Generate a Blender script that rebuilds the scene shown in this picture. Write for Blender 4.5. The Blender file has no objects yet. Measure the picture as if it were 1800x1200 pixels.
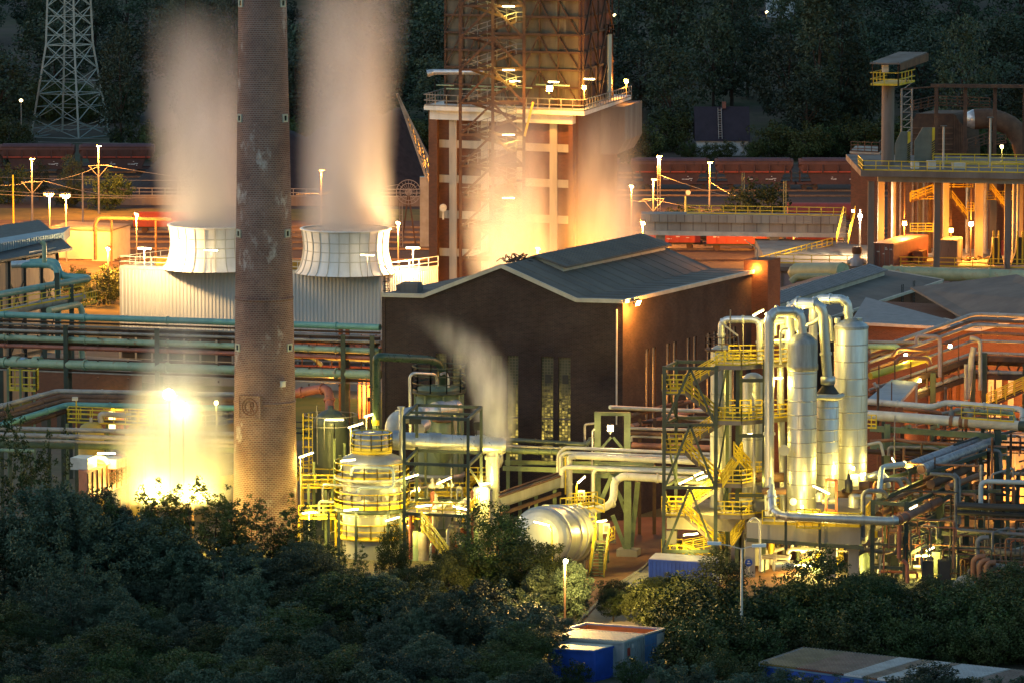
import bpy, math, random
from mathutils import Vector as V
R = math.radians
sc = bpy.context.scene
COL = sc.collection
random.seed(7)
# ---------------------------------------------------------------- camera
F = 8500.0; PITCH = R(6.5); CAMH = 65.0
cam = bpy.data.cameras.new('camera'); cam_o = bpy.data.objects.new('camera', cam); COL.objects.link(cam_o)
cam.sensor_width = 36.0; cam.lens = F / 1800 * 36.0
cam.clip_start = 1.0; cam.clip_end = 6000.0
cam_o.location = (0, 0, CAMH); cam_o.rotation_euler = (math.pi / 2 - PITCH, 0, 0)
sc.camera = cam_o
# ---------------------------------------------------------------- dusk sky, weak glow of the set sun, exposure
w = bpy.data.worlds.new("World"); sc.world = w; w.use_nodes = True
nt = w.node_tree; bg = nt.nodes['Background']
sky = nt.nodes.new('ShaderNodeTexSky'); sky.sky_type = 'NISHITA'; sky.sun_disc = False
sky.sun_elevation = R(3.0); sky.sun_rotation = R(-60); sky.air_density = 1.0; sky.dust_density = 0.6; sky.ozone_density = 2.0
tint = nt.nodes.new('ShaderNodeMix'); tint.data_type = 'RGBA'; tint.blend_type = 'MULTIPLY'
tint.inputs[0].default_value = 1.0; tint.inputs[7].default_value = (0.80, 0.84, 0.82, 1)
nt.links.new(sky.outputs[0], tint.inputs[6]); nt.links.new(tint.outputs[2], bg.inputs[0])
bg.inputs[1].default_value = 0.10
sun = bpy.data.lights.new('sun', 'SUN'); sun_o = bpy.data.objects.new('sun', sun); COL.objects.link(sun_o)
sun.energy = 0.10; sun.angle = R(40); sun.color = (0.9, 0.92, 1.0)
sun_o.rotation_euler = (R(60), 0, R(-60)); sun_o.location = (-80, 60, 200)
vs = sc.view_settings
LP = 0.095                               # every lamp, for the long exposure set below
vs.view_transform = 'Standard'; vs.look = 'None'; vs.exposure = 2.5; vs.gamma = 1.0; vs.use_curve_mapping = False
cy = sc.cycles
cy.max_bounces = 6; cy.diffuse_bounces = 2; cy.glossy_bounces = 3; cy.transmission_bounces = 2
cy.volume_bounces = 2; cy.transparent_max_bounces = 8
cy.caustics_reflective = False; cy.caustics_refractive = False
cy.sample_clamp_indirect = 4.0; cy.use_denoising = True; cy.use_light_tree = True
# ---------------------------------------------------------------- pixel of the 1800x1200 photograph -> point at a real distance
CP, SP = math.cos(PITCH), math.sin(PITCH)
def ray(px, py):
    x = (px - 900) / F; y = -(py - 600) / F
    return V((x, CP + y * SP, -SP + y * CP))
def D(px, py, Y):
    d = ray(px, py); return V((0, 0, CAMH)) + d * (Y / d.y)
def G(px, py, z=0.0):
    d = ray(px, py); return V((0, 0, CAMH)) + d * ((z - CAMH) / d.z)
def PX(px, Y, z):                      # point at column px, depth Y, height z
    dep = Y * CP + (CAMH - z) * SP
    return V(((px - 900) / F * dep, Y, z))
def ZY(py, Y):                         # height seen at row py at depth Y
    return D(900, py, Y).z
Z = V((0, 0, 1))
EACH = set('wire corner_leg leg sleeve support_post support_leg hoop flange floor beam post column valve_body rib hopper_flange roof_post bridge_beam rack_beam longitudinal_beam lintel_course end_ring fascia_board stencil_marks dark_door wall_panel pilaster eaves_board edge_beam roof_trim wheels side_post'.split())-{'stencil_marks', 'side_post', 'rib', 'wheels'}
# ---------------------------------------------------------------- mesh builder
class MB:
    def __init__(s): s.v = []; s.f = []; s.sm = []; s.uv = []; s.cuts = []
    def add(s, vs_, fs, sm=False, uvs=None):
        o = len(s.v); s.v.extend(vs_)
        for i, f in enumerate(fs):
            s.f.append([a + o for a in f]); s.sm.append(sm); s.uv.append(uvs[i] if uvs else None)
        return s
    def obox(s, o, a, b, c):
        o, a, b, c = V(o), V(a), V(b), V(c)
        if a.cross(b).dot(c) < 0: a, b = b, a
        p = [o, o+a, o+a+b, o+b, o+c, o+a+c, o+a+b+c, o+b+c]
        return s.add(p, [(0,3,2,1),(4,5,6,7),(0,1,5,4),(1,2,6,5),(2,3,7,6),(3,0,4,7)])
    def box(s, c, sz, rz=0.0):
        c = V(c); ca, sa = math.cos(rz), math.sin(rz)
        a = V((ca, sa, 0))*sz[0]; b = V((-sa, ca, 0))*sz[1]; d = V((0, 0, sz[2]))
        return s.obox(c-(a+b+d)/2, a, b, d)
    def beam(s, p, q, w, h=None, up=Z):
        p, q = V(p), V(q); h = h or w; d = q-p
        if d.length < 1e-6: return s
        dn = d.normalized()
        if abs(dn.dot(up)) > .98: up = V((0, 1, 0)) if abs(dn.y) < .9 else V((1, 0, 0))
        x = dn.cross(up).normalized(); y = x.cross(dn).normalized()
        return s.obox(p - x*w/2 - y*h/2, x*w, y*h, d)
    def ibeam(s, p, q, w, h=None):          # rolled steel section
        p, q = V(p), V(q); h = h or w; d = (q-p)
        if d.length < 1e-6: return s
        dn = d.normalized(); up = Z if abs(dn.z) < .98 else V((0, 1, 0))
        x = dn.cross(up).normalized(); y = x.cross(dn).normalized(); t = .16*h; u = .24*w
        s.obox(p - x*w/2 - y*h/2, x*w, y*t, d); s.obox(p - x*w/2 + y*(h/2-t), x*w, y*t, d)
        return s.obox(p - x*u/2 - y*(h/2-t), x*u, y*(h-2*t), d)
    def tube(s, pts, r, n=8, bend=None, cap=True, r2=None):
        pts = [V(p) for p in pts]
        if bend is None: bend = 2.2*r
        if bend > 0 and len(pts) > 2: pts = rounded(pts, bend)
        m = len(pts); rings = []; prev = None
        L = 0.0; ls = []
        for i in range(m):
            t = (pts[min(i+1, m-1)]-pts[max(i-1, 0)])
            t = t.normalized() if t.length > 1e-9 else Z
            if prev is None:
                ref = Z if abs(t.z) < .9 else V((0, 1, 0)); x = t.cross(ref).normalized()
            else:
                x = (prev - t*prev.dot(t)); x = x.normalized() if x.length > 1e-6 else t.orthogonal().normalized()
            prev = x; y = t.cross(x)
            rr = r if r2 is None else r+(r2-r)*i/(m-1)
            rings.append([pts[i]+x*(math.cos(2*math.pi*k/n)*rr)+y*(math.sin(2*math.pi*k/n)*rr) for k in range(n)])
            if i: L += (pts[i]-pts[i-1]).length
            ls.append(L)
        vs_ = [p for g in rings for p in g]; fs = []; uvs = []; du = 2*math.pi*r/n
        for i in range(m-1):
            for k in range(n):
                fs.append((i*n+k, i*n+(k+1) % n, (i+1)*n+(k+1) % n, (i+1)*n+k))
                uvs.append(((k*du, ls[i]), ((k+1)*du, ls[i]), ((k+1)*du, ls[i+1]), (k*du, ls[i+1])))
        s.add(vs_, fs, n > 4, uvs)
        if cap:
            s.add(rings[0], [tuple(range(n-1, -1, -1))]); s.add(rings[-1], [tuple(range(n))])
        return s
    def lathe(s, c, prof, n=32, cap=True, a0=0.0, a1=2*math.pi):
        c = V(c); full = abs(a1-a0-2*math.pi) < 1e-6; k1 = n if full else n+1
        vs_ = []; fs = []; uvs = []
        for r, z in prof:
            for k in range(k1):
                a = a0+(a1-a0)*k/n; vs_.append(c+V((math.cos(a)*r, math.sin(a)*r, z)))
        r0 = max(p[0] for p in prof)
        vl = [0.0]
        for i in range(1, len(prof)): vl.append(vl[-1]+math.hypot(prof[i][0]-prof[i-1][0], prof[i][1]-prof[i-1][1]))
        for i in range(len(prof)-1):
            for k in range(n):
                k2 = (k+1) % k1
                fs.append((i*k1+k, i*k1+k2, (i+1)*k1+k2, (i+1)*k1+k))
                u0, u1 = (a1-a0)*k/n*r0, (a1-a0)*(k+1)/n*r0
                uvs.append(((u0, vl[i]), (u1, vl[i]), (u1, vl[i+1]), (u0, vl[i+1])))
        s.add(vs_, fs, True, uvs)
        if cap and full:
            if prof[0][0] > 1e-3: s.add(vs_[:k1], [tuple(range(k1-1, -1, -1))])
            if prof[-1][0] > 1e-3: s.add(vs_[-k1:], [tuple(range(k1))])
        return s
    def prism(s, pts, vec):
        pts = [V(p) for p in pts]; vec = V(vec); n = len(pts)
        nn = V((0, 0, 0))
        for i in range(n): nn += pts[i].cross(pts[(i+1) % n])
        if nn.dot(vec) < 0: pts.reverse()
        return s.add(pts+[p+vec for p in pts], [tuple(range(n-1, -1, -1)), tuple(range(n, 2*n))] +
                     [(i, (i+1) % n, n+(i+1) % n, n+i) for i in range(n)])
    def poly(s, pts): pts = [V(p) for p in pts]; return s.add(pts, [tuple(range(len(pts)))])
    # railings, stairs, ladders
    def rail(s, pts, h=1.1, step=1.5, r=.035, closed=False, mids=1, toe=.16):
        s.cuts.append((len(s.v), len(s.f)))
        pts = [V(p) for p in pts]
        if closed: pts = pts+[pts[0]]
        for k in range(mids+1):
            zz = V((0, 0, h*(k+1)/(mids+1)))
            for a, b in zip(pts, pts[1:]): s.beam(a+zz, b+zz, 2*r)
        for a, b in zip(pts, pts[1:]):
            L = (b-a).length; m = max(1, round(L/step))
            for i in range(m+1):
                p = a+(b-a)*(i/m); s.beam(p, p+V((0, 0, h)), 2*r)
            if toe: s.beam(a+V((0, 0, toe/2)), b+V((0, 0, toe/2)), .02, toe)
        return s
    def ladder(s, p, q, side, w=.5, r=.03, step=.35):
        p, q, side = V(p), V(q), V(side).normalized()
        s.beam(p-side*w/2, q-side*w/2, 2*r); s.beam(p+side*w/2, q+side*w/2, 2*r)
        m = int((q-p).length/step)
        for i in range(1, m):
            c = p+(q-p)*(i/m); s.beam(c-side*w/2, c+side*w/2, 2*r*.8)
        return s
    def stairs(s, p, q, side, w=.9, t=.1, step=.22):
        p, q = V(p), V(q); side = V(side).normalized()*w/2
        s.beam(p-side, q-side, .06, .26); s.beam(p+side, q+side, .06, .26)
        m = max(2, int(abs(q.z-p.z)/step)); run = V((q.x-p.x, q.y-p.y, 0)); run = run.normalized()*.25
        for i in range(m):
            c = p+(q-p)*((i+.5)/m); s.obox(c-side-run/2, side*2, run, V((0, 0, .04)))
        return s
    def build(s, name, mat, parent=None, loc=None):
        if len(s.cuts) > 1 and 'rail' in name and s.cuts[0][0] == 0:      # separate runs of railing are separate parts
            ends = s.cuts[1:]+[(len(s.v), len(s.f))]
            for (v0, f0), (v1, f1) in zip(s.cuts, ends):
                q = MB(); q.v = s.v[v0:v1]; q.f = [[i-v0 for i in f] for f in s.f[f0:f1]]; q.sm = s.sm[f0:f1]; q.uv = s.uv[f0:f1]; o = q.build(name, mat, parent)
            return o
        if parent is not None and name in EACH:
            gs = s.pieces()
            if 1 < len(gs) <= 48:
                for q in gs: o = q.build_one(name, mat, parent)
                return o
        return s.build_one(name, mat, parent, loc)
    def pieces(s):                          # sub-meshes whose pieces do not touch
        par = list(range(len(s.v)))
        def find(i):
            while par[i] != i: par[i] = par[par[i]]; i = par[i]
            return i
        for f in s.f:
            a = find(f[0])
            for k in f[1:]: par[find(k)] = a
        isl = {}
        for i, f in enumerate(s.f): isl.setdefault(find(f[0]), []).append(i)
        bb = []
        for fs in isl.values():
            p = [s.v[k] for i in fs for k in s.f[i]]; bb.append([V((min(q[j] for q in p) for j in range(3))), V((max(q[j] for q in p) for j in range(3))), fs])
        ch = len(bb) < 400
        while ch:
            ch = False; out = []
            for b in bb:
                for o in out:
                    if all(b[0][j]-.03 <= o[1][j] and o[0][j]-.03 <= b[1][j] for j in range(3)):
                        o[0] = V((min(o[0][j], b[0][j]) for j in range(3))); o[1] = V((max(o[1][j], b[1][j]) for j in range(3))); o[2] = o[2]+b[2]; ch = True; break
                else: out.append(b)
            bb = out
        res = []
        for _, _, fs in bb:
            q = MB(); mp = {}
            for i in fs:
                for k in s.f[i]:
                    if k not in mp: mp[k] = len(q.v); q.v.append(s.v[k])
                q.f.append([mp[k] for k in s.f[i]]); q.sm.append(s.sm[i]); q.uv.append(s.uv[i])
            res.append(q)
        return res
    def build_one(s, name, mat, parent=None, loc=None):
        root = parent
        while root is not None and root.parent is not None: root = root.parent
        o3 = root.location if root is not None else V(loc or (0, 0, 0))
        me = bpy.data.meshes.new(name)
        vv = [tuple(p-o3) for p in s.v]
        me.from_pydata(vv, [], s.f)
        me.polygons.foreach_set('use_smooth', s.sm)
        ul = me.uv_layers.new(name='UVMap'); flat = []
        for i, f in enumerate(s.f):
            u = s.uv[i]
            if u is None:
                a, b, c = s.v[f[0]], s.v[f[1]], s.v[f[2]]; nrm = (b-a).cross(c-a)
                if nrm.length > 1e-12: nrm.normalize()
                if abs(nrm.z) > .75: u = [(s.v[k].x, s.v[k].y) for k in f]
                else:
                    t = V((-nrm.y, nrm.x, 0)); t = t.normalized() if t.length > 1e-6 else V((1, 0, 0))
                    u = [(s.v[k].dot(t), s.v[k].z) for k in f]
            for q in u: flat.extend(q)
        ul.data.foreach_set('uv', flat)
        me.validate(); me.update()
        me.materials.append(mat)
        o = bpy.data.objects.new(name, me); COL.objects.link(o)
        if parent is not None: o.parent = parent
        else: o.location = o3
        return o
def rounded(pts, rad, k=4):
    out = [pts[0]]
    for a, b, c in zip(pts, pts[1:], pts[2:]):
        u, v_ = (a-b), (c-b); lu, lv = u.length, v_.length
        if lu < 1e-6 or lv < 1e-6: continue
        u /= lu; v_ /= lv
        if u.dot(v_) < -.995: out.append(b); continue
        d = min(rad, lu*.48, lv*.48); p0, p1 = b+u*d, b+v_*d
        for i in range(k+1):
            t = i/k; out.append(p0*(1-t)**2+b*2*t*(1-t)+p1*t*t)
    out.append(pts[-1]); return out
def thing(name, label, cat, loc=(0, 0, 0), group=None, rz=0.0):
    o = bpy.data.objects.new(name, None); COL.objects.link(o); o.empty_display_size = .5
    o.location = loc; o.rotation_euler = (0, 0, rz)
    o['label'] = label; o['category'] = cat
    if group: o['group'] = group
    return o
def tag(o, label, cat, group=None):
    o['label'] = label; o['category'] = cat
    if group: o['group'] = group
    return o
def struct(name, mb, mat):
    o = mb.build(name, mat); o['kind'] = 'structure'; return o
def dup(root, loc, rz=0.0, s=1.0, label=None, group=None, sz=None):
    r = root.copy(); COL.objects.link(r); r.location = loc; r.rotation_euler = (0, 0, rz); r.scale = (s, s, sz or s)
    if label: r['label'] = label
    if group: r['group'] = group
    for ch in list(root.children):
        c = ch.copy(); COL.objects.link(c); c.parent = r
        for g in list(ch.children):
            d = g.copy(); COL.objects.link(d); d.parent = c
    return r
# ---------------------------------------------------------------- materials
def newmat(name):
    m = bpy.data.materials.new(name); m.use_nodes = True
    n = m.node_tree; return m, n, n.nodes['Principled BSDF']
def nd(n, t, **k):
    x = n.nodes.new(t)
    for a, b in k.items(): setattr(x, a, b)
    return x
def rgb(c): return (c[0], c[1], c[2], 1)
def mixc(n, fac, a, b, blend='MIX'):
    x = nd(n, 'ShaderNodeMix', data_type='RGBA', blend_type=blend)
    for i, q in ((0, fac), (6, a), (7, b)):
        if isinstance(q, (int, float)): x.inputs[i].default_value = q
        elif isinstance(q, tuple): x.inputs[i].default_value = rgb(q)
        else: n.links.new(q, x.inputs[i])
    return x.outputs[2]
def math_(n, op, a, b=None, c=None):
    x = nd(n, 'ShaderNodeMath', operation=op)
    for i, q in enumerate((a, b, c)):
        if q is None: continue
        if isinstance(q, (int, float)): x.inputs[i].default_value = q
        else: n.links.new(q, x.inputs[i])
    return x.outputs[0]
def noise(n, co, scale, detail=5, rough=.6, stretch=None):
    if stretch:
        mp = nd(n, 'ShaderNodeMapping'); mp.inputs['Scale'].default_value = stretch; n.links.new(co, mp.inputs[0]); co = mp.outputs[0]
    x = nd(n, 'ShaderNodeTexNoise'); x.inputs['Scale'].default_value = scale; x.inputs['Detail'].default_value = detail
    x.inputs['Roughness'].default_value = rough; n.links.new(co, x.inputs['Vector']); return x.outputs['Fac']
def ramp(n, fac, lo, hi):
    x = nd(n, 'ShaderNodeMapRange'); x.inputs[1].default_value = lo; x.inputs[2].default_value = hi
    n.links.new(fac, x.inputs[0]); x.clamp = True; return x.outputs[0]
def M(name, c, c2=None, rough=.6, metal=0.0, scale=.8, streak=0.0, amt=(.38, .62), c3=None, amt3=(.62, .7), scale3=1.6, bump=0.0):
    """painted, metal or masonry surface: base colour, worn colour c2 in soft patches, stains c3 in sharper ones"""
    m, n, b = newmat(name)
    co = nd(n, 'ShaderNodeTexCoord').outputs['Object']
    st = (1, 1, .14) if streak else None
    col = None
    if c2: col = mixc(n, ramp(n, noise(n, co, scale, 6, .65, st), *amt), c, c2)
    if c3: col = mixc(n, ramp(n, noise(n, co, scale3, 8, .7, st), *amt3), col if col else c, c3)
    if col: n.links.new(col, b.inputs['Base Color'])
    else: b.inputs['Base Color'].default_value = rgb(c)
    b.inputs['Metallic'].default_value = metal
    if rough >= .65: b.inputs['Specular IOR Level'].default_value = .12
    rn = math_(n, 'MULTIPLY_ADD', noise(n, co, scale*2.5, 3), .3, max(rough-.15, .02)); n.links.new(rn, b.inputs['Roughness'])
    if bump:
        bp = nd(n, 'ShaderNodeBump'); bp.inputs['Strength'].default_value = bump; bp.inputs['Distance'].default_value = .1
        n.links.new(noise(n, co, scale*5, 4), bp.inputs['Height']); n.links.new(bp.outputs[0], b.inputs['Normal'])
    return m
def brick(name, c1, c2, mortar, bw=.42, bh=.14, ms=.02, stain=None, stain_amt=(.62, .7), stain_scale=.5, dirt=(.75, .7, .7)):
    m, n, b = newmat(name)
    tc = nd(n, 'ShaderNodeTexCoord'); uv = tc.outputs['UV']; co = tc.outputs['Object']
    bt = nd(n, 'ShaderNodeTexBrick'); n.links.new(uv, bt.inputs['Vector'])
    bt.inputs['Color1'].default_value = rgb(c1); bt.inputs['Color2'].default_value = rgb(c2); bt.inputs['Mortar'].default_value = rgb(mortar)
    bt.inputs['Scale'].default_value = 1.0; bt.inputs['Brick Width'].default_value = bw; bt.inputs['Row Height'].default_value = bh
    bt.inputs['Mortar Size'].default_value = ms; bt.inputs['Mortar Smooth'].default_value = .3; bt.inputs['Bias'].default_value = 0
    col = mixc(n, ramp(n, noise(n, co, .25, 6, .65), .35, .7), bt.outputs['Color'], mixc(n, 1.0, bt.outputs['Color'], dirt, 'MULTIPLY'))
    if stain:
        col = mixc(n, math_(n, 'MULTIPLY', ramp(n, noise(n, co, stain_scale, 9, .75, (1, 1, .6)), *stain_amt), .8), col, stain)
    n.links.new(col, b.inputs['Base Color']); b.inputs['Roughness'].default_value = .85; b.inputs['Specular IOR Level'].default_value = .12
    bp = nd(n, 'ShaderNodeBump'); bp.inputs['Strength'].default_value = .5; bp.inputs['Distance'].default_value = .02
    n.links.new(math_(n, 'SUBTRACT', 1.0, bt.outputs['Fac']), bp.inputs['Height']); n.links.new(bp.outputs[0], b.inputs['Normal'])
    return m
def emit(name, c, s):
    m, n, b = newmat(name)
    b.inputs['Base Color'].default_value = (.8, .8, .8, 1)
    b.inputs['Emission Color'].default_value = rgb(c); b.inputs['Emission Strength'].default_value = s
    return m
def leaves(name, c1, c2, c3):
    m, n, b = newmat(name)
    co = nd(n, 'ShaderNodeTexCoord').outputs['Object']
    oi = nd(n, 'ShaderNodeObjectInfo')
    col = mixc(n, ramp(n, noise(n, co, .55, 3), .35, .65), c1, c2)
    gi = nd(n, 'ShaderNodeNewGeometry')
    col = mixc(n, math_(n, 'MULTIPLY', gi.outputs['Random Per Island'], .7), col, c3)
    hs = nd(n, 'ShaderNodeHueSaturation'); n.links.new(col, hs.inputs['Color'])
    n.links.new(math_(n, 'MULTIPLY_ADD', oi.outputs['Random'], .07, .455), hs.inputs['Hue'])
    n.links.new(math_(n, 'MULTIPLY_ADD', math_(n, 'FRACT', math_(n, 'MULTIPLY', oi.outputs['Random'], 7.3)), .9, .55), hs.inputs['Value'])
    n.links.new(hs.outputs[0], b.inputs['Base Color']); b.inputs['Roughness'].default_value = .6
    b.inputs['Specular IOR Level'].default_value = .25
    return m
SODIUM = (1.0, .36, .045); WARM = (1.0, .75, .13); WHITE = (1.0, .84, .55)
m_tube = emit('lamp_glow_warm', (1.0, .84, .42), 7); m_sod = emit('lamp_glow_orange', (1.0, .42, .08), .5); m_star = emit('lamp_glow_fierce', (1.0, .5, .12), 7)
m_dim = emit('lamp_glow_dim', (1.0, .7, .3), 2)
m_house = M('lamp_housing_paint', (.10, .10, .10), (.06, .06, .06), .5)
def light(p, power, col=WARM, rad=.25, parent=None, spot=None):
    L = bpy.data.lights.new('lamp_light', 'POINT'); L.energy = power*LP; L.color = col; L.shadow_soft_size = rad
    o = bpy.data.objects.new('lamp_light', L); COL.objects.link(o)
    if parent is not None:
        root = parent
        while root.parent is not None: root = root.parent
        o.parent = parent; o.location = V(p)-root.location
    else: o.location = p
    return o
def tube_lamp(parent, p, d, L=1.5, power=600, col=WARM, off=.35, lit=True):
    """fluorescent batten: housing (part) > tube (sub-part), with its own light just below"""
    p = V(p); d = V(d).normalized()*L/2
    h = MB().beam(p-d*1.05, p+d*1.05, .16, .08).build('lamp', m_house, parent)
    if lit:
        t = MB(); t.tube([p-d-Z*.09, p+d-Z*.09], .075, 6)
        t.build('lamp_tube', m_tube, h)
        light(p-Z*(.13+off)+V((0, -.35, 0)), power, col, .3, h)
    return h
def flood(parent, p, power=2500, col=SODIUM, size=.4, aim=(0, -1, -.4), mat=None):
    """floodlight: box housing (part) > glowing face (sub-part)"""
    p = V(p); a = V(aim).normalized(); x = a.cross(Z).normalized(); y = x.cross(a)
    h = MB(); h.obox(p-x*size/2-y*size/2-a*size*.6, x*size, y*size, a*size*.6)
    h.beam(p-a*size*.3-y*size*.5, p-a*size*.3-y*size*1.1, size*.2)
    ho = h.build('floodlight', m_house, parent)
    g = MB(); g.obox(p-x*size*.45-y*size*.45, x*size*.9, y*size*.9, a*.05)
    g.build('lamp_glass', mat or m_sod, ho)
    light(p+a*.4, power, col, size*.5, ho)
    return ho
# ---------------------------------------------------------------- shared materials
m_conc = M('concrete', (.36, .33, .28), (.25, .22, .19), .85, c3=(.12, .10, .09), scale=.3, scale3=.7, streak=1)
m_concd = M('concrete_dark', (.22, .19, .17), (.15, .12, .10), .85, c3=(.07, .06, .05), scale=.3, streak=1)
m_alu = M('aluminium_jacket', (.60, .60, .59), (.46, .46, .45), .40, .8, scale=1.2, streak=1, c3=(.27, .22, .15), amt3=(.60, .72), bump=.12)
m_duct = M('bright_steel_duct', (.70, .71, .72), (.56, .56, .56), .32, .6, scale=.9, bump=.1)
m_green = M('dark_green_steel', (.055, .075, .055), (.035, .045, .035), .55, c3=(.10, .05, .03), amt3=(.66, .74))
m_trestle = M('pale_green_steel', (.19, .24, .13), (.13, .16, .09), .55, c3=(.15, .08, .04), amt3=(.64, .74))
m_yellow = M('yellow_rail_paint', (.72, .52, .02), (.55, .38, .03), .5)
m_teal = M('teal_pipe_paint', (.16, .36, .32), (.11, .27, .25), .5, c3=(.20, .14, .09), amt3=(.62, .74))
m_lgreen = M('pale_green_pipe_paint', (.32, .42, .28), (.24, .33, .22), .5, c3=(.28, .16, .08), amt3=(.58, .70), scale3=1.1)
m_red = M('red_pipe_paint', (.36, .11, .07), (.24, .08, .05), .55, c3=(.12, .06, .04))
m_grey = M('grey_pipe_paint', (.40, .36, .32), (.28, .24, .21), .5, c3=(.20, .11, .06), amt3=(.6, .72))
m_white = M('cream_pipe_paint', (.66, .62, .54), (.52, .47, .40), .45, c3=(.30, .19, .11), amt3=(.64, .74))
m_brown = M('rusty_pipe', (.20, .11, .07), (.12, .07, .05), .7, c3=(.28, .15, .08))
m_rail = M('grey_rail_steel', (.28, .26, .24), (.18, .16, .14), .5)
m_rust = M('rusty_steel', (.13, .075, .05), (.08, .05, .04), .75, c3=(.22, .11, .05))
m_black = M('black_steel', (.025, .024, .024), (.04, .035, .03), .6)
m_bwhite = M('white_cladding', (.80, .78, .74), (.68, .66, .61), .45, c3=(.42, .38, .33), amt3=(.66, .80), streak=1)
m_clad = M('ribbed_pale_cladding', (.54, .54, .52), (.48, .48, .46), .45, streak=1, scale=.4, c3=(.38, .37, .35), amt3=(.62, .8))
m_roof = M('bitumen_roof', (.19, .16, .135), (.135, .115, .10), .8, scale=.25, c3=(.14, .13, .125), amt3=(.55, .75), scale3=.5)
m_trim = M('pale_roof_trim', (.55, .50, .42), (.42, .38, .32), .6)
m_blue = M('blue_container_paint', (.02, .08, .42), (.015, .06, .30), .45, c3=(.10, .07, .06), amt3=(.68, .76))
m_lblue = M('light_blue_container_paint', (.13, .27, .50), (.10, .22, .42), .5)
m_cgrey = M('grey_container_paint', (.30, .34, .35), (.24, .27, .28), .5, streak=1)
m_brick = brick('dark_brick', (.080, .048, .041), (.050, .035, .032), (.11, .09, .08), .32, .11, .014, stain=(.20, .17, .15), stain_amt=(.66, .80), stain_scale=.7, dirt=(.55, .52, .52))
m_brickr = brick('red_brick', (.21, .085, .05), (.15, .065, .042), (.20, .13, .09), .34, .12, .014, stain=(.10, .05, .04), stain_amt=(.6, .8))
m_chim = brick('chimney_brick', (.25, .135, .110), (.165, .095, .085), (.36, .30, .27), .34, .165, .024, stain=(.55, .54, .53), stain_amt=(.57, .68), stain_scale=.32, dirt=(.55, .50, .50))
m_leaf = [leaves('willow_leaves', (.046, .080, .050), (.066, .104, .064), (.026, .046, .028)),
          leaves('maple_leaves', (.038, .066, .018), (.058, .088, .022), (.021, .036, .013)),
          leaves('forest_leaves', (.036, .064, .040), (.050, .080, .048), (.020, .036, .024))]
m_bark = M('bark', (.07, .055, .045), (.04, .032, .028), .9)
# ---------------------------------------------------------------- terrain: one sheet, flat works ground, hill behind the railway
def hill(x, y):
    h = 0.0
    if y > 850:
        t = (y-850)/450; h = 62*min(t, 1.4)**1.25
        h += 5*math.sin(x*.021+1.3)*min(1, t*2)+3*math.sin(x*.05+y*.02)*min(1, t*2)
    if y < 330: h = (330-y)*.16
    return h
t = MB(); xs = [-900, -500, -300, -220]+list(range(-180, 181, 20))+[220, 300, 500, 900]
ys = [60, 120, 200, 260, 300, 330, 380, 450, 560, 700, 800, 850, 880, 920, 960, 1000, 1050, 1100, 1150, 1200, 1300, 1500, 2200, 3500]
vs_ = [V((x, y, hill(x, y))) for y in ys for x in xs]; nx = len(xs)
t.add(vs_, [(j*nx+i, j*nx+i+1, (j+1)*nx+i+1, (j+1)*nx+i) for j in range(len(ys)-1) for i in range(nx-1)], True)
def ground_mat():
    m, n, b = newmat('works_ground'); co = nd(n, 'ShaderNodeTexCoord').outputs['Object']
    c = mixc(n, ramp(n, noise(n, co, .05, 6, .7), .42, .58), (.085, .065, .05), (.05, .065, .025))
    c = mixc(n, ramp(n, noise(n, co, .4, 6, .7), .45, .7), c, (.12, .095, .07))
    n.links.new(c, b.inputs['Base Color']); b.inputs['Roughness'].default_value = .95; return m
struct('ground', t, ground_mat())
# paved yard and road right of the trestle
yard = MB(); y0 = .004
def flat(pts, z): return [G(x, y, z) for x, y in pts]
m_dirt = M('red_earth', (.26, .13, .075), (.19, .095, .06), .9, scale=.25, c3=(.20, .13, .09), amt3=(.5, .7))
struct('earth_yard', MB().poly(flat([(900, 908), (1320, 908), (1420, 985), (1330, 1090), (960, 1090), (860, 960)], .004)), m_dirt)
m_road = M('road_concrete', (.30, .27, .23), (.22, .20, .17), .85, scale=.3, c3=(.15, .13, .11), amt3=(.6, .7), scale3=.6)
struct('road', MB().poly(flat([(1240, 948), (1330, 958), (1250, 1040), (1120, 1110), (1010, 1110), (1075, 1035), (1142, 990)], .010)), m_road)
k = MB(); kp = [G(x, y, 0) for x, y in [(1238, 947), (1180, 962), (1150, 980), (1128, 1000), (1075, 1035), (1010, 1100)]]
for a, b_ in zip(kp, kp[1:]): k.beam(a+Z*.06, b_+Z*.06, .22, .14)
struct('kerb', k, m_conc)
m_grass = M('rough_grass', (.085, .10, .025), (.14, .12, .03), .95, scale=.3, c3=(.05, .06, .02), scale3=.8)
struct('lawn', MB().poly([PX(-60, 485, .006), PX(700, 482, .006), PX(700, 515, .006), PX(-60, 528, .006)]), m_grass)
m_dry = M('dry_grass', (.19, .14, .045), (.11, .095, .035), .95, scale=.25, c3=(.25, .17, .07), scale3=.7)
struct('verge', MB().poly([PX(-120, 580, .006), PX(300, 570, .006), PX(330, 640, .006), PX(-120, 650, .006)]), m_dry)
m_ballast = M('track_ballast', (.10, .07, .055), (.07, .05, .042), .95, scale=1.0, c3=(.16, .10, .07))
struct('track_bed', MB().poly([V((-140, 655, .008)), V((150, 640, .008)), V((150, 840, .008)), V((-140, 850, .008))]), m_ballast)
struct('verge', MB().poly([V((-140, 735, .014)), V((-10, 732, .014)), V((-10, 752, .014)), V((-140, 756, .014))]), m_dry)
# rails
m_railtop = M('rail_steel', (.30, .22, .16), (.2, .13, .09), .35, .8)
rl = MB()
for yy in (668, 684, 694, 702, 710, 718, 776, 786, 812, 822):
    for dx in (0, 1.5): rl.beam(V((-140, yy+dx+3, .16)), V((150, yy+dx-3, .16)), .10, .16)
struct('railway_track', rl, m_railtop)
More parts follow.
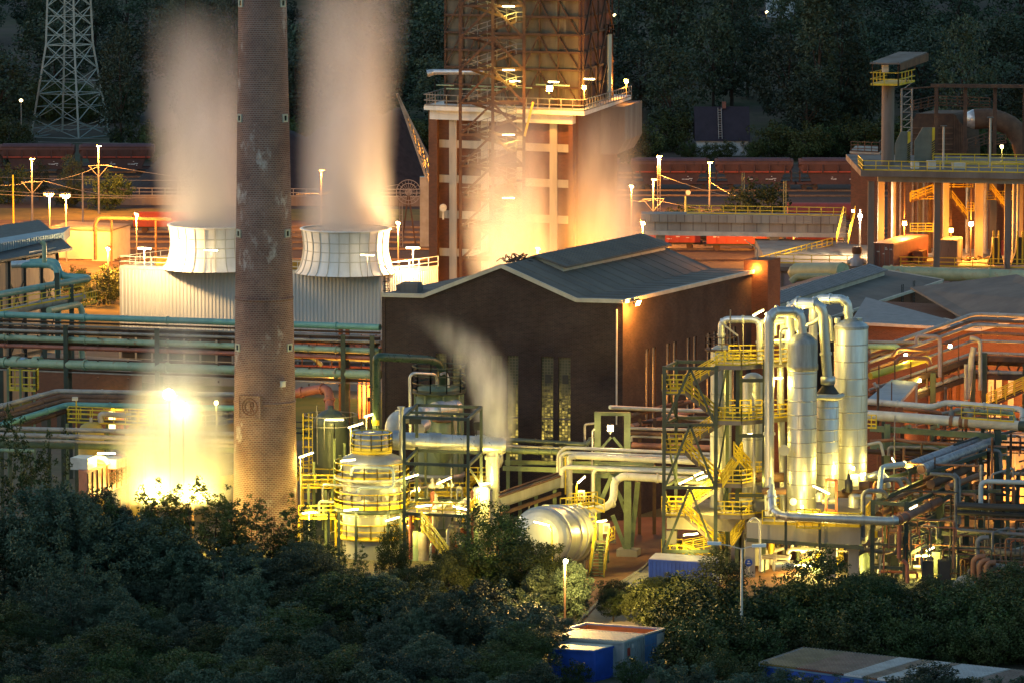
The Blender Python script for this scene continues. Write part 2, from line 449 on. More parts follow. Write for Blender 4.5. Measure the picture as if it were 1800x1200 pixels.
# ---------------------------------------------------------------- trees: tapered trunk with limbs, crown of leaf-sized faces in clumps
def crown_mesh(seed, shape, nclump, nleaf, leaf, clump_r, elong=1.0):
    rnd = random.Random(seed); mb = MB(); tips = []
    for _ in range(nclump):
        c = V(shape(rnd)); tips.append(c)
        cr = clump_r*rnd.uniform(.55, 1.25)
        n = int(nleaf*rnd.uniform(.6, 1.3))
        for _ in range(n):
            while True:
                o = V((rnd.uniform(-1, 1), rnd.uniform(-1, 1), rnd.uniform(-1, 1)))
                if o.length <= 1: break
            p = c+V((o.x*cr, o.y*cr, o.z*cr*.8))
            a = V((rnd.gauss(0, 1), rnd.gauss(0, 1), rnd.gauss(0, .7))).normalized()*leaf*rnd.uniform(.6, 1.3)*elong
            b_ = a.cross(V((rnd.gauss(0, 1), rnd.gauss(0, 1), rnd.gauss(0, 1)))).normalized()*leaf*rnd.uniform(.35, .6)
            mb.add([p-a*.5, p-b_*.5+a*.05, p+a*.5, p+b_*.5+a*.05], [(0, 1, 2, 3)])
    return mb, tips
def ell(rx, rz, cz, inner=.45, droop=0.0):
    def f(r):
        while True:
            p = V((r.uniform(-1, 1), r.uniform(-1, 1), r.uniform(-1, 1))); L = p.length
            if inner < L <= 1: break
        bumpy = 1+.16*math.sin(3*math.atan2(p.y, p.x)+4*p.z)
        return (p.x*rx*bumpy, p.y*rx*bumpy, cz+p.z*rz*(1+.1*math.sin(5*p.x+3*p.y)))
    return f
def column_shape(rx, h, z0):
    def f(r):
        t = r.random(); a = r.uniform(0, 6.283); q = rx*(math.sin(math.pi*min(1, .12+.88*t))**.6)*r.uniform(.5, 1)
        return (q*math.cos(a), q*math.sin(a), z0+h*t)
    return f
def shoots(rx, h, z0, lobes, seed):         # thin upright shoots with gaps between
    rr = random.Random(seed); base = [(rr.uniform(-rx, rx), rr.uniform(-rx, rx), rr.uniform(.6, 1)) for _ in range(lobes)]
    def f(r):
        bx, by, hh = r.choice(base); t = r.random()**.8
        q = .6*(1-t)+.15
        return (bx*(.55+.45*t)+r.gauss(0, q), by*(.55+.45*t)+r.gauss(0, q), z0+h*hh*t)
    return f
def tree(name, label, group, seed, shape, nclump, nleaf, leaf, cr, H, tr, mat, elong=1.0, limbs=7):
    root = thing(name, label, 'tree', (0, -400, 0), group)
    mb, tips = crown_mesh(seed, shape, nclump, nleaf, leaf, cr, elong)
    off = root.location
    mb.v = [p+off for p in mb.v]
    tk = MB(); rnd = random.Random(seed+5)
    tk.tube([off+V((0, 0, -.3)), off+V((rnd.uniform(-.1, .1), rnd.uniform(-.1, .1), H*.35)), off+V((rnd.uniform(-.3, .3), rnd.uniform(-.3, .3), H*.8))], tr, 8, 0, r2=tr*.25)
    for tip in rnd.sample(tips, min(limbs, len(tips))):
        z0 = min(max(H*.2, tip.z*.55), H*.7)
        mid = V((tip.x*.45, tip.y*.45, (z0+tip.z)/2+H*.03))
        tk.tube([off+V((0, 0, z0)), off+mid, off+tip], tr*.45, 6, 0, r2=tr*.08)
    tk.build('trunk', m_bark, root); mb.build('crown', mat, root)
    return root
TREES = {}
def place(kind, x, y, s=1.0, rz=None, label=None, group=None, z=None, sz=None):
    src, used = TREES[kind]
    zz = hill(x, y) if z is None else z
    rz = random.uniform(0, 6.28) if rz is None else rz
    if not used:
        TREES[kind][1] = True; src.location = (x, y, zz); src.rotation_euler = (0, 0, rz); src.scale = (s, s, sz or s)
        if label: src['label'] = label
        if group: src['group'] = group
        return src
    return dup(src, (x, y, zz), rz, s, label, group, sz)
GF = 'trees of the dark forest on the hillside'
LF = 'dark leafy tree standing among its like in the hillside forest'
TREES['fa'] = [tree('forest_tree', LF, GF, 1, ell(6.2, 8.2, 8.6, .5), 150, 30, .75, 1.5, 17, .35, m_leaf[2]), False]
TREES['fb'] = [tree('forest_tree', LF, GF, 2, ell(5, 9.6, 10, .5), 140, 30, .7, 1.4, 19, .33, m_leaf[2]), False]
TREES['fc'] = [tree('forest_tree', LF, GF, 3, ell(7.2, 6.6, 7.0, .45), 160, 28, .7, 1.45, 14, .36, m_leaf[2]), False]
TREES['pop'] = [tree('poplar_tree', 'tall columnar poplar', None, 4, column_shape(4.4, 25, 2.5), 190, 30, .7, 1.15, 26, .4, m_leaf[2]), False]
TREES['bush'] = [tree('bush', 'round bush', None, 5, ell(2.6, 1.9, 1.9, .3), 90, 50, .25, .62, 3.4, .12, m_leaf[1], limbs=5), False]
# foreground species, leaves sized to read as leaves
TREES['wil'] = [tree('willow_tree', 'willow', None, 11, ell(3.6, 3.9, 5.6, .35), 300, 74, .25, .72, 9, .18, m_leaf[0], 1.25), False]
TREES['wi2'] = [tree('willow_tree', 'willow', None, 12, ell(4.2, 3.4, 5.0, .3), 310, 74, .24, .68, 8.4, .18, m_leaf[0], 1.25), False]
TREES['map'] = [tree('maple_tree', 'maple', None, 13, ell(3.7, 4.6, 6.0, .4), 280, 64, .27, .78, 10, .2, m_leaf[1]), False]
TREES['ma2'] = [tree('maple_tree', 'maple', None, 14, ell(4.0, 3.6, 5.0, .35), 280, 64, .27, .75, 8.4, .2, m_leaf[1]), False]
TREES['spr'] = [tree('birch_tree', 'birch', None, 15, shoots(3.2, 7.6, 2.0, 14, 3), 210, 22, .22, .36, 9.4, .12, m_leaf[1], 1.3, 12), False]
TREES['wi3'] = [tree('willow_tree', 'willow', None, 17, shoots(3.4, 7.2, 1.4, 22, 8), 420, 44, .22, .48, 9.0, .14, m_leaf[0], 1.3, 14), False]
# --- hillside forest
rnd = random.Random(21); n_f = 0
rows = [(868, 13.0, 100), (892, 12.5, 104), (920, 12.5, 108), (950, 13.5, 112), (985, 14, 118), (1025, 14.5, 124), (1070, 15.5, 130), (1125, 16.5, 138), (1190, 18, 146), (1265, 20, 152)]
for y, step, half in rows:
    x = -half*1.4+rnd.uniform(0, step)
    while x < half*1.4:
        yy = y+rnd.uniform(-9, 9)
        px = 900+x/yy*F
        if not (1222 < px < 1330 and y < 880) and not (20 < px < 235 and y < 915):
            place(rnd.choice(('fa', 'fb', 'fc', 'fa')), x+rnd.uniform(-3, 3), yy, rnd.uniform(.75, 1.22), rnd.uniform(0, 6.3), sz=rnd.uniform(.8, 1.3))
            n_f += 1
        x += step*rnd.uniform(.8, 1.2)
for px, yy, s, lab in ((1437, 866, 1.02, 'widest of the tall columnar poplars, right of centre before the forest'), (1478, 872, 1.12, 'tallest columnar poplar, topmost point near the crane-like tower'),
                       (1286, 905, .95, 'slim columnar poplar above the dark roofed house')):
    p = PX(px, yy, 0); place('pop', p.x, yy, s, 0.3*px, lab, 'poplars before the forest')
# ================================================================ brick chimney
cx = D(466, 800, 415); cx = V((cx.x, 415, 0))
ch = thing('brick_chimney', 'tall tapering round brick chimney with white mortar stains rising out of the picture', 'chimney', cx)
def chr_(z): return 2.86-(2.86-2.06)*z/47.2
MB().lathe(cx, [(chr_(z), z) for z in (-.5, 5, 10, 15, 20, 25, 30, 35, 40, 45, 50, 60, 70)], 96).build('shaft', m_chim, ch)
for z in (12.55, 21.5): MB().lathe(cx, [(chr_(z)+.0, z-.12), (chr_(z)+.045, z-.1), (chr_(z)+.045, z+.1), (chr_(z), z+.12)], 96, False).build('brick_band', m_chim, ch)
m_frame = M('window_stone', (.46, .50, .42), (.36, .38, .32), .7); m_glassd = M('dark_glass', (.02, .025, .025), None, .15)
for py in (7, 210, 413, 613):
    for ang in (-59, 59):
        z = ZY(py, 412.6); r = chr_(z); a = R(ang-90); d = V((math.cos(a), math.sin(a), 0)); s_ = V((-d.y, d.x, 0))
        o = cx+d*(r-.05)+Z*z
        fr = MB()
        for q in (-.27, .27): fr.obox(o+s_*(q-.08)-Z*.34, s_*.16, d*.15, Z*.68)
        for q in (-.34, .22): fr.obox(o-s_*.19+Z*q, s_*.38, d*.15, Z*.12)
        f = fr.build('window', m_frame, ch)
        MB().obox(o-s_*.19-Z*.22, s_*.38, d*.06, Z*.44).build('window_pane', m_glassd, f)
a = R(-25-90); d = V((math.cos(a), math.sin(a), 0)); s_ = V((-d.y, d.x, 0)); z = ZY(715, 412.5); o = cx+d*(chr_(z)-.12)+Z*z
pl = MB().obox(o-s_*.95-Z*1.0, s_*1.9, d*.24, Z*2.0)
for q in (-1.0, .9): pl.obox(o-s_*1.05+Z*q, s_*2.1, d*.32, Z*.12)
for q in (-1.05, .93): pl.obox(o+s_*q-Z*1.0, s_*.12, d*.32, Z*2.0)
pm = pl.build('emblem_panel', m_chim, ch)
em = MB(); oo = o+d*.26
em.tube([oo+s_*math.cos(t_)*.72+Z*math.sin(t_)*.72 for t_ in [i*math.pi/16 for i in range(33)]], .07, 6, 0)
em.tube([oo+s_*(-.05+math.cos(t_)*.42)+Z*math.sin(t_)*.46 for t_ in [R(50+i*13) for i in range(21)]], .07, 6, 0)
em.tube([oo+s_*.06-Z*.45, oo+s_*.06+Z*.45, oo+s_*.34+Z*.4, oo+s_*.36+Z*.05, oo+s_*.08-Z*.02], .06, 6, .1)
em.tube([oo+s_*.12-Z*.02, oo+s_*.42-Z*.45], .06, 6, 0)
em.build('emblem', M('emblem_brick', (.20, .11, .085), (.14, .09, .07), .8), pm)
a = R(38-90); d = V((math.cos(a), math.sin(a), 0)); s_ = V((-d.y, d.x, 0)); o = cx+d*(chr_(15)-.05)+Z*ZY(676, 412.4)
MB().obox(o-s_*.2-Z*.22, s_*.4, d*.3, Z*.44).obox(o-s_*.24+Z*.22, s_*.48, d*.36, Z*.05).build('junction_box', M('box_paint', (.75, .72, .6), None, .5), ch)
# ================================================================ cooling tower hall with two fan stacks
zc = 12.5; C0, L0, B0 = G(668, 487, zc), G(210, 472.5, zc), G(770, 472.5, zc)
ux = (C0-L0); uy = (B0-C0); hall = thing('cooling_hall', 'long pale hall clad in ribbed metal under the two white cooling stacks', 'building', (L0.x, L0.y, 0))
def ribbed(mb, p, q, z0, z1, pitch=.42, dep=.07):      # trapezoidal sheet standing on the line p-q
    p, q = V((p.x, p.y, 0)), V((q.x, q.y, 0)); d = q-p; L = d.length; d.normalize(); nn = V((d.y, -d.x, 0)); n = int(L/pitch)
    pts = []
    for i in range(n):
        b_ = p+d*(i*L/n); s_ = L/n
        pts += [b_, b_+d*s_*.30, b_+d*s_*.42+nn*dep, b_+d*s_*.80+nn*dep]
        pts += []
    pts.append(q)
    vs_ = [a+Z*z0 for a in pts]+[a+Z*z1 for a in pts]; m_ = len(pts)
    mb.add(vs_, [(i, i+1, m_+i+1, m_+i) for i in range(m_-1)]); return mb
cl = MB(); BL = L0+uy
ribbed(cl, L0, C0, 5.6, zc-.02); ribbed(cl, C0, B0, 5.6, zc-.02); ribbed(cl, B0, BL, 5.6, zc-.02); ribbed(cl, BL, L0, 5.6, zc-.02)
cl.build('ribbed_cladding', m_clad, hall)
inn = MB(); e = .12
inn.prism([V((p.x, p.y, 1.7)) for p in (L0+(ux+uy)*.006, C0+(uy-ux)*.006, B0-(ux+uy)*.006, BL+(ux-uy)*.006)], Z*10.6)
inn.build('louvre_core', M('wet_dark_boards', (.05, .04, .035), (.03, .025, .022), .6), hall)
MB().prism([V((p.x, p.y, zc)) for p in (L0, C0, B0, BL)], Z*.22).build('roof_deck', M('deck_sheet', (.62, .60, .54), (.50, .48, .42), .6, c3=(.35, .3, .25)), hall)
MB().prism([V((p.x, p.y, 0)) for p in (L0-ux*.01-uy*.03, C0+ux*.01-uy*.03, B0+ux*.01, BL-ux*.01)], Z*1.7).build('basin_wall', m_conc, hall)
lv = MB()
for i in range(17):
    p = L0+ux*(i/16)-uy*.004; lv.beam(V((p.x, p.y, 1.7)), V((p.x, p.y, 5.7)), .22)
for zz in (2.6, 3.6, 4.6): lv.beam(V((L0.x, L0.y-.08, zz)), V((C0.x, C0.y-.08, zz)), .1)
lv.build('column_frame', m_conc, hall)
rl = MB(); q0 = Z*.22
rl.rail([BL+q0, L0+q0, C0+q0, B0+q0], 1.15, 1.9, .04); rl.build('deck_railing', M('white_rail_paint', (.66, .62, .5), (.5, .46, .36), .5), hall)
lad = MB(); p = C0+ux*.012+uy*.06; lad.ladder(V((p.x, p.y, 6)), V((p.x, p.y, zc+1.2)), ux); 
for zz in range(8, 14): lad.tube([V((p.x, p.y, zz))+V((math.cos(t_)*.4-.0, math.sin(t_)*.4-.4, 0)) for t_ in [i*.5 for i in range(13)]], .025, 4, 0, False)
lad.build('ladder', m_black, hall)
def deck_lamp(px, py, power, lit=True):
    base = G(px, py+46, zc+.2); top = base+Z*2.7
    MB().beam(base, top, .07).build('lamp_post', m_rail, hall)
    tube_lamp(hall, top, ux, 1.5, power, (1.0, .62, .26), .3, lit)
deck_lamp(726, 432, 26000); deck_lamp(254, 433, 20000); deck_lamp(371, 436, 300); deck_lamp(646, 445, 300)
for px, py in ((283, 449), (518, 456)):
    p = G(px, py+18, zc+.2); mo = MB().box(p+Z*.5, (1.3, 1.0, 1.0), .3); mo.tube([p+V((.6, 0, .6)), p+V((1.6, .3, .6))], .25, 10)
    mo.build('fan_motor', M('motor_yellow', (.6, .33, .03), (.42, .24, .03), .5), hall)
prof = [(5.55, 0), (5.2, .35), (4.95, .9), (4.75, 1.6), (4.62, 2.4), (4.6, 3.0), (4.66, 3.7), (4.78, 4.5), (4.84, 4.7)]
for px, lab in ((374, 'white panelled cooling stack partly hidden behind the brick chimney'), (608, 'white panelled cooling stack right of the brick chimney')):
    mid = G(px, 478.5 if px > 500 else 471, zc+.22); mid = mid if px > 500 else mid
    ck = thing('cooling_stack', lab, 'cooling tower', mid, 'white cooling stacks on the ribbed hall')
    MB().lathe(mid, prof+[(4.66, 4.7), (4.5, 3.0), (4.9, .6)], 64, False).build('shell', m_bwhite, ck)
    rb = MB()
    for i in range(26):
        a = i*2*math.pi/26; d = V((math.cos(a), math.sin(a), 0))
        for (r0, z0), (r1, z1) in zip(prof, prof[1:]): rb.beam(mid+d*(r0+.03)+Z*z0, mid+d*(r1+.03)+Z*z1, .14 if i % 4 == 0 else .07, .10, d)
    for z0, r0 in ((1.5, 4.77), (2.5, 4.61), (3.5, 4.64)):
        rb.tube([mid+V((math.cos(t_)*(r0+.02), math.sin(t_)*(r0+.02), z0)) for t_ in [i*math.pi/32 for i in range(65)]], .05, 4, 0, False)
    rb.build('panel_ribs', M('panel_rib', (.60, .57, .48), (.5, .46, .38), .5), ck)
    MB().lathe(mid, [(4.66, 4.7), (5.0, 4.7), (5.0, 4.84), (4.66, 4.84)], 64, False).build('rim', m_bwhite, ck)
# ================================================================ quenching tower: brick and concrete block below, weathered timber shaft above
zt = 28.6; TL, TR, TB = V((PX(757, 562, zt).x, 562, 0)), V((PX(1008, 553, zt).x, 553, 0)), V((PX(1084, 580, zt).x, 580, 0))
tx = TR-TL; ty = TB-TR; TBL = TL+ty
qt = thing('quench_tower', 'massive quenching tower with brick and concrete base and weathered timber clad shaft', 'tower', TL)
def TP(u, v_, z, out=0.0):
    p = TL+tx*u+ty*v_; return V((p.x, p.y, z))+V((tx.y, -tx.x, 0)).normalized()*out
MB().prism([TP(.02, .02, 0), TP(.995, .02, 0), TP(.995, .98, 0), TP(.02, .98, 0)], Z*(zt-.6)).build('brick_infill', m_brickr, qt)
cf = MB()
for u in (.16, .385, .635, .865): cf.obox(TP(u-.026, .02, 0, .35), tx*.052, ty*.02, Z*(zt-1.5))
for py in (258, 320, 383, 450):
    z = ZY(py, 557); cf.obox(TP(.06, .02, z-.45, .22), tx*.92, ty*.012, Z*.9)
cf.build('concrete_frame', M('stained_cream_concrete', (.50, .45, .37), (.38, .34, .28), .75, streak=1, c3=(.2, .16, .12), amt3=(.6, .72)), qt)
MB().obox(TP(.0, .0, 0, .5), tx*.06, ty*.05, Z*(zt-.6)).build('brick_pier', m_brickr, qt); pr = MB()
pr.obox(TP(.975, 0, 0, .35), tx*.03, ty*.2, Z*(zt-.6)); pr.obox(TP(.99, .05, 0), tx*.03, ty*.9, Z*(zt-.6))
pr.build('brick_pier', m_brickr, qt)
sl = MB(); sl.obox(TP(0, -.02, zt-1.6), tx*1.0, ty*.1, Z*1.1); sl.obox(TP(-.03, -.05, zt-.5), tx*1.12, ty*1.1, Z*.5)
sl.build('platform_slab', m_bwhite, qt)
hop = MB(); hop.prism([TP(1.02, .55, zt-.6), TP(1.17, .62, zt-.6), TP(1.17, .62, zt-4.6), TP(1.12, .6, zt-6.2), TP(1.02, .55, zt-6.2)], ty*.42)
hop.build('concrete_chute', m_concd, qt)
rl = MB(); rl.rail([TP(-.03, 1.0, zt), TP(-.03, -.05, zt), TP(1.09, -.05, zt), TP(1.12, .95, zt)], 1.3, 1.5, .05); rl.build('platform_railing', m_rail, qt)
zb = 46.5
m_timber = M('weathered_timber', (.17, .14, .10), (.09, .075, .06), .85, scale=.5, streak=1, c3=(.30, .27, .20), amt3=(.56, .70), scale3=.8)
m_timber2 = M('orange_lit_side', (.25, .10, .065), (.19, .08, .055), .8, scale=.4, streak=1)  # redder tone stands for the orange light on this side of the shaft
U0, U1 = .065, 1.02
MB().prism([TP(U0, .12, zt), TP(U1-.02, .12, zt), TP(U1-.02, .8, zt), TP(U0, .8, zt)], Z*(zb-zt)).build('timber_shaft', m_timber, qt)
MB().obox(TP(U1-.02, .125, zt), tx*.012, ty*.67, Z*(zb-zt)).build('side_sheet', m_timber2, qt)
fr = MB(); lv_ = [zt+.3+i*2.02 for i in range(10)]; us = (U0, .19, .30, .42, .52, .62, .73, .86, U1-.012)
for u in us: fr.beam(TP(u, .12, zt, .16), TP(u, .12, zb, .16), .24 if u in (U0, us[-1]) else .16)
for z in lv_: fr.beam(TP(U0, .12, z, .26), TP(U1, .12, z, .26), .26); fr.beam(TP(U1, .12, z, .1), TP(U1, .8, z, .1), .26)
for i in range(0, 8, 2):
    for u, v_ in ((U0, .19), (.19, .30), (.62, .73), (.86, .73), (.52, .42), (U1-.01, .86)):
        fr.beam(TP(u, .12, lv_[i], .3), TP(v_, .12, lv_[i+2], .3), .15)
for v_ in (.13, .30, .47, .64, .8): fr.beam(TP(U1, v_, zt, .0)+tx*.006, TP(U1, v_, zb)+tx*.006, .22)
for i in range(0, 8, 2):
    for v0, v1 in ((.13, .30), (.47, .30), (.47, .64), (.8, .64)): fr.beam(TP(U1, v0, lv_[i])+tx*.012, TP(U1, v1, lv_[i+2])+tx*.012, .18)
fr.build('steel_bracing', m_rust, qt)
pp = MB(); 
for k_, (u, v_) in enumerate(((.12, .55), (.30, .72), (.75, .98))): pp.tube([TP(u, -.0, zt+2.0+.4*k_, .3), TP(v_, -.0, zt+2.0+.4*k_, .3)], .09, 6)
pp.tube([TP(.06, 0, zt+2.4, .6), TP(.18, 0, zt+2.4, .5)], .08, 6)
pp.build('platform_pipes', m_lgreen, qt)
for px, py, pw in ((905, 142, 900), (973, 143, 1200), (1036, 138, 600)):
    tube_lamp(qt, D(px, py, 552 if px < 1000 else 556), tx, 1.3, pw, WARM, .4)
flood(qt, D(966, 156, 549.5), 11000, SODIUM, .75, (.1, -1, -.5), m_star)
for px, py, Y in ((1027, 157, 552), (1101, 146, 574)):
    p = D(px, py, Y); MB().beam(p-Z*1.6, p, .1).build('lamp_post', m_rail, qt)
    flood(qt, p+Z*.2, 4000, SODIUM, .5, (-.4, -1, -.3))
for px, py in ((779, 365), (997, 372)):
    p = D(px, py, 556.5); dr = MB(); dr.tube([p, p-V((0, .9, 0))], .42, 14); dr.beam(p, p-Z*1.4, .2); dr.build('drum', m_white, qt)
du = thing('steel_duct', 'slim silver duct jutting left off the quenching tower', 'duct', D(755, 130, 558))
mb = MB().tube([D(762, 127, 558), D(850, 127, 556)], .32, 12); mb.tube([D(751, 130, 558), D(763, 127, 558)], .45, 10, r2=.34)
mb.build('pipe', m_duct, du)
st = thing('vent_stack', 'slim silver vent stack with railed top beside the timber shaft', 'chimney', TP(1.13, .5, zt))
p = D(1069, 158, 571); p0 = V((p.x, p.y, zt)); MB().tube([p0, V((p.x, p.y, ZY(60, 571)))], .44, 16).build('pipe', m_alu, st)
z1 = ZY(60, 571); cg = MB(); cg.lathe(V((p.x, p.y, 0)), [(.46, z1), (.75, z1), (.75, z1+.1), (.46, z1+.1)], 16)
cg.rail([V((p.x+math.cos(a)*.72, p.y+math.sin(a)*.72, z1)) for a in [i*math.pi/4 for i in range(8)]], 1.1, 2, .05, True); cg.build('railed_top', m_rust, st)
# external steel stair tower
Ys = 550; sp = [D(px, 470, Ys) for px in (809, 866, 921)]
ss = thing('stair_tower', 'open steel stair tower climbing the front of the quenching tower', 'stairs', V((sp[0].x, Ys, 0)), None)
sx = [D(px, 250, Ys).x for px in (809, 866, 921)]; ztop = 47.0; y2 = Ys+3.0
fr = MB()
for x in sx:
    for yy in (Ys, y2): fr.beam(V((x, yy, 0)), V((x, yy, ztop)), .34)
lev = [ZY(py, Ys) for py in (457, 402, 347, 292, 237, 182, 123, 67, 11)]+[ZY(11, Ys)+3.7]
for z in lev:
    for yy in (Ys, y2): fr.beam(V((sx[0], yy, z)), V((sx[2], yy, z)), .26)
    for x in (sx[0], sx[2]): fr.beam(V((x, Ys, z)), V((x, y2, z)), .18)
for i in range(len(lev)-1):
    a, b_ = (lev[i], lev[i+1]) 
    fr.beam(V((sx[0], Ys-.1, a)), V((sx[1], Ys-.1, b_)), .24); fr.beam(V((sx[2], Ys-.1, a)), V((sx[1], Ys-.1, b_)), .24)
fr.build('steel_frame', m_rust, ss)
fl = MB(); hr = MB()
for i in range(len(lev)-1):
    z0, z1 = lev[i], lev[i+1]; zm = (z0+z1)/2
    yA, yB = Ys+.75, Ys+2.2
    xl, xr = sx[0]+.9, sx[2]-.9
    fl.stairs(V((xl, yA, z0)), V((xr, yA, zm)), V((0, 1, 0)), 1.1); fl.stairs(V((xr, yB, zm)), V((xl, yB, z1)), V((0, 1, 0)), 1.1)
    fl.obox(V((xr, Ys+.1, zm-.08)), V((sx[2]-xr, 0, 0)), V((0, 2.8, 0)), Z*.08); fl.obox(V((sx[0], Ys+.1, z1-.08)), V((xl-sx[0], 0, 0)), V((0, 2.8, 0)), Z*.08)
    for yy, (pa, pb) in ((yA-.55, (V((xl, 0, z0)), V((xr, 0, zm)))), (yB+.55, (V((xr, 0, zm)), V((xl, 0, z1))))):
        a, b_ = V((pa.x, yy, pa.z)), V((pb.x, yy, pb.z)); hr.rail([a, b_], 1.1, 1.1, .04, mids=1, toe=0)
    hr.rail([V((xr, Ys+.1, zm)), V((sx[2], Ys+.1, zm)), V((sx[2], y2, zm))], 1.1, 1.2, .04, toe=0)
    hr.rail([V((xl, Ys+.1, z1)), V((sx[0], Ys+.1, z1)), V((sx[0], y2, z1))], 1.1, 1.2, .04, toe=0)
fl.build('stair_flights', m_rust, ss); hr.build('handrails', m_rail, ss)
for py in (10, 122, 236, 347, 457): tube_lamp(ss, D(894, py, Ys-.2), (1, 0, 0), 1.35, 1100, WARM, .5)
ybr = MB().beam(D(922, 240, Ys-.2), D(937, 180, Ys-.2), .25); ybr.build('yellow_brace', m_yellow, ss)
# ================================================================ big brick hall with stepped gable and roof lantern
zE = 19.6; FR = V((PX(1095, 429, zE).x, 429, 0)); FL = V((PX(671, 434.6, zE).x, 434.6, 0)); BR = V((PX(1328, 456.6, zE).x, 456.6, 0))
fx = FR-FL; fy = BR-FR; fn = V((fx.y, -fx.x, 0)).normalized(); sn = V((fy.y, -fy.x, 0)).normalized(); fxn = fx.normalized(); fyn = fy.normalized()
bh = thing('brick_hall', 'large dark brick hall with stepped gable, paired glass block windows and roof lantern', 'building', FL)
def FP(u, v_, z, out=0.0): p = FL+fx*u+fy*v_; return V((p.x, p.y, z))+fn*out
gz = [(0, zE), (.175, zE), (.50, zE+2.9), (.81, zE), (1, zE)]
# facade and side walls cut round the recessed windows
def wall_with_slots(o, d, L, topf, slots, name, parent, nrm, mat, thick=.35):
    """wall standing on o along unit d; slots = (a0, a1, z0, z1) openings; built as upright panels"""
    xs_ = sorted({0, L}|{a for s_ in slots for a in s_[:2]}|{k_*L for k_, _ in topf})
    mb = MB(); inw = -nrm*thick
    def top(a):
        for (k0, z0), (k1, z1) in zip(topf, topf[1:]):
            if k0*L-1e-6 <= a <= k1*L+1e-6: return z0+(z1-z0)*(a-k0*L)/max(1e-6, (k1-k0)*L)
        return topf[-1][1]
    for a, b_ in zip(xs_, xs_[1:]):
        cuts = [(z0, z1) for s0, s1, z0, z1 in slots if s0 <= a+1e-6 and b_ <= s1+1e-6]
        z = 0.0
        for c0, c1 in cuts:
            mb.prism([o+d*a+Z*z, o+d*b_+Z*z, o+d*b_+Z*c0, o+d*a+Z*c0], inw); z = c1
        mb.prism([o+d*a+Z*z, o+d*b_+Z*z, o+d*b_+Z*top(b_), o+d*a+Z*top(a)], inw)
    return mb.build(name, mat, parent)
LF_ = fx.length; LS = fy.length
def fa(px): return (PX(px, 431.5, 12).x-FL.x)/(FR.x-FL.x)*LF_
fslots = [(fa(a), fa(b_), 5.0, 14.55) for a, b_ in ((766, 785), (794, 813), (864, 883), (892, 911), (951, 972.5), (981, 1002.5))]
wall_with_slots(FL, fxn, LF_, gz, fslots, 'gable_wall', bh, fn, m_brick)
sslots = []
for i in range(5):
    a = LS*(.165+.152*i)
    sslots += [(a, a+.8, 7.5, 14.9), (a+1.5, a+2.3, 7.5, 14.9)]
wall_with_slots(FR, fyn, LS, [(0, zE), (1, zE)], sslots, 'side_wall', bh, sn, m_brick)
wall_with_slots(FL+fy, fxn, LF_, gz, [], 'rear_wall', bh, -fn, m_brick, .35)
wall_with_slots(FL, fyn, LS, [(0, zE), (1, zE)], [], 'side_wall', bh, -sn, m_brick)
# glass block windows
def glass_block():
    m, n, b = newmat('glass_blocks'); uv = nd(n, 'ShaderNodeTexCoord').outputs['UV']
    bt = nd(n, 'ShaderNodeTexBrick'); n.links.new(uv, bt.inputs['Vector']); bt.offset = 0.0
    bt.inputs['Scale'].default_value = 1; bt.inputs['Brick Width'].default_value = .27; bt.inputs['Row Height'].default_value = .27; bt.inputs['Mortar Size'].default_value = .035
    bt.inputs['Color1'].default_value = (.10, .095, .06, 1); bt.inputs['Color2'].default_value = (.07, .07, .05, 1); bt.inputs['Mortar'].default_value = (.13, .115, .08, 1)
    n.links.new(bt.outputs['Color'], b.inputs['Base Color']); b.inputs['Roughness'].default_value = .25
    sep = nd(n, 'ShaderNodeSeparateXYZ'); n.links.new(uv, sep.inputs[0])
    cell = nd(n, 'ShaderNodeVectorMath', operation='FLOOR'); sc_ = nd(n, 'ShaderNodeVectorMath', operation='SCALE'); sc_.inputs['Scale'].default_value = 1/.27
    n.links.new(uv, sc_.inputs[0]); n.links.new(sc_.outputs[0], cell.inputs[0])
    wn = nd(n, 'ShaderNodeTexWhiteNoise', noise_dimensions='2D'); n.links.new(cell.outputs[0], wn.inputs['Vector'])
    low = ramp(n, sep.outputs[1], 12.2, 6.0)                     # lamps burn behind the lower panes
    lit = math_(n, 'MULTIPLY', math_(n, 'MULTIPLY', low, math_(n, 'POWER', wn.outputs['Value'], 1.6)), math_(n, 'SUBTRACT', 1.0, bt.outputs['Fac']))
    b.inputs['Emission Color'].default_value = (1.0, .72, .13, 1); n.links.new(math_(n, 'MULTIPLY', lit, .22), b.inputs['Emission Strength']); return m
m_gb = glass_block(); m_gd = M('grey_glass', (.19, .175, .16), (.11, .10, .095), .3, scale=3)
for i, (a0, a1, z0, z1) in enumerate(fslots):
    fw = MB(); o = FL+fxn*a0
    fw.obox(o+Z*((z0+z1)/2-.9)-fn*.2, fxn*(a1-a0), fn*.06, Z*.16); fw.obox(o+Z*z0-fn*.25, fxn*(a1-a0), fn*.27, Z*.12)
    wf = fw.build('window', m_concd, bh)
    MB().prism([o+Z*(z0+.12)-fn*.22, o+fxn*(a1-a0)+Z*(z0+.12)-fn*.22, o+fxn*(a1-a0)+Z*z1-fn*.22, o+Z*z1-fn*.22], -fn*.05).build('window_pane', m_gb, wf)
    if i > 3: MB().obox(o+fxn*(a1-a0)*.3+Z*(z1-2.4)-fn*.2, fxn*.55, fn*.03, Z*.8).build('vent_pane', m_black, wf)
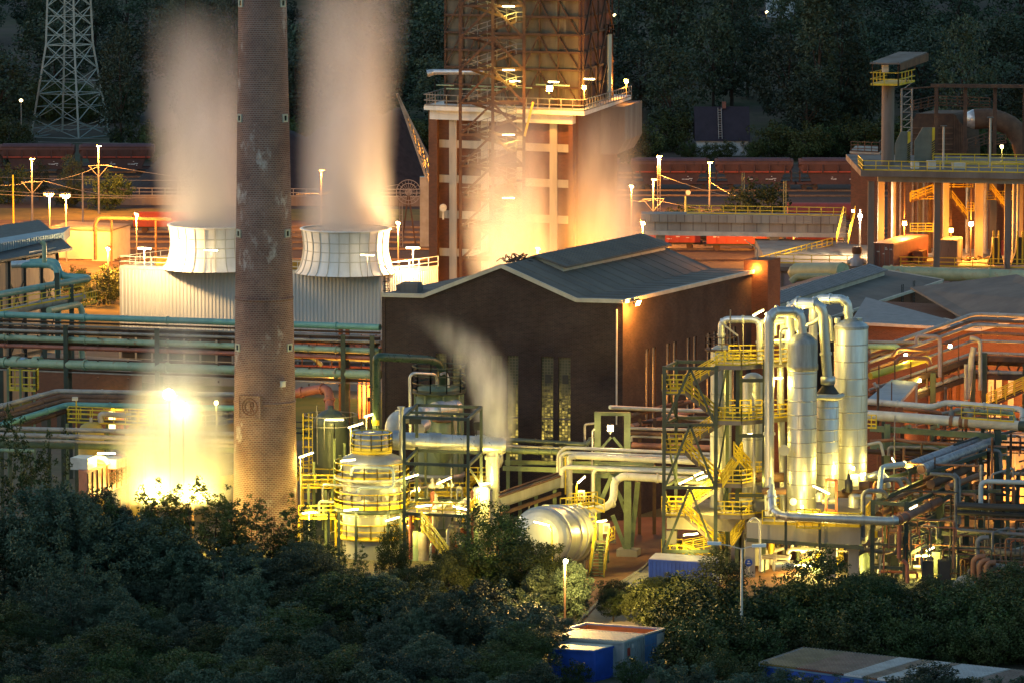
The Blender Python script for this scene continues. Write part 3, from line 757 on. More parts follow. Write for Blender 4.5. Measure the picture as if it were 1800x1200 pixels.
for a0, a1, z0, z1 in sslots:
    o = FR+fyn*a0; wf = MB().obox(o+Z*z0-sn*.14, fyn*(a1-a0), sn*.16, Z*.1).build('window', m_concd, bh)
    MB().prism([o+Z*(z0+.1)-sn*.14, o+fyn*(a1-a0)+Z*(z0+.1)-sn*.14, o+fyn*(a1-a0)+Z*z1-sn*.14, o+Z*z1-sn*.14], -sn*.05).build('window_pane', m_gd, wf)
# lintel courses over each slot
ln = MB()
for a0, a1, z0, z1 in fslots: ln.obox(FL+fxn*(a0-.15)+Z*z1, fxn*(a1-a0+.3), fn*.03, Z*.38)
ln.build('lintel_course', m_brick, bh)
rf = MB()
for (u0, z0), (u1, z1) in zip(gz, gz[1:]):
    rf.prism([FP(u0, -.004, z0), FP(u1, -.004, z1), FP(u1, -.004, z1+.22), FP(u0, -.004, z0+.22)], fy*1.008+fn*0)
rfo = rf.build('roof', m_roof, bh)
sm_ = MB()
for i in range(1, 14):
    v_ = i/14
    for (u0, z0), (u1, z1) in zip(gz[2:], gz[3:]): sm_.beam(FP(u0, v_, z0+.24), FP(u1, v_, z1+.24), .10, .04)
sm_.build('roof_seams', m_roof, rfo)
tr = MB()
for (u0, z0), (u1, z1) in zip(gz, gz[1:]): tr.beam(FP(u0, 0, z0+.12, .12), FP(u1, 0, z1+.12, .12), .22, .36)
tr.beam(FP(1, 0, zE+.1)+sn*.12, FP(1, 1, zE+.1)+sn*.12, .26, .34)
tr.build('roof_trim', m_trim, bh)
ml = MB(); u0, u1, v0, v1 = .435, .625, .22, .97; zr = zE+1.8
ml.prism([FP(u0, v0, zr-.6), FP(u1, v0, zr-1.2), FP(u1, v0, zr+.55), FP(.515, v0, zr+1.45), FP(u0, v0, zr+.75)], fy*(v1-v0))
lo = ml.build('roof_lantern', m_trim, bh)
lr = MB(); lr.prism([FP(u0-.012, v0-.015, zr+.76), FP(.515, v0-.015, zr+1.48), FP(.515, v0-.015, zr+1.66), FP(u0-.012, v0-.015, zr+.94)], fy*(v1-v0+.03))
lr.prism([FP(.515, v0-.015, zr+1.48), FP(u1+.02, v0-.015, zr+.50), FP(u1+.02, v0-.015, zr+.68), FP(.515, v0-.015, zr+1.66)], fy*(v1-v0+.03))
lr.build('lantern_roof', m_roof, lo)
rb = MB()
for i in range(1, 26): rb.beam(FP(.515, v0+(v1-v0)*i/26, zr+1.68), FP(u1+.02, v0+(v1-v0)*i/26, zr+.70), .10, .05)
rb.build('lantern_ribs', m_roof, lo)
wr = MB()
for i in range(18):
    a = random.uniform(0, 6.28); p = FP(.47+random.uniform(-.03, .03), .16+random.uniform(-.03, .03), zE+2.9)
    wr.tube([p, p+V((random.uniform(-.8, .8), random.uniform(-.5, .5), random.uniform(.2, .9))), p+V((random.uniform(-1, 1), random.uniform(-.5, .5), .1))], .05, 5)
wr.build('coiled_cable', m_black, bh)
bx = MB().box(FP(.085, .06, zE+.65), (1.6, 1.6, .9), -.25); bx.box(FP(.04, .12, zE+.45), (2.2, 1.2, .5), -.25); bx.build('roof_box', m_concd, bh)
pt = MB(); pt.prism([FP(.965, .97, 0), FP(1.07, .97, 0), FP(1.07, 1.07, 0), FP(.965, 1.07, 0)], Z*(zE+1.2)); pt.build('corner_pier', m_brickr, bh)
dp = MB(); p = FP(.978, 0, 8.7, .3); dp.tube([p, V((p.x, p.y, zE-.6))], .075, 8); dp.build('downpipe', m_white, bh)
br = MB(); p = FP(1.0, .045, zE+.2)+sn*.2; pl_ = FP(1.0, .035, zE-.1)+sn*1.0; br.beam(p, pl_+Z*.1, .1); br.build('lamp_bracket', m_rust, bh)
flood(bh, pl_, 14000, SODIUM, .5, (.55, -.6, -.5), m_star)
p = D(1331, 466, 456.0); flood(bh, p, 16000, SODIUM, .4, (-.2, -1, -1))
MB().tube([p+Z*.1, p+V((.0, 0, 1.5)), p+V((-1.1, 0, 2.3))], .05, 6).build('lamp_arm', m_rail, bh)
# ================================================================ railway: hopper wagons, red wagons, masts, wires
m_wag = M('hopper_brown', (.145, .078, .070), (.115, .066, .060), .75, scale=.5, streak=1, c3=(.07, .045, .04), amt3=(.58, .72))
m_wagd = M('hopper_lower', (.11, .060, .055), (.08, .05, .047), .8, scale=.5, c3=(.12, .05, .04))
m_hood = M('hopper_hood', (.11, .065, .075), (.08, .05, .06), .7, scale=.5, c3=(.16, .06, .05))
m_wred = M('wagon_red', (.42, .055, .03), (.32, .05, .03), .6, c3=(.16, .05, .035), amt3=(.6, .72))
m_mark = M('stencil_white', (.62, .60, .58), (.5, .48, .46), .7)
def hopper(x, y, label, first=None, red=False):
    g = 'brown hopper wagons coupled in the coal trains'
    if first: return dup(first, (x, y, 0), 0, 1, label, g)
    t_ = thing('hopper_wagon', label, 'freight wagon', (x, y, 0), g); o = V((x, y, 0)); L = 13.3
    b = MB(); sec = [(1.0, 2.7), (1.5, 4.3), (1.42, 4.75), (1.0, 5.05), (.0, 5.2)]
    for sgn in (1,):
        pts = [(-a, z) for a, z in sec]+[(a, z) for a, z in reversed(sec[:-1])]
    rings = []
    for k_, (xx, dz, sc_) in enumerate(((-L/2+.25, .5, .97), (-L/2+.9, 0, 1), (L/2-.9, 0, 1), (L/2-.25, .5, .97))):
        rings.append([o+V((xx, a*sc_, (z if z > 3 else z+dz*2.2)-(.12 if sc_ < 1 else 0))) for a, z in pts])
    n = len(pts); vs_ = [p for r in rings for p in r]; fs = []
    for i in range(3):
        for k_ in range(n): fs.append((i*n+k_, i*n+(k_+1) % n, (i+1)*n+(k_+1) % n, (i+1)*n+k_))
    fs += [tuple(range(n-1, -1, -1)), tuple(range(3*n, 4*n))]
    b.add(vs_, fs); b.build('hopper_body', m_wag, t_)
    sp = MB()
    for xx in (-5, -2.5, 0, 2.5, 5): sp.beam(o+V((xx, -1.50, 2.9)), o+V((xx, -1.53, 4.2)), .22)
    sp.beam(o+V((-L/2+.6, -1.45, 4.72)), o+V((L/2-.6, -1.45, 4.72)), .16); sp.beam(o+V((-L/2+.6, -.5, 5.14)), o+V((L/2-.6, -.5, 5.14)), .2, .1)
    sp.build('side_rib', m_wagd, t_); rfm = MB(); rfm.prism([o+V((-L/2+.8, -1.46, 4.74)), o+V((-L/2+.8, -1.03, 5.1)), o+V((-L/2+.8, 0, 5.26)), o+V((-L/2+.8, 1.03, 5.1)), o+V((-L/2+.8, 1.46, 4.74))], V((L-1.6, 0, 0))); rfm.build('hood', m_hood, t_); MB().beam(o+V((-L/2+.9, -1.42, 3.0)), o+V((L/2-.9, -1.42, 3.0)), .16, .22).build('red_band', m_wred, t_)
    lo = MB(); lo.prism([o+V((-4.9, -1.25, 2.75)), o+V((4.9, -1.25, 2.75)), o+V((4.2, -1.25, 1.15)), o+V((-4.2, -1.25, 1.15))], V((0, 2.5, 0))); lo.build('chute_body', m_wagd, t_)
    ch_ = MB().beam(o+V((-L/2, -1.2, 1.1)), o+V((L/2, -1.2, 1.1)), .2, .34); ch_.beam(o+V((-L/2, 1.2, 1.1)), o+V((L/2, 1.2, 1.1)), .2, .34)
    for xx in (-L/2+.1, L/2-.1): ch_.beam(o+V((xx, -1.3, 1.1)), o+V((xx, 1.3, 1.1)), .25, .4)
    for xx in (-L/2+.5, L/2-.5):
        for yy in (-1.2, 1.2): ch_.beam(o+V((xx, yy, 1.2)), o+V((xx, yy, 3.2)), .12)
    for xx in (-L/2-.35, L/2+.35):
        for yy in (-.9, .9): ch_.tube([o+V((xx, yy, 1.1)), o+V((xx*.96, yy, 1.1))], .2, 8)
    ch_.build('chassis', m_wagd, t_)
    for bx_ in (-4.6, 4.6):
        bo = MB().box(o+V((bx_, 0, .62)), (2.6, 2.0, .3))
        bg_ = bo.build('bogie', m_black, t_); wh = MB()
        for dx in (-.9, .9):
            for yy in (-.8, .8): wh.tube([o+V((bx_+dx, yy-.07, .46)), o+V((bx_+dx, yy+.07, .46))], .46, 14)
        wh.build('wheels', m_rust, bg_)
    mk = MB(); rr = random.Random(int(x*10))
    for i in range(9):
        a = rr.uniform(-4.2, 3.8); z = rr.uniform(1.5, 2.4); mk.obox(o+V((a, -1.28, z)), V((rr.uniform(.15, .7), 0, 0)), V((0, .02, 0)), V((0, 0, rr.uniform(.08, .22))))
    mk.build('stencil_marks', m_mark, t_)
    return t_
Yt = 790; xs_ = [PX(px, Yt, 3).x for px in (1020, 1178, 1325, 1472, 1619, 1766)]
hw = hopper(xs_[0], Yt, 'brown hopper wagon in the steam behind the quenching tower, right of its brick side')
for x, lab in zip(xs_[1:], ('brown hopper wagon behind the leftmost lattice mast and tall lamp post', 'brown hopper wagon behind the round bush by the railway', 'brown hopper wagon left of the small orange brick cabin',
                            'brown hopper wagon hidden behind the concrete platform columns', 'brown hopper wagon farthest right behind the platform')): hopper(x, Yt, lab, hw)
Yt2 = 822
for px, lab in ((-78, 'brown hopper wagon cut by the left edge of the picture'), (66, 'brown hopper wagon directly below the lattice pylon'), (206, 'brown hopper wagon running behind the dark coal heap')):
    hopper(PX(px, Yt2, 3).x, Yt2, lab, hw)
# coal heap
m_coal = M('coal', (.022, .020, .024), (.034, .030, .034), .9, scale=.8, bump=.6)
hp = MB(); nx_, ny_ = 60, 16; x0, x1 = PX(225, 790, 0).x, PX(790, 790, 0).x
def heap(u, v_):
    k_ = min(1, u*5.5)*min(1, (1-u)*7); prof_ = 9.2+3.4*min(1, max(0, (u-.55)*4))+.5*math.sin(u*31)+.35*math.sin(u*77)
    return max(-.3, k_*prof_*min(1, v_*2.0)*min(1, (1-v_)*3.2))
vs_ = [V((x0+(x1-x0)*i/nx_+random.uniform(-.2, .2), 765+42*j/ny_+random.uniform(-.2, .2), heap(i/nx_, j/ny_)-.05)) for j in range(ny_+1) for i in range(nx_+1)]
hp.add(vs_, [(j*(nx_+1)+i, j*(nx_+1)+i+1, (j+1)*(nx_+1)+i+1, (j+1)*(nx_+1)+i) for j in range(ny_) for i in range(nx_)], True)
tag(hp.build('coal_heap', m_coal, loc=((x0+x1)/2*0+x0, 786, 0)), 'long dark heap of coal behind the two steam plumes', 'coal heap')
cw = thing('retaining_wall', 'low dark railed wall at the foot of the coal heap', 'wall', PX(480, 760, 0))
a, b_ = PX(200, 760, 0), PX(765, 757, 0); mb = MB().obox(a, b_-a, V((0, .4, 0)), Z*1.5); mb.build('wall', m_concd, cw)
MB().rail([a+Z*1.5, b_+Z*1.5], 1.2, 2.0, .06).build('railing', m_rail, cw)
# red wagons
def van(x, y, label, L=10, mat=None, open_top=False, g='red freight wagons'):
    t_ = thing('red_wagon', label, 'freight wagon', (x, y, 0), g); o = V((x, y, 0)); mat = mat or m_wred
    b = MB()
    if open_top:
        b.obox(o+V((-L/2, -1.4, 1.1)), V((L, 0, 0)), V((0, .12, 0)), Z*1.9); b.obox(o+V((-L/2, 1.28, 1.1)), V((L, 0, 0)), V((0, .12, 0)), Z*1.9)
        b.obox(o+V((-L/2, -1.28, 1.1)), V((.12, 0, 0)), V((0, 2.56, 0)), Z*1.9); b.obox(o+V((L/2-.12, -1.28, 1.1)), V((.12, 0, 0)), V((0, 2.56, 0)), Z*1.9); b.obox(o+V((-L/2, -1.28, 1.0)), V((L, 0, 0)), V((0, 2.56, 0)), Z*.12)
    else: b.obox(o+V((-L/2, -1.35, 1.1)), V((L, 0, 0)), V((0, 2.7, 0)), Z*2.3)
    b.build('wagon_body', mat, t_)
    if not open_top:
        rf_ = MB(); pts = [o+V((-L/2-.1, 1.42*math.cos(q), 3.38+.95*math.sin(q))) for q in [i*math.pi/10 for i in range(11)]]
        rf_.prism(pts, V((L+.2, 0, 0))); rf_.build('roof', M('wagon_roof', (.30, .09, .06), (.22, .07, .05), .6), t_)
    rb_ = MB(); nn = int(L/1.25)
    for i in range(nn+1): rb_.beam(o+V((-L/2+L*i/nn, -1.40, 1.1)), o+V((-L/2+L*i/nn, -1.40, 3.0)), .10)
    rb_.beam(o+V((-L/2, -1.42, 3.0)), o+V((L/2, -1.42, 3.0)), .14)
    rb_.build('side_post', mat, t_)
    ch_ = MB().obox(o+V((-L/2-.1, -1.1, .8)), V((L+.2, 0, 0)), V((0, 2.2, 0)), Z*.3)
    for xx in (-L/2-.4, L/2+.1):
        for yy in (-.9, .9): ch_.tube([o+V((xx, yy, .95)), o+V((xx+.35, yy, .95))], .2, 8)
    ch_.build('chassis', m_black, t_)
    wh = MB()
    for dx in (-L*.33, L*.33):
        for yy in (-.8, .8): wh.tube([o+V((dx, yy-.07, .46)), o+V((dx, yy+.07, .46))], .46, 14)
    wh.build('wheels', m_rust, t_)
    mk = MB(); rr = random.Random(int(x*7+y))
    for i in range(7): mk.obox(o+V((rr.uniform(-L*.42, L*.35), -1.385, rr.uniform(1.3, 2.4))), V((rr.uniform(.2, .7), 0, 0)), V((0, .02, 0)), V((0, 0, rr.uniform(.06, .16))))
    mk.build('stencil_marks', m_mark, t_)
    return t_
van(PX(292, 712, 0).x, 712, 'bright red open goods wagon beside the left cooling stack plume', 9.4, open_top=True)
van(PX(1294, 684, 0).x, 684, 'red covered wagon under the concrete bridge behind the brick hall roof', 8.4)
van(PX(1178, 686, 0).x, 686, 'red covered wagon half hidden by the brick hall roof ridge', 8.4)
van(PX(1432, 690, 0).x, 690, 'dark red covered wagon under the bridge left of the steel steps', 8.0, M('wagon_dull_red', (.26, .05, .03), (.18, .045, .03), .65))
tw = thing('tank_wagon', 'long orange red tank wagon above the concrete bridge railing', 'freight wagon', PX(1450, 722, 0), 'red freight wagons')
o = PX(1450, 722, 0); b = MB()
b.tube([o+V((-5.6, 0, 2.3)), o+V((-5.2, 0, 2.3)), o+V((5.2, 0, 2.3)), o+V((5.6, 0, 2.3))], 1.3, 20, 0); b.build('tank', m_wred, tw)
c_ = MB().obox(o+V((-5.8, -1, .8)), V((11.6, 0, 0)), V((0, 2, 0)), Z*.25); c_.build('chassis', m_black, tw)
wh = MB()
for dx in (-4.2, -2.6, 2.6, 4.2): wh.tube([o+V((dx, -.85, .46)), o+V((dx, .85, .46))], .46, 14)
wh.build('wheels', m_rust, tw)
# masts and lamps of the railway yard
GM = 'lamp masts of the railway yard'
def mast(px, ytop, Y, label, lit=1500, arm=.5, zbrk=None, mat=None, wires=None, lattice=False):
    b0 = PX(px, Y, 0); zt_ = ZY(ytop, Y); t_ = thing('lamp_mast' if lit is not None else 'catenary_mast', label, 'lamp post' if lit is not None else 'mast', b0, GM if lit is not None else 'catenary masts')
    mb = MB()
    if lattice:
        for dx in (-.22, .22): mb.beam(b0+V((dx, 0, 0)), b0+V((dx*.7, 0, zt_)), .12)
        for i in range(int(zt_/.9)): mb.beam(b0+V((-.2, 0, i*.9)), b0+V((.2, 0, i*.9+.15)), .07)
    else: mb.tube([b0, b0+Z*zt_], .17, 8, 0, r2=.10)
    mb.build('pole', mat or m_rail, t_)
    if zbrk:
        br_ = MB(); zb_ = ZY(zbrk, Y); br_.beam(b0+V((-1.6, 0, zb_+.1)), b0+V((1.6, 0, zb_+.2)), .09); br_.beam(b0+V((.1, 0, zb_-1.5)), b0+V((1.6, 0, zb_+.2)), .09); br_.beam(b0+V((-.1, 0, zb_-1.5)), b0+V((-1.5, 0, zb_+.1)), .07)
        br_.build('bracket', m_rail, t_)
    if lit is not None:
        h = MB().box(b0+V((arm*.2, 0, zt_+.06)), (.85, .4, .12)); ho = h.build('lamp_head', m_house, t_)
        if lit:
            MB().box(b0+V((.05, -.05, zt_-.05)), (.7, .4, .07)).build('lamp_glass', m_sod, ho); light(b0+V((0, -.8, zt_-.5)), lit*11, SODIUM, .3, ho)
    return t_
mast(57, 280, 727, 'tall lamp mast second from left with wire bracket', 3200, zbrk=322)
mast(174, 257, 744, 'tallest lamp mast with wire bracket beside the brown hopper wagon', 3200, zbrk=293)
mast(565, 300, 720, 'thin lamp mast showing faintly through the right steam plume', 2500)
mast(1158, 275, 742, 'tall lattice lamp mast right of the quenching tower steam', 2600, lattice=True)
mast(1148, 316, 690, 'short glowing lamp mast beside the lattice lamp mast', 2600, zbrk=352)
mast(1247, 286, 748, 'lamp mast standing over the lit pointed bush', 2600)
mast(24, 308, 702, 'thick yellow lit catenary mast near the left edge', None, mat=m_yellow)
mast(146, 305, 716, 'thin grey mast left of the tallest lamp mast', None)
mast(1306, 304, 735, 'lattice catenary mast before the middle hopper wagon', None, lattice=True, mat=m_trestle)
mast(1379, 318, 700, 'lattice catenary mast before the red tank wagon', None, lattice=True, mat=m_trestle)
mast(705, 358, 690, 'short lattice mast left of the quenching tower base', None, lattice=True)
mast(-40, 330, 720, 'catenary mast just outside the left edge', None)
def twin(px, ytop, Y, label, lit):
    b0 = PX(px, Y, 0); zt_ = ZY(ytop, Y); t_ = thing('floodlight_mast', label, 'lamp post', b0, 'floodlight masts in the yard')
    MB().tube([b0, b0+Z*zt_], .1, 8, 0).build('pole', m_rail, t_)
    for s_ in (-.5, .35):
        h = MB(); h.obox(b0+V((s_-.3, -.5, zt_-.1)), V((.62, 0, 0)), V((0, .75, .25)), V((0, -.1, .3))); h.build('floodlight', m_house, t_)
    if lit:
        MB().box(b0+V((0, -.2, zt_-.25)), (.8, .3, .12)).build('lamp_glass', m_sod, t_); light(b0+V((0, -.8, zt_-.7)), lit*12, SODIUM, .3, t_)
    return t_
twin(88, 342, 690, 'twin headed floodlight mast behind the left hut', 4000); twin(117, 344, 668, 'floodlight mast before the pale lit hut', 5000)
wi = thing('overhead_wires', 'overhead wires strung across the railway yard', 'wires', (0, 700, 0)); wm = MB()
def wire(p, q, sag=.4, r=.035):
    m_ = (p+q)/2-Z*sag; wm.tube([p, (p+m_)/2-Z*sag*.25, m_, (q+m_)/2-Z*sag*.25, q], r, 4, 0, False)
for (x0, y0_, Y0), (x1, y1_, Y1) in (((0, 326, 727), (57, 318, 727)), ((75, 318, 727), (230, 350, 727)), ((90, 318, 744), (174, 293, 744)), ((184, 291, 744), (420, 322, 735)), ((0, 312, 760), (420, 316, 760)),
                                     ((0, 336, 705), (300, 344, 705)), ((0, 342, 700), (300, 347, 700)), ((1160, 308, 742), (1300, 350, 735)), ((1150, 352, 690), (1330, 378, 690)), ((1100, 350, 690), (1148, 352, 690)),
                                     ((1248, 320, 748), (1306, 350, 740)), ((520, 342, 720), (700, 325, 720)), ((1100, 250, 860), (1560, 250, 860)), ((1100, 263, 860), (1560, 265, 860)), ((0, 240, 860), (420, 244, 860)), ((0, 248, 856), (420, 250, 856))):
    wire(D(x0, y0_, Y0), D(x1, y1_, Y1), .3)
wm.build('wire', m_rail, wi)
sg = thing('signal_disc', 'round white railway signal disc on a grey post', 'signal', PX(1205, 700, 0)); b0 = PX(1205, 700, 0)
MB().tube([b0, b0+Z*ZY(345, 700)], .16, 8, 0).build('post', m_trestle, sg); p = b0+Z*ZY(339, 700)+V((.35, -.2, 0)); MB().tube([p, p+V((0, .1, 0))], .36, 18).build('disc', m_mark, sg)
# yard bushes
for kind, px, Y, s, lab in (('bush', 188, 752, 1.5, 'pointed lit bush behind the tallest lamp mast'), ('bush', 120, 756, 1.0, 'bush between the two tall lamp masts'), ('fb', 126, 764, .40, 'slim dark tree before the coupling of two hopper wagons'),
                            ('fb', 70, 768, .34, 'dark shrubby tree behind the second lamp mast'), ('bush', 15, 762, 1.6, 'dark bush at the left edge below the train'),
                            ('bush', 1243, 700, 1.2, 'pointed orange lit bush before the lamp mast'), ('bush', 1322, 712, 2.0, 'large round bush before the middle hopper wagon'), ('bush', 1222, 704, 1.0, 'low lit bush left of the pointed one'),
                            ('bush', 1285, 715, 1.0, 'small bush left of the large round one'), ('bush', 1195, 712, 1.1, 'small dark bush at the foot of the signal disc'),
                            ('bush', 183, 612, 1.25, 'orange lit bush beside the cooling hall corner'), ('bush', 128, 625, .9, 'low bush glowing before the pale hut'), ('bush', 205, 622, 1.0, 'bush touching the corner of the cooling hall'),
                            ('bush', 1180, 452, .9, 'low bush under the brick hall side wall')):
    place(kind, PX(px, Y, 0).x, Y, s, px*.1, lab, 'bushes of the works yard', 0 if Y < 850 else None)
for i in range(64):
    px = -40+i*29+random.uniform(-10, 10); Y = random.uniform(846, 862) if not 30 < px < 225 else random.uniform(893, 905); x = PX(px, Y, 0).x
    if not 900 < px < 1080: place('bush', x, Y, .85 if 1205 < px < 1335 else random.uniform(1.3, 2.1), None, 'dark shrub in the row of shrubs at the foot of the hillside forest', 'shrubs along the forest edge')
# far buildings on the hillside
m_slate = M('slate_roof', (.034, .030, .042), (.028, .025, .034), .7); m_rend = M('white_render', (.55, .57, .60), (.48, .5, .52), .8)
o = PX(1270, 856, 0); fh = thing('house', 'house with large dark tiled roof among the trees', 'house', o)
a = o+V((-4.6, 0, 0)); MB().obox(a, V((9.2, 0, 0)), V((0, 9, 0)), Z*3.4).build('wall', m_rend, fh)
ro = MB(); zr_ = ZY(188, 860); ro.prism([a+V((-.3, -.5, 3.2)), a+V((-.3, 9.5, 3.2)), a+V((-.3, 4.5, zr_))], V((9.8, 0, 0))); r_ = ro.build('roof', m_slate, fh)
MB().box(V((o.x+.4, 860, zr_+.3)), (.7, .6, 1.2)).build('chimney', M('chimney_brick_small', (.2, .09, .07), None, .8), r_)
ld = MB(); ld.ladder(a+V((4.2, -.45, 3.6)), a+V((4.2, 4.0, zr_-.2)), (1, 0, 0), .6, .06, .5); ld.build('roof_ladder', m_rail, r_)
for px, py, w_, lab in ((1342, 48, 1.7, 'small white house wall glimpsed between the hillside trees'), (1385, 3, 4.5, 'white and red house at the top edge among trees')):
    o = PX(px, 1010, 0); o.z = ZY(py, 1010)-3; t_ = thing('house', lab, 'house', o); MB().obox(o-V((w_, 0, 4)), V((2*w_, 0, 0)), V((0, 5, 0)), Z*8).build('wall', m_rend, t_)
    MB().prism([o+V((-w_-.3, -.5, 4)), o+V((-w_-.3, 5.5, 4)), o+V((-w_-.3, 2.5, 6.3))], V((2*w_+.6, 0, 0))).build('roof', m_slate, t_)
for px, py, Y, lab in ((1303, 31, 930, 'small yellow street lamp in front of the white house wall'), (37, 177, 860, 'tiny orange street lamp left of the pylon'), (1080, 27, 930, 'small street lamp above the silver vent stack'), (1348, 22, 960, 'faint street lamp right of the white house')):
    p = D(px, py, Y); b0 = V((p.x, p.y, hill(p.x, p.y))); t_ = thing('street_lamp', lab, 'street lamp', b0, 'street lamps on the hillside')
    MB().tube([b0, p], .09, 6, 0).build('pole', m_rail, t_); MB().lathe(p, [(.02, -.3), (.3, -.12), (.32, .1), (.02, .3)], 10).build('lamp_head', m_dim, t_); light(p-Z*.5, 60, WARM, .2, t_)
# lattice pylon
pc = V((PX(124, 880, 0).x, 880, hill(0, 880))); py_ = thing('lattice_pylon', 'grey green lattice electricity pylon rising out of the top edge at left', 'pylon', pc)
m_pyl = M('pylon_paint', (.30, .37, .36), (.24, .30, .29), .6)
def leg(k_, z):
    zt_ = pc.z; r = 7.3 if z <= zt_ else (7.3+(4.35-7.3)*(z-zt_)/(19-zt_) if z < 19 else 4.35-(z-19)*.045)
    a = R(17)+k_*math.pi/2; return V((pc.x+r*math.cos(a), pc.y+r*math.sin(a), z))
lv_ = [pc.z, 5.5, 10.2, 14.7, 19, 22.5, 26, 29.5, 33, 36.5, 40]; lg = MB(); lx = MB()
for k_ in range(4):
    for z0, z1 in zip(lv_, lv_[1:]):
        lg.beam(leg(k_, z0), leg(k_, z1), .34)
        a, b_, c_, d_ = leg(k_, z0), leg(k_+1, z0), leg(k_, z1), leg(k_+1, z1)
        lx.beam(a, d_, .13); lx.beam(b_, c_, .13)
        mid = (a+d_)/2; lx.beam((a+c_)/2, mid, .09); lx.beam((b_+d_)/2, mid, .09)
        if z0 in (10.2, 19) or z0 == pc.z: lx.beam(a, b_, .16)
lg.build('corner_leg', m_pyl, py_); lx.build('lattice', m_pyl, py_)
# crane boom and cable reel left of the quenching tower
tip = D(698, 165, 640); cb = thing('crane', 'grey lattice crane boom leaning out from behind the quenching tower', 'crane', PX(800, 640, 0))
bs = [PX(792, 640, 4.5), PX(792, 640, 10.5), PX(792, 643, 7)]; bo = MB()
for b0 in bs: bo.beam(tip, b0, .26)
for i in range(1, 11):
    q = [tip+(b0-tip)*(i/11) for b0 in bs]; q2 = [tip+(b0-tip)*((i+1)/11) for b0 in bs]
    for k_ in range(3): bo.beam(q[k_], q[(k_+1) % 3], .15); bo.beam(q[k_], q2[(k_+1) % 3], .11)
bo.build('boom', M('crane_paint', (.34, .31, .25), (.26, .23, .18), .6), cb)
MB().box(PX(800, 640, 5.5), (4, 4, 11)).build('slewing_tower', m_concd, cb)
cr = thing('cable_reel', 'large spoked cable reel before the coal heap', 'reel', PX(718, 690, 0)); c_ = D(718, 338, 690); wl = MB(); r0 = 1.75
for rr_ in (r0, r0*.7, r0*.25): wl.tube([c_+V((math.cos(t_)*rr_, 0, math.sin(t_)*rr_)) for t_ in [i*math.pi/16 for i in range(33)]], .06, 5, 0, False)
for i in range(20): wl.beam(c_, c_+V((math.cos(i*.314)*r0, 0, math.sin(i*.314)*r0)), .05)
wl.build('wheel', m_rail, cr)
sd = MB(); g0 = V((c_.x, c_.y+.4, 0)); sd.beam(g0-V((1, 0, 0)), c_+V((0, .4, 0)), .2); sd.beam(g0+V((1, 0, 0)), c_+V((0, .4, 0)), .2); sd.build('stand', m_rust, cr)
o = PX(748, 690, 0); MB().obox(o-V((.8, 0, 0)), V((1.6, 0, 0)), V((0, 2, 0)), Z*ZY(312, 690)).build('machine_panel', M('panel_paint', (.38, .35, .28), (.3, .27, .2), .6), cr)
# yard huts at left
m_hut = M('pale_plaster', (.62, .52, .36), (.52, .43, .30), .8, scale=.4, c3=(.3, .24, .16), amt3=(.62, .75))
hz = ZY(402, 672); a, b_, c_ = PX(88, 672, 0), PX(196, 668, 0), PX(229, 677, 0); d_ = a+(c_-b_)
ht = thing('yard_hut', 'pale flat roofed hut brightly lit by orange light', 'hut', a); MB().prism([a, b_, c_, d_], Z*hz).build('wall', m_hut, ht)
MB().prism([p+(p-(a+c_)/2)*.03+Z*hz for p in (a, b_, c_, d_)], Z*.2).build('roof', m_roof, ht)
vt = MB(); vt.obox(a+(b_-a)*.04+V((0, -.05, hz-.9)), V((.6, 0, 0)), V((0, .06, 0)), Z*.4); vt.build('vent', m_concd, ht)
pl = thing('steam_pipe_line', 'rusty pipe loop climbing over the pale lit hut and crossing right', 'pipe', PX(168, 660, 0)); mb = MB()
mb.tube([D(168, 457, 660), D(167, 395, 660), D(172, 383, 660), D(300, 386, 662)], .26, 8); mb.build('pipe', m_brown, pl); mb = MB()
for px in (196, 274): mb.tube([PX(px, 661, 0), D(px, 388, 661)], .16, 8, 0)
mb.build('post', m_rust, pl)
a, b_, c_ = PX(8, 690, 0), PX(56, 688, 0), PX(86, 697, 0); d_ = a+(c_-b_); hz = ZY(420, 689)
ht = thing('yard_hut', 'low hut with overhanging roof and lit windows left of the pale hut', 'hut', a); MB().prism([a, b_, c_, d_], Z*hz).build('wall', m_hut, ht)
MB().prism([p+(p-(a+c_)/2)*.1+Z*hz for p in (a, b_, c_, d_)], Z*.22).build('roof', m_trim, ht)
m_win = emit('lit_window', (1.0, .75, .35), .5)
for q in (.1, .62):
    MB().obox(a+(b_-a)*q+V((0, -.05, hz*.35)), (b_-a)*.22, V((0, .06, 0)), Z*hz*.4).build('window', m_win, ht)
m_sky = None
# yard floodlights that fill the track area with orange light
for px, py, Y, pw, lab in ((240, 380, 655, 9000, 'orange yard lamp right of the pale hut beside the plume'), (700, 395, 640, 9000, 'orange yard lamp between cooling stack and quenching tower'), (1395, 395, 668, 4500, 'orange lamp under the concrete bridge'), (1110, 330, 700, 4200, 'orange yard lamp hidden in steam right of the quenching tower'),
    (1130, 395, 545, 1700, 'orange yard lamp at the foot of the plain brick tower side'), (945, 440, 532, 2200, 'orange lamp in the steam just behind the brick hall roof'), (190, 440, 612, 3000, 'orange lamp before the pale hut wall among the bushes')):
    p = D(px, py, Y); b0 = V((p.x, p.y, 0)); t_ = thing('yard_lamp', lab, 'lamp post', b0, 'orange yard lamps'); MB().tube([b0, p], .1, 8, 0).build('pole', m_rail, t_)
    flood(t_, p+Z*.2, pw*15, SODIUM, .5, (-.3, -.7, -.8))
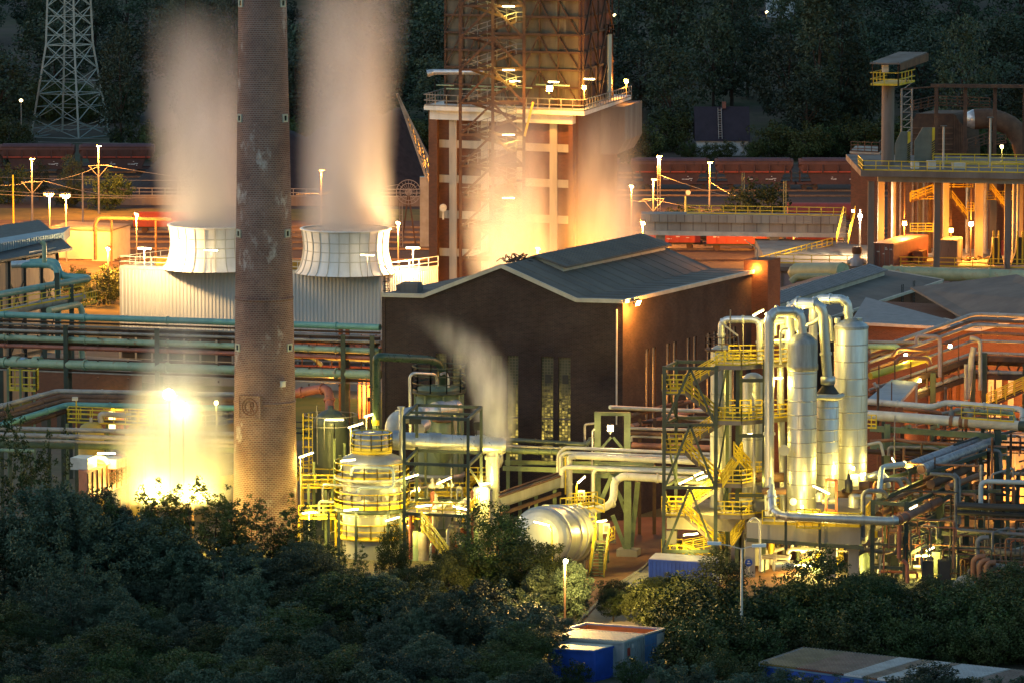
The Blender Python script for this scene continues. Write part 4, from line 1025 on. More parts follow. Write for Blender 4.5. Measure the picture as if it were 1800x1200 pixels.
# ================================================================ concrete bridge and high platform at right
def seg(name, label, cat, a, b_, group=None): return thing(name, label, cat, (a+b_)/2, group)
a, b_ = PX(1128, 640, 0), PX(1486, 636, 0); cbz = ZY(376, 640); zlo = ZY(413, 640)
vb = thing('concrete_bridge', 'long stained concrete conveyor bridge crossing before the trains', 'bridge', a); dv = b_-a
g_ = MB(); g_.obox(a+Z*(zlo+.55), dv, V((0, 3.2, 0)), Z*(cbz-zlo-1.6)); g_.build('girder', m_conc, vb)
g_ = MB(); g_.obox(a+V((0, -.35, cbz-1.05)), dv, V((0, 4, 0)), Z*1.05); g_.build('parapet', m_conc, vb)
g_ = MB(); g_.obox(a+V((0, -.5, zlo)), dv, V((0, 4.2, 0)), Z*.55); g_.build('lower_flange', m_trim, vb)
js = MB()
for i in range(1, 24): js.obox(a+dv*(i/24)+V((0, -.37, cbz-1.03)), V((.1, 0, 0)), V((0, .02, 0)), Z*1.0)
for i in range(1, 16): js.obox(a+dv*(i/16)+V((0, -.02, zlo+.6)), V((.16, 0, 0)), V((0, .02, 0)), Z*(cbz-zlo-1.7))
js.build('stain_strips', m_concd, vb)
for q in (.07, .63, .99): MB().obox(a+dv*q, V((1.2, 0, 0)), V((0, 2.4, 0)), Z*zlo).build('pier', m_conc, vb)
MB().rail([a+V((6, .2, cbz)), b_+V((0, .2, cbz))], 1.1, 1.6, .05).build('railing', m_yellow, vb)
# raised yard and platform
zd = 5.8; YF = 600
A0, A1 = PX(1350, 606, 0), PX(1900, 598, 0); yd = thing('raised_yard', 'raised concrete yard with framed retaining wall under the platform', 'terrace', A0); dv = A1-A0
MB().obox(A0, dv, V((0, 34, 0)), Z*zd).build('deck', m_conc, yd)
fm = MB(); m_pan = M('lilac_panel', (.30, .27, .30), (.24, .22, .24), .7, scale=.3)
MB().obox(A0+V((0, -.1, 0)), dv, V((0, .1, 0)), Z*(zd-1.2)).build('wall_panel', m_pan, yd)
for i in range(24): fm.obox(A0+dv*(i/24)+V((0, -.26, 0)), V((.3, 0, 0)), V((0, .16, 0)), Z*(zd-.9))
fm.obox(A0+V((0, -.5, zd-.9)), dv, V((0, .6, 0)), Z*.5); fm.obox(A0+V((0, -.3, 2.4)), dv, V((0, .2, 0)), Z*.25)
fm.build('wall_frame', m_concd, yd)
MB().rail([A0+V((1, .3, zd)), A1+V((0, .3, zd))], 1.1, 2.2, .05).build('railing', m_yellow, yd)
ra, rb_ = D(1334, 458, 612), D(1463, 424, 630); rp = thing('access_ramp', 'lit concrete ramp with yellow railing climbing to the raised yard', 'ramp', V((ra.x, ra.y, 0)))
MB().prism([V((ra.x, ra.y, 0)), V((rb_.x, rb_.y, 0)), rb_-Z*.9, ra-Z*.9], V((5, -1, 0))).build('slope', m_conc, rp); MB().rail([ra-Z*.9, rb_-Z*.9], 1.3, 1.5, .06, mids=2).build('railing', m_yellow, rp)
zs = ZY(300, YF); S0, S1 = PX(1511, 600, 0), PX(1900, 594, 0); dv = S1-S0
pf = thing('concrete_platform', 'high concrete platform on square columns with yellow railing at right edge', 'platform', S0)
MB().obox(S0+V((0, 0, zs-.75)), dv, V((0, 27, 0)), Z*.75).build('slab', m_concd, pf)
cb_ = MB(); cb_.obox(S0+V((2.2, .5, zs-1.45)), dv, V((0, .9, 0)), Z*.7); cb_.obox(S0+V((2.2, 13, zs-1.45)), dv, V((0, .9, 0)), Z*.7); cb_.build('edge_beam', m_conc, pf)
for px, Y, w_ in ((1530, 601, .75), (1548, 613, .8), (1646, 600.7, .75), (1662, 613, .75), (1770, 600, .75), (1720, 613, 1.0), (1618, 622, .8), (1793, 612, .6), (1745, 622, .8)):
    p = PX(px, Y, zd); MB().box(p+Z*(zs-1.45-zd)/2, (w_, w_, zs-1.45-zd)).build('column', m_concd, pf)
MB().rail([S0+V((.3, 9, zs)), S0+V((.3, .2, zs)), S1+V((0, .2, zs))], 1.2, 1.6, .05).build('railing', m_yellow, pf)
MB().rail([PX(1640, 610, zs), PX(1860, 608, zs)], 1.3, 1.7, .05, mids=2).build('railing', m_yellow, pf)
for px, py, w_, h_ in ((1608, 298, .9, .8), (1637, 297, 1.0, .9), (1685, 290, 1.6, .6)):
    p = PX(px, 603, zs); q = MB().box(p+Z*h_/2, (w_, .8, h_), .2); q.box(p+Z*(h_+.06), (w_*1.05, .86, .08), .2); q.build('equipment_box', m_white, pf)
for px, yt, Y in ((1658, 222, 602), (1740, 207, 606)):
    p = PX(px, Y, zs); t_ = thing('platform_lamp', 'unlit T topped lamp post on the high platform, %s' % ('left of the brown gas duct' if px < 1700 else 'before the bent brown gas pipe'), 'lamp post', p, 'lamp posts on the high platform')
    mb = MB().tube([p, V((p.x, p.y, ZY(yt, Y)))], .13, 8, 0); mb.build('pole', m_trim, t_); MB().box(V((p.x, p.y, ZY(yt, Y))), (.8, .4, .12)).build('lamp_head', m_house, t_)
# stairs, containers and machines under the platform
um = MB(); hr = MB()
for (x0, y0_), (x1, y1_), Y in (((1672, 350), (1700, 385), 618), ((1740, 335), (1768, 370), 616), ((1600, 355), (1640, 340), 616)):
    p, q = D(x0, y0_, Y), D(x1, y1_, Y); um.stairs(p, q, V((0, 1, 0)), 1); hr.rail([p-V((0, .5, 0)), q-V((0, .5, 0))], 1.1, 1.2, .05, mids=2); hr.rail([p+V((0, .5, 0)), q+V((0, .5, 0))], 1.1, 1.2, .05)
for x0, x1, py, Y in ((1602, 1645, 351, 617), (1700, 1712, 372, 617), (1735, 1790, 352, 616), (1600, 1640, 408, 618), (1660, 1710, 330, 618)):
    p, q = D(x0, py, Y), D(x1, py, Y); um.obox(p, q-p, V((0, 1.2, 0)), Z*.12); hr.rail([p, q], 1.1, 1.1, .045, mids=2)
us_ = thing('platform_stairs', 'lit steel stairs and landings climbing under the high platform', 'stairs', PX(1680, 617, zd)); um.build('stair_flight', m_rust, us_); hr.build('handrail', m_yellow, us_)
for px, Y, r_ in ((1570, 616, .3), (1583, 618, .18), (1685, 620, .35), (1700, 620, .25), (1730, 619, .3), (1782, 606, .28), (1788, 609, .2), (1605, 621, .22)):
    pass
vp = thing('riser_pipes', 'row of brown riser pipes standing under the high platform', 'pipes', PX(1690, 620, zd))
for px, Y, r_ in ((1570, 616, .3), (1583, 618, .18), (1633, 620, .35), (1700, 620, .25), (1732, 619, .3), (1782, 606, .28), (1788, 609, .2), (1605, 621, .22)):
    p = PX(px, Y, zd); MB().tube([p, V((p.x, p.y, zs-.75))], r_, 10).build('pipe', m_rust if px % 2 else m_grey, vp)
bw = thing('brick_back_wall', 'rust brown brick wall at the back under the high platform', 'wall', PX(1560, 627, 0)); p = PX(1560, 627, zd)
w_ = MB().obox(p, PX(1900, 624, zd)-p, V((0, .5, 0)), Z*(zs-.75-zd)); w_.build('wall', m_brickr, bw)
def container(name, label, A, B, C, h, mat, roofmat=None, z=0, ribs=True, cat='container', group=None, marks=0, door=False):
    """A front-left, B front-right, C back-right corners on the ground"""
    A, B, C = V(A), V(B), V(C); Dd = A+(C-B); t_ = thing(name, label, cat, A, group); e1 = B-A; e2 = C-B
    MB().prism([A, B, C, Dd], Z*h).build('body', mat, t_)
    MB().prism([p+(p-(A+C)/2)*.012+Z*h for p in (A, B, C, Dd)], Z*.08).build('roof', roofmat or mat, t_)
    n1 = V((e1.y, -e1.x, 0)).normalized(); n2 = V((e2.y, -e2.x, 0)).normalized()
    if ribs:
        rb = MB()
        for e, s_, n in ((e1, A, n1), (e2, B, n2)):
            k_ = max(4, int(e.length/.32))
            for i in range(k_): rb.obox(s_+e*((i+.2)/k_)+Z*.18, e.normalized()*.14, n*.045, Z*(h-.36))
        rb.build('corrugation', mat, t_)
    fr = MB()
    for p in (A, B, C, Dd): fr.box(p+Z*h/2, (.17, .17, h+.02), math.atan2(e1.y, e1.x))
    for p, q in ((A, B), (B, C)): fr.beam(p+Z*.08, q+Z*.08, .15); fr.beam(p+Z*(h-.06), q+Z*(h-.06), .14)
    fr.build('frame', mat, t_)
    if door:
        dr = MB()
        for q in (.12, .36, .6, .84): dr.beam(A+e1*q+n1*.07+Z*.15, A+e1*q+n1*.07+Z*(h-.15), .05)
        dr.build('door_bar', m_rail, t_)
    if marks:
        rr = random.Random(marks); mk = MB()
        for i in range(marks): mk.obox(A+e1*rr.uniform(.2, .85)+n1*.06+Z*h*rr.uniform(.45, .85), e1.normalized()*rr.uniform(.15, .4), n1*.01, Z*.14)
        mk.build('stencil_marks', m_mark, t_)
    return t_
def q3(x, Y, z=0): return PX(x, Y, z)
container('shipping_container', 'red brown shipping container with lit yellow side on the raised yard', q3(1533, 602, zd), q3(1570, 601, zd), q3(1630, 613, zd), 2.9, M('container_red_brown', (.24, .10, .08), (.18, .08, .065), .6), z=zd, marks=5, door=True)
container('steel_cabinet', 'plain grey steel cabinet on the raised yard right of the shipping container', q3(1653, 604, zd), q3(1681, 603, zd), q3(1690, 608, zd), 3.1, m_concd, z=zd, cat='cabinet', ribs=False)
container('tool_box', 'small rust coloured box beside the lit container side', q3(1606, 606, zd), q3(1621, 605.5, zd), q3(1628, 608, zd), 1.5, m_brown, z=zd, cat='box', ribs=False)
mp = thing('pump_unit', 'grey pump with blue base at the left corner of the raised yard', 'pump', q3(1506, 603, zd)); p = q3(1506, 603, zd)
q = MB().lathe(p, [(.9, 0), (.9, .9), (.55, 1.0), (.5, 1.5)], 12); q.build('base', M('pump_blue', (.30, .36, .44), (.22, .26, .3), .5), mp); q = MB().lathe(p, [(.5, 1.5), (.62, 1.6), (.62, 2.3), (.5, 2.4)], 14); q.build('motor', m_rust, mp)
MB().tube([p+V((-1.2, 0, .5)), p+V((1.2, 0, .5))], .3, 10).build('pipe', m_white, mp)
for px, lab in ((1750, 'dark forklift like machine under the platform by the right column'), (1792, 'dark machine at the right edge under the platform')):
    p = q3(px, 604, zd); t_ = thing('machine', lab, 'machine', p, 'dark machines under the platform'); b = MB().prism([p+V((-1, 0, 0)), p+V((1.1, 0, 0)), p+V((.6, 0, 1.6)), p+V((.45, 0, 3.4)), p+V((-.35, 0, 3.4)), p+V((-.5, 0, 1.5))], V((0, 1.4, 0))); b.build('body', m_black, t_)
    MB().beam(p+V((-.3, -.1, 0)), p+V((-.3, -.1, 4.3)), .2).beam(p+V((.35, -.1, .2)), p+V((.35, -.1, 4.3)), .2).build('mast', m_yellow, t_); MB().obox(p+V((.7, -.05, 1.2)), V((.5, 0, 0)), V((0, .8, 0)), Z*1.8).build('red_panel', m_wred, t_)
ptl = thing('scrap_pile', 'low pile of dark scrap beams on the lit raised yard', 'scrap', q3(1715, 608, zd)); mb = MB()
for i in range(16): p = q3(1715+random.uniform(-18, 18), 608+random.uniform(-1.5, 1.5), zd+.1+random.uniform(0, .5)); mb.beam(p, p+V((random.uniform(-1.5, 1.5), random.uniform(-.6, .6), random.uniform(-.1, .3))), .14)
mb.build('beams', m_rust, ptl)
pl_ = thing('platform_lights', 'orange floodlights blazing beneath the high platform', 'floodlight', PX(1650, 606, zd))
for px, py, Y, pw in ((1590, 393, 610, 20000), (1707, 394, 609, 24000), (1672, 405, 606, 3000)):
    p = D(px, py, Y); MB().beam(V((p.x, p.y+.3, zd)), V((p.x, p.y+.3, zs-.8)) if pw > 1000 else p, .12).build('post', m_rust, pl_); flood(pl_, p, pw, SODIUM, .55, (0, -1, -.35), m_star)
stp = thing('bridge_steps', 'narrow steel steps with floodlight cluster at the end of the concrete bridge', 'stairs', PX(1490, 618, 0)); p, q = D(1480, 428, 616), D(1492, 378, 622)
MB().stairs(p, q, V((1, .2, 0)), 1.4, step=.25).build('stair_flight', m_rust, stp); MB().rail([p-V((.7, 0, 0)), q-V((.7, 0, 0))], 1.1, 1, .05).rail([p+V((.8, 0, 0)), q+V((.8, 0, 0))], 1.1, 1, .05).build('handrail', m_yellow, stp)
b0 = D(1512, 380, 616); MB().tube([V((b0.x, b0.y, zd)), b0+Z*.8], .12, 8, 0).build('post', m_rail, stp)
flood(stp, b0, 14000, (1, .80, .50), .5, (-.1, -1, -.3), m_tube); flood(stp, D(1499, 371, 616), 500, (1, .8, .5), .3, (-.3, -1, -.3), m_tube); 
# watch pole with roofed lookout
pb = PX(1560, 607, zs); wp = thing('lookout_pole', 'tall round concrete pole carrying a roofed lookout with yellow railing', 'tower', pb); zp = ZY(148, 607)
MB().lathe(V((pb.x, pb.y, 0)), [(.86, zs), (.86, zs+.4), (.80, zs+.5), (.80, zp)], 28).build('pole', m_concd, wp)
fl = MB(); w0, w1 = PX(1526, 604, 0), PX(1576, 603, 0); d2 = V((2.7, 8, 0)); fl.prism([w0+Z*zp, w1+Z*zp, w1+d2+Z*zp, w0+d2+Z*zp], Z*.25); fl.build('floor', m_yellow, wp)
rl = MB(); rl.rail([w0+d2+Z*zp, w0+Z*zp, w1+Z*zp, w1+d2+Z*zp], 1.6, 1.7, .05, mids=1, toe=.2); rl.build('railing', m_yellow, wp)
ps = MB(); zr_ = ZY(112, 605)
for p in (w0+(w1-w0)*.08, w1-(w1-w0)*.02, w1+d2*.5, w1+d2, w0+d2): ps.beam(p+Z*zp, p+Z*(zr_+.3), .1)
ps.build('roof_post', m_rust, wp)
rf = MB(); e = V((1.0, 0, 0)); rf.prism([w0-V((.1, .5, 0))+Z*zr_, w1+V((.1, -.5, 0))+Z*zr_, w1+d2*1.75+Z*(zr_+.6), w0+d2*1.75+Z*(zr_+.6)], Z*.18); rf.build('roof', m_concd, wp)
fs_ = MB(); fs_.prism([w1+V((.12, -.5, zr_-.75)), w1+d2*1.75+V((.12, 0, zr_-.35)), w1+d2*1.75+V((.12, 0, zr_+.65)), w1+V((.12, -.5, zr_+.1))], V((.06, 0, 0))); fs_.build('fascia', m_brown, wp)
MB().box(w0+(w1-w0)*.55+V((0, 1, zr_-.6)), (.8, .7, .9)).build('control_box', m_white, wp)
# gas main ducts behind the platform
gd = thing('gas_duct', 'huge rust brown gas duct housing with curved ribbed end', 'duct', PX(1650, 640, 0)); Yg = 640
a = PX(1600, Yg, 0); zt_ = ZY(200, Yg); z0 = ZY(283, Yg)
pts = [V((a.x+.0, Yg, z0)), V((a.x+.0, Yg, zt_-1.2)), V((a.x+.6, Yg, zt_))]+[V((PX(1672+18*math.sin(q), Yg, 0).x, Yg, z0+(zt_-z0)*math.cos(q))) for q in [R(k_*15) for k_ in range(7)]]
MB().prism(pts, V((3, 7, 0))).build('housing', m_rust, gd)
rb = MB()
for k_ in range(7): rb.beam(V((a.x, Yg-.06, z0+(zt_-1.2-z0)*k_/7)), V((PX(1672, Yg, 0).x, Yg-.06, z0+(zt_-1.2-z0)*k_/7)), .16)
for k_ in range(6):
    x = PX(1675+k_*3, Yg, 0).x; rb.beam(V((x, Yg-.1, z0)), V((x, Yg-.1, zt_-.3-k_*.25)), .14)
rb.build('rib', m_brown, gd)
gl = MB(); gl.obox(V((a.x, 0, 0))+V((0, Yg+1, 0)), V((.8, 0, 0)), V((0, 1, 0)), Z*z0); gl.obox(PX(1680, Yg+1, 0), V((.8, 0, 0)), V((0, 1, 0)), Z*z0); gl.build('support_leg', m_rust, gd)
gp = thing('gas_pipe', 'bent brown gas pipe sweeping down at the right edge', 'pipe', PX(1760, 640, 0)); MB().tube([D(1712, 210, 640), D(1745, 208, 640), D(1785, 225, 640), D(1800, 262, 640), D(1806, 320, 640)], 1.35, 24, 2.5).build('pipe', m_brown, gp)
MB().lathe(D(1712, 210, 640), [(.2, -1.3), (1.0, -.9), (1.3, 0), (1.0, .9), (.2, 1.3)], 16).build('end_cap', m_duct, gp); MB().beam(V((D(1740, 210, 640).x, 640, 0)), D(1740, 228, 640), .5).build('support_leg', m_rust, gp)
pt_ = thing('steel_portal', 'dark steel portal frame and lattice mast over the gas duct', 'frame', PX(1640, 634, 0)); zt_ = ZY(151, 634); mb = MB()
for px in (1645, 1696, 1748, 1800): p = PX(px, 634, zs-.75); mb.ibeam(p, V((p.x, p.y, zt_)), .45)
mb.beam(PX(1636, 634, zt_), PX(1880, 632, zt_), .5, .45); mb.beam(PX(1585, 634, ZY(157, 634)), PX(1640, 634, ZY(153, 634)), .18); mb.build('portal', m_rust, pt_)
mb = MB(); 
for px in (1584, 1602): p = PX(px, 634, zs-.75); mb.beam(p, V((p.x, p.y, ZY(156, 634))), .22)
xa, xb = PX(1584, 634, 0).x, PX(1602, 634, 0).x
for i in range(10): z = zs+i*1.0; mb.beam(V((xa, 634, z)), V((xb, 634, z+1.0)), .1); mb.beam(V((xa, 634, z)), V((xb, 634, z)), .1)
mb.build('lattice_mast', m_rail, pt_)
mb = MB(); mb.rail([D(1606, 195, 636), D(1645, 186, 638), D(1740, 190, 638)], 1.3, 1.4, .06, mids=2); mb.rail([D(1700, 265, 630), D(1745, 250, 632)], 1.4, 1.2, .06, mids=2); mb.rail([D(1750, 255, 628), D(1768, 252, 628)], 1.2, .9, .05, mids=2); mb.build('walkway_rail', m_rust, pt_)
for px0, px1, yt in ((1573, 1595, 232), (1607, 1638, 225)):
    zt_ = ZY(yt, 612); p0, p1 = PX(px0, 612, zs), PX(px1, 612, zs); t_ = thing('slanted_shield', '%s grey green steel shield with slanted top and hazard striped edge' % ('smaller' if px0 < 1600 else 'larger'), 'steel shield', p0, 'hazard edged steel shields')
    MB().prism([p0, p1, V((p1.x, 612, zt_)), V((p0.x+(p1.x-p0.x)*.45, 612, zt_)), V((p0.x, 612, zs+(zt_-zs)*.6))], V((0, .3, 0))).build('plate', M('shield_paint', (.16, .17, .14), (.12, .13, .11), .6), t_)
    e = MB(); hs = MB(); n_ = 9
    e.obox(V((p1.x, 611.9, zs)), V((.35, 0, 0)), V((0, .5, 0)), Z*(zt_-zs)); e.build('striped_edge', m_yellow, t_)
    for i in range(n_): z = zs+(zt_-zs)*.62*i/n_; hs.prism([V((p1.x-.01, 611.86, z)), V((p1.x+.37, 611.86, z+.3)), V((p1.x+.37, 611.86, z+.52)), V((p1.x-.01, 611.86, z+.22))], V((0, .03, 0)))
    hs.build('black_stripes', m_black, t_)
a, b_, c_ = PX(1494, 632, 0), PX(1542, 630, 0), PX(1552, 640, 0); oc = thing('brick_cabin', 'small orange lit brick cabin with railed flat roof left of the platform', 'building', a); hz = ZY(272, 630)
MB().prism([a, b_, c_, a+(c_-b_)], Z*hz).build('wall', m_brickr, oc); MB().prism([a-V((.2, .2, 0))+Z*hz, b_+V((.2, -.2, 0))+Z*hz, c_+V((.2, .2, 0))+Z*hz, a+(c_-b_)+V((-.2, .2, 0))+Z*hz], Z*.25).build('roof', m_conc, oc)
MB().rail([a+Z*(hz+.25), b_+Z*(hz+.25), c_+Z*(hz+.25)], 1.3, .9, .05, mids=2).build('roof_railing', m_rust, oc)
MB().obox(a+V((1, -.05, ZY(348, 630))), V((2, 0, 0)), V((0, .06, 0)), Z*1.2).build('pale_panel', m_trim, oc)
ltn = PX(1700, 612, ZY(293, 612)+1.2); plf = thing('deck_lamp', 'oval lit lamp on the high platform walkway near the right edge', 'lamp', PX(1762, 612, zs)); p = D(1761, 258, 612); MB().beam(V((p.x, p.y, zs)), p, .08).build('post', m_rail, plf); flood(plf, p, 500, WARM, .4, (-.2, -1, -.6), m_tube)
# pale green main pipe on the raised yard edge
gp = thing('green_main_pipe', 'thick pale green main pipe crossing before the raised yard', 'pipe', PX(1600, 590, 0)); mb = MB()
mb.tube([PX(1553, 588, ZY(479, 588)), PX(1900, 580, ZY(490, 580))], .82, 24, 0); mb.build('pipe', m_lgreen, gp); fl = MB()
for px in (1566, 1584, 1738): p = PX(px, 588-8*(px-1553)/347, 0); z = ZY(479+11*(px-1553)/347, p.y); fl.tube([V((p.x-.12, p.y, z)), V((p.x+.12, p.y, z))], .95, 24, 0)
fl.build('flange', m_lgreen, gp); mb = MB()
for px in (1580, 1700, 1840): p = PX(px, 585, 0); mb.beam(p, V((p.x, p.y, ZY(490, 585))), .4)
mb.build('support_post', m_trestle, gp)
gt = thing('green_tank', 'pale green lying tank with rounded end left of the main pipe', 'tank', PX(1430, 596, 0)); mb = MB(); a, b_ = D(1400, 479, 596), D(1482, 478, 590)
mb.tube([a, a+(b_-a)*.06, b_], 1.15, 24, 0); mb.lathe(a, [(.1, -.9), (.8, -.7), (1.12, 0), (.8, .7), (.1, .9)], 18); mb.build('tank', m_lgreen, gt)
mb = MB().tube([D(1390, 496, 592), D(1400, 487, 592), D(1460, 486, 590), D(1462, 494, 590)], .4, 12); mb.build('pipe', m_lgreen, gt); MB().beam(PX(1415, 595, 0), D(1415, 490, 595), .5).beam(PX(1470, 592, 0), D(1470, 490, 592), .5).build('support_post', m_concd, gt)
pz = thing('dark_pipe', 'dark grey pipe running along the framed retaining wall', 'pipe', PX(1700, 592, 0)); MB().tube([PX(1670, 592, ZY(507, 592)), PX(1900, 588, ZY(511, 588))], .45, 14).build('pipe', m_grey, pz)
MB().beam(PX(1737, 591, 0), PX(1737, 591, ZY(503, 591)), .35).beam(PX(1676, 592, 0), PX(1676, 592, ZY(505, 592)), .3).build('post', m_trestle, pz)
# ---------------- second brick hall with roof lantern, behind the big one
z2 = 10.3; E0, E1 = V((PX(1480, 505, z2).x, 505, 0)), V((PX(1650, 538, z2).x, 538, 0)); d_ = (E1-E0).normalized(); w_ = -fxn; N0 = E0-d_*26; LL = (E1-N0).length; WW = 13.6
b2 = thing('brick_shed', 'long low brick shed with ribbed roof lantern behind the big brick hall', 'building', N0)
def SP_(a, b_, z): p = N0+d_*(LL*a)+w_*(WW*b_); return V((p.x, p.y, z))
MB().prism([SP_(0, 0, 0), SP_(1, 0, 0), SP_(1, 1, 0), SP_(0, 1, 0)], Z*z2).build('wall', m_brickr, b2)
rf = MB(); pr_ = [(-.03, z2), (.5, z2+1.0), (1.03, z2)]
for (u0, za), (u1, zb_) in zip(pr_, pr_[1:]): rf.prism([SP_(-.005, u0, za+.02), SP_(-.005, u1, zb_+.02), SP_(-.005, u1, zb_+.26), SP_(-.005, u0, za+.26)], d_*(LL*1.012))
rf.build('roof', m_roof, b2); ga = MB(); ga.prism([SP_(1.003, -.0, z2), SP_(1.003, .5, z2+1.0), SP_(1.003, 1, z2)], d_*.3); ga.prism([SP_(0, -.0, z2), SP_(0, .5, z2+1.0), SP_(0, 1, z2)], d_*.3); ga.build('gable', m_brickr, b2)
ln_ = MB(); ln_.prism([SP_(.02, .37, z2+.7), SP_(.02, .63, z2+.7), SP_(.02, .63, z2+1.55), SP_(.02, .5, z2+2.1), SP_(.02, .37, z2+1.55)], d_*(LL*.92)); lo = ln_.build('roof_lantern', m_trim, b2)
m_rib = M('grey_ribbed_roof', (.21, .19, .19), (.16, .15, .15), .6); lr = MB()
for u0, u1 in ((.35, .5), (.65, .5)): lr.prism([SP_(.015, u0, z2+1.5), SP_(.015, u1, z2+2.12), SP_(.015, u1, z2+2.26), SP_(.015, u0, z2+1.64)], d_*(LL*.93))
for i in range(60):
    for u0, u1 in ((.35, .5),): lr.beam(SP_(.02+.92*i/60, u0, z2+1.66), SP_(.02+.92*i/60, u1, z2+2.28), .16, .06)
lr.build('lantern_roof', m_rib, lo)
tr = MB().beam(SP_(0, -.03, z2+.16), SP_(1, -.03, z2+.16), .2, .3); tr.beam(SP_(1.01, -.03, z2+.18), SP_(1.01, .5, z2+1.2), .2, .3); tr.build('roof_trim', m_trim, b2)
lad = MB(); p = SP_(.80, -.015, 6); 
for q in (.76, .83): lad.ladder(SP_(q, -.02, 3), SP_(q, -.02, z2+1.2), d_, .55, .04)
lad.build('ladder', m_black, b2)
# ---------------- red brick works building behind the right pipe racks
zr3 = ZY(573, 478); W0, W1, W2 = PX(1498, 480, 0), PX(1722, 474, 0), PX(1900, 470, 0)
b3 = thing('brick_workshop', 'low red brick workshop with grey hipped roof behind the inclined pipe bridge', 'building', W0)
bk = V((3, 22, 0)); MB().prism([W0, W1, W1+bk, W0+bk], Z*zr3).build('wall', m_brickr, b3)
ap = D(1580, 545, 500); rf = MB(); rf.prism([W0+V((-.3, -.3, zr3)), W1+V((0, -.3, zr3)), W1+bk*.5+Z*(zr3+.2), V((ap.x, ap.y, ap.z-.1)), W0+bk*.9+Z*(zr3+.4)], Z*.2); rf.build('roof', m_rib, b3)
tr = MB().beam(W0+V((-.3, -.35, zr3+.1)), W1+V((0, -.35, zr3+.1)), .2, .3); tr.beam(ap+Z*.1, W1+V((0, -.2, zr3+.25)), .3, .3); tr.build('roof_trim', m_trim, b3)
b4 = thing('gabled_workshop', 'brick workshop with rising gable and tall lit panels at the right edge', 'building', W1)
zr4 = ZY(545, 470); MB().prism([W1+V((.05, 0, 0)), W2, W2+Z*(zr4+.6), W1+V((.05, 0, zr3))], V((0, .4, 0))).build('gable_wall', m_brickr, b4)
rf = MB(); rf.prism([W1+V((.05, .4, zr3)), W2+V((0, .4, zr4+.6)), W2+V((-4, 24, zr4+.9)), W1+V((-5, 24, zr3+1.6))], Z*.2); rf.build('roof', m_roof, b4); MB().beam(W1+V((0, -.1, zr3+.1)), W2+V((0, -.1, zr4+.7)), .3, .3).build('roof_trim', m_trim, b4)
pn = M('cream_panel', (.62, .56, .42), (.5, .44, .3), .6, c3=(.3, .25, .18), amt3=(.6, .75)); z0, z1 = ZY(770, 473), ZY(655, 473)
for px in (1735, 1749, 1770, 1789, 1812): p = PX(px, 473, 0)+V((0, -.45, 0)); MB().obox(p+Z*z0, V((.55, 0, 0)), V((0, .2, 0)), Z*(z1-z0)).build('wall_panel', pn, b4)
pil = MB()
for px in range(1630, 1732, 14): p = PX(px, 475, 0)+V((0, -.5, 0)); pil.obox(p, V((.4, 0, 0)), V((0, .5, 0)), Z*zr3*.62)
pil.build('pilaster', m_brickr, b3)
# ================================================================ left side: weathered shed, pipe bridges, tanks
def P3(*pts): return [D(*p) for p in pts]
def pipe_bridge(name, label, base, cat='pipe bridge', group=None): return thing(name, label, cat, base, group)
def addpipe(root, mat, r, pts, n=10, bend=None, flanges=0, name='pipe'):
    mb = MB(); q = [D(*p) if not isinstance(p, V) else p for p in pts]; mb.tube(q, r, n, bend)
    for i in range(flanges):
        k_ = (i+.5)/flanges*(len(q)-1); j = min(int(k_), len(q)-2); f = k_-j; a = q[j]+(q[j+1]-q[j])*f; d = (q[j+1]-q[j]).normalized()*max(.06, r*.25)
        mb.tube([a-d, a+d], r*1.25, n, 0)
    return mb.build(name, mat, root)
def post(root, px, ytop, Y, w=.35, mat=None, z0=0.0, name='post'):
    p = PX(px, Y, z0); mb = MB().ibeam(p, V((p.x, p.y, ZY(ytop, Y))), w); return mb.build(name, mat or m_green, root)
# weathered shed
m_sheet = M('weathered_wall_sheet', (.40, .31, .22), (.28, .21, .16), .8, scale=.35, streak=1, c3=(.16, .12, .10), amt3=(.55, .7))
m_sheet.use_fake_user = False
m_bluer = M('blue_grey_ribbed_roof', (.22, .31, .37), (.17, .25, .30), .6)
zE1 = 15.1; a, b_ = PX(-45, 506, 0), PX(106, 522, 0); bkv = V((-6, 24, 0))
ws = thing('weathered_shed', 'weathered sheet clad shed with blue grey ribbed roof at left edge', 'building', a)
MB().prism([a, b_, b_+bkv, a+bkv], Z*zE1).build('wall', m_sheet, ws)
fr = MB(); dv = b_-a
for q in (.02, .24, .42, .6, .8, .985): fr.beam(a+dv*q+V((0, -.14, 0)), a+dv*q+V((0, -.14, zE1)), .3)
for z in (5, 9, 12): fr.beam(a+V((0, -.12, z)), b_+V((0, -.12, z)), .2)
for q0, q1 in ((.42, .6), (.8, .98)):
    for z in (5, 9): fr.beam(a+dv*q0+V((0, -.15, z)), a+dv*q1+V((0, -.15, z+4)), .1); fr.beam(a+dv*q1+V((0, -.15, z)), a+dv*q0+V((0, -.15, z+4)), .1)
fr.build('steel_frame', m_black, ws)
rf = MB(); rf.prism([a+V((-1, -1.2, zE1)), b_+V((1.6, -1.0, zE1+.45)), b_+bkv+V((1.6, 0, zE1+1.3)), a+bkv+V((-1, 0, zE1+1.0))], Z*.25); rf.build('canopy_roof', m_black, ws)
rb = MB(); a2, b2_ = a+V((-1, 5, zE1+.35)), PX(112, 530, zE1+.5); ribbed(rb, a2, b2_, zE1+.4, zE1+1.55, .5, .1); rb.obox(V((a2.x, a2.y+.1, zE1+.4)), V((b2_.x-a2.x, b2_.y-a2.y, 0)), V((0, 8, 0)), Z*1.1); rb.build('ribbed_upstand', m_bluer, ws)
bo = MB()
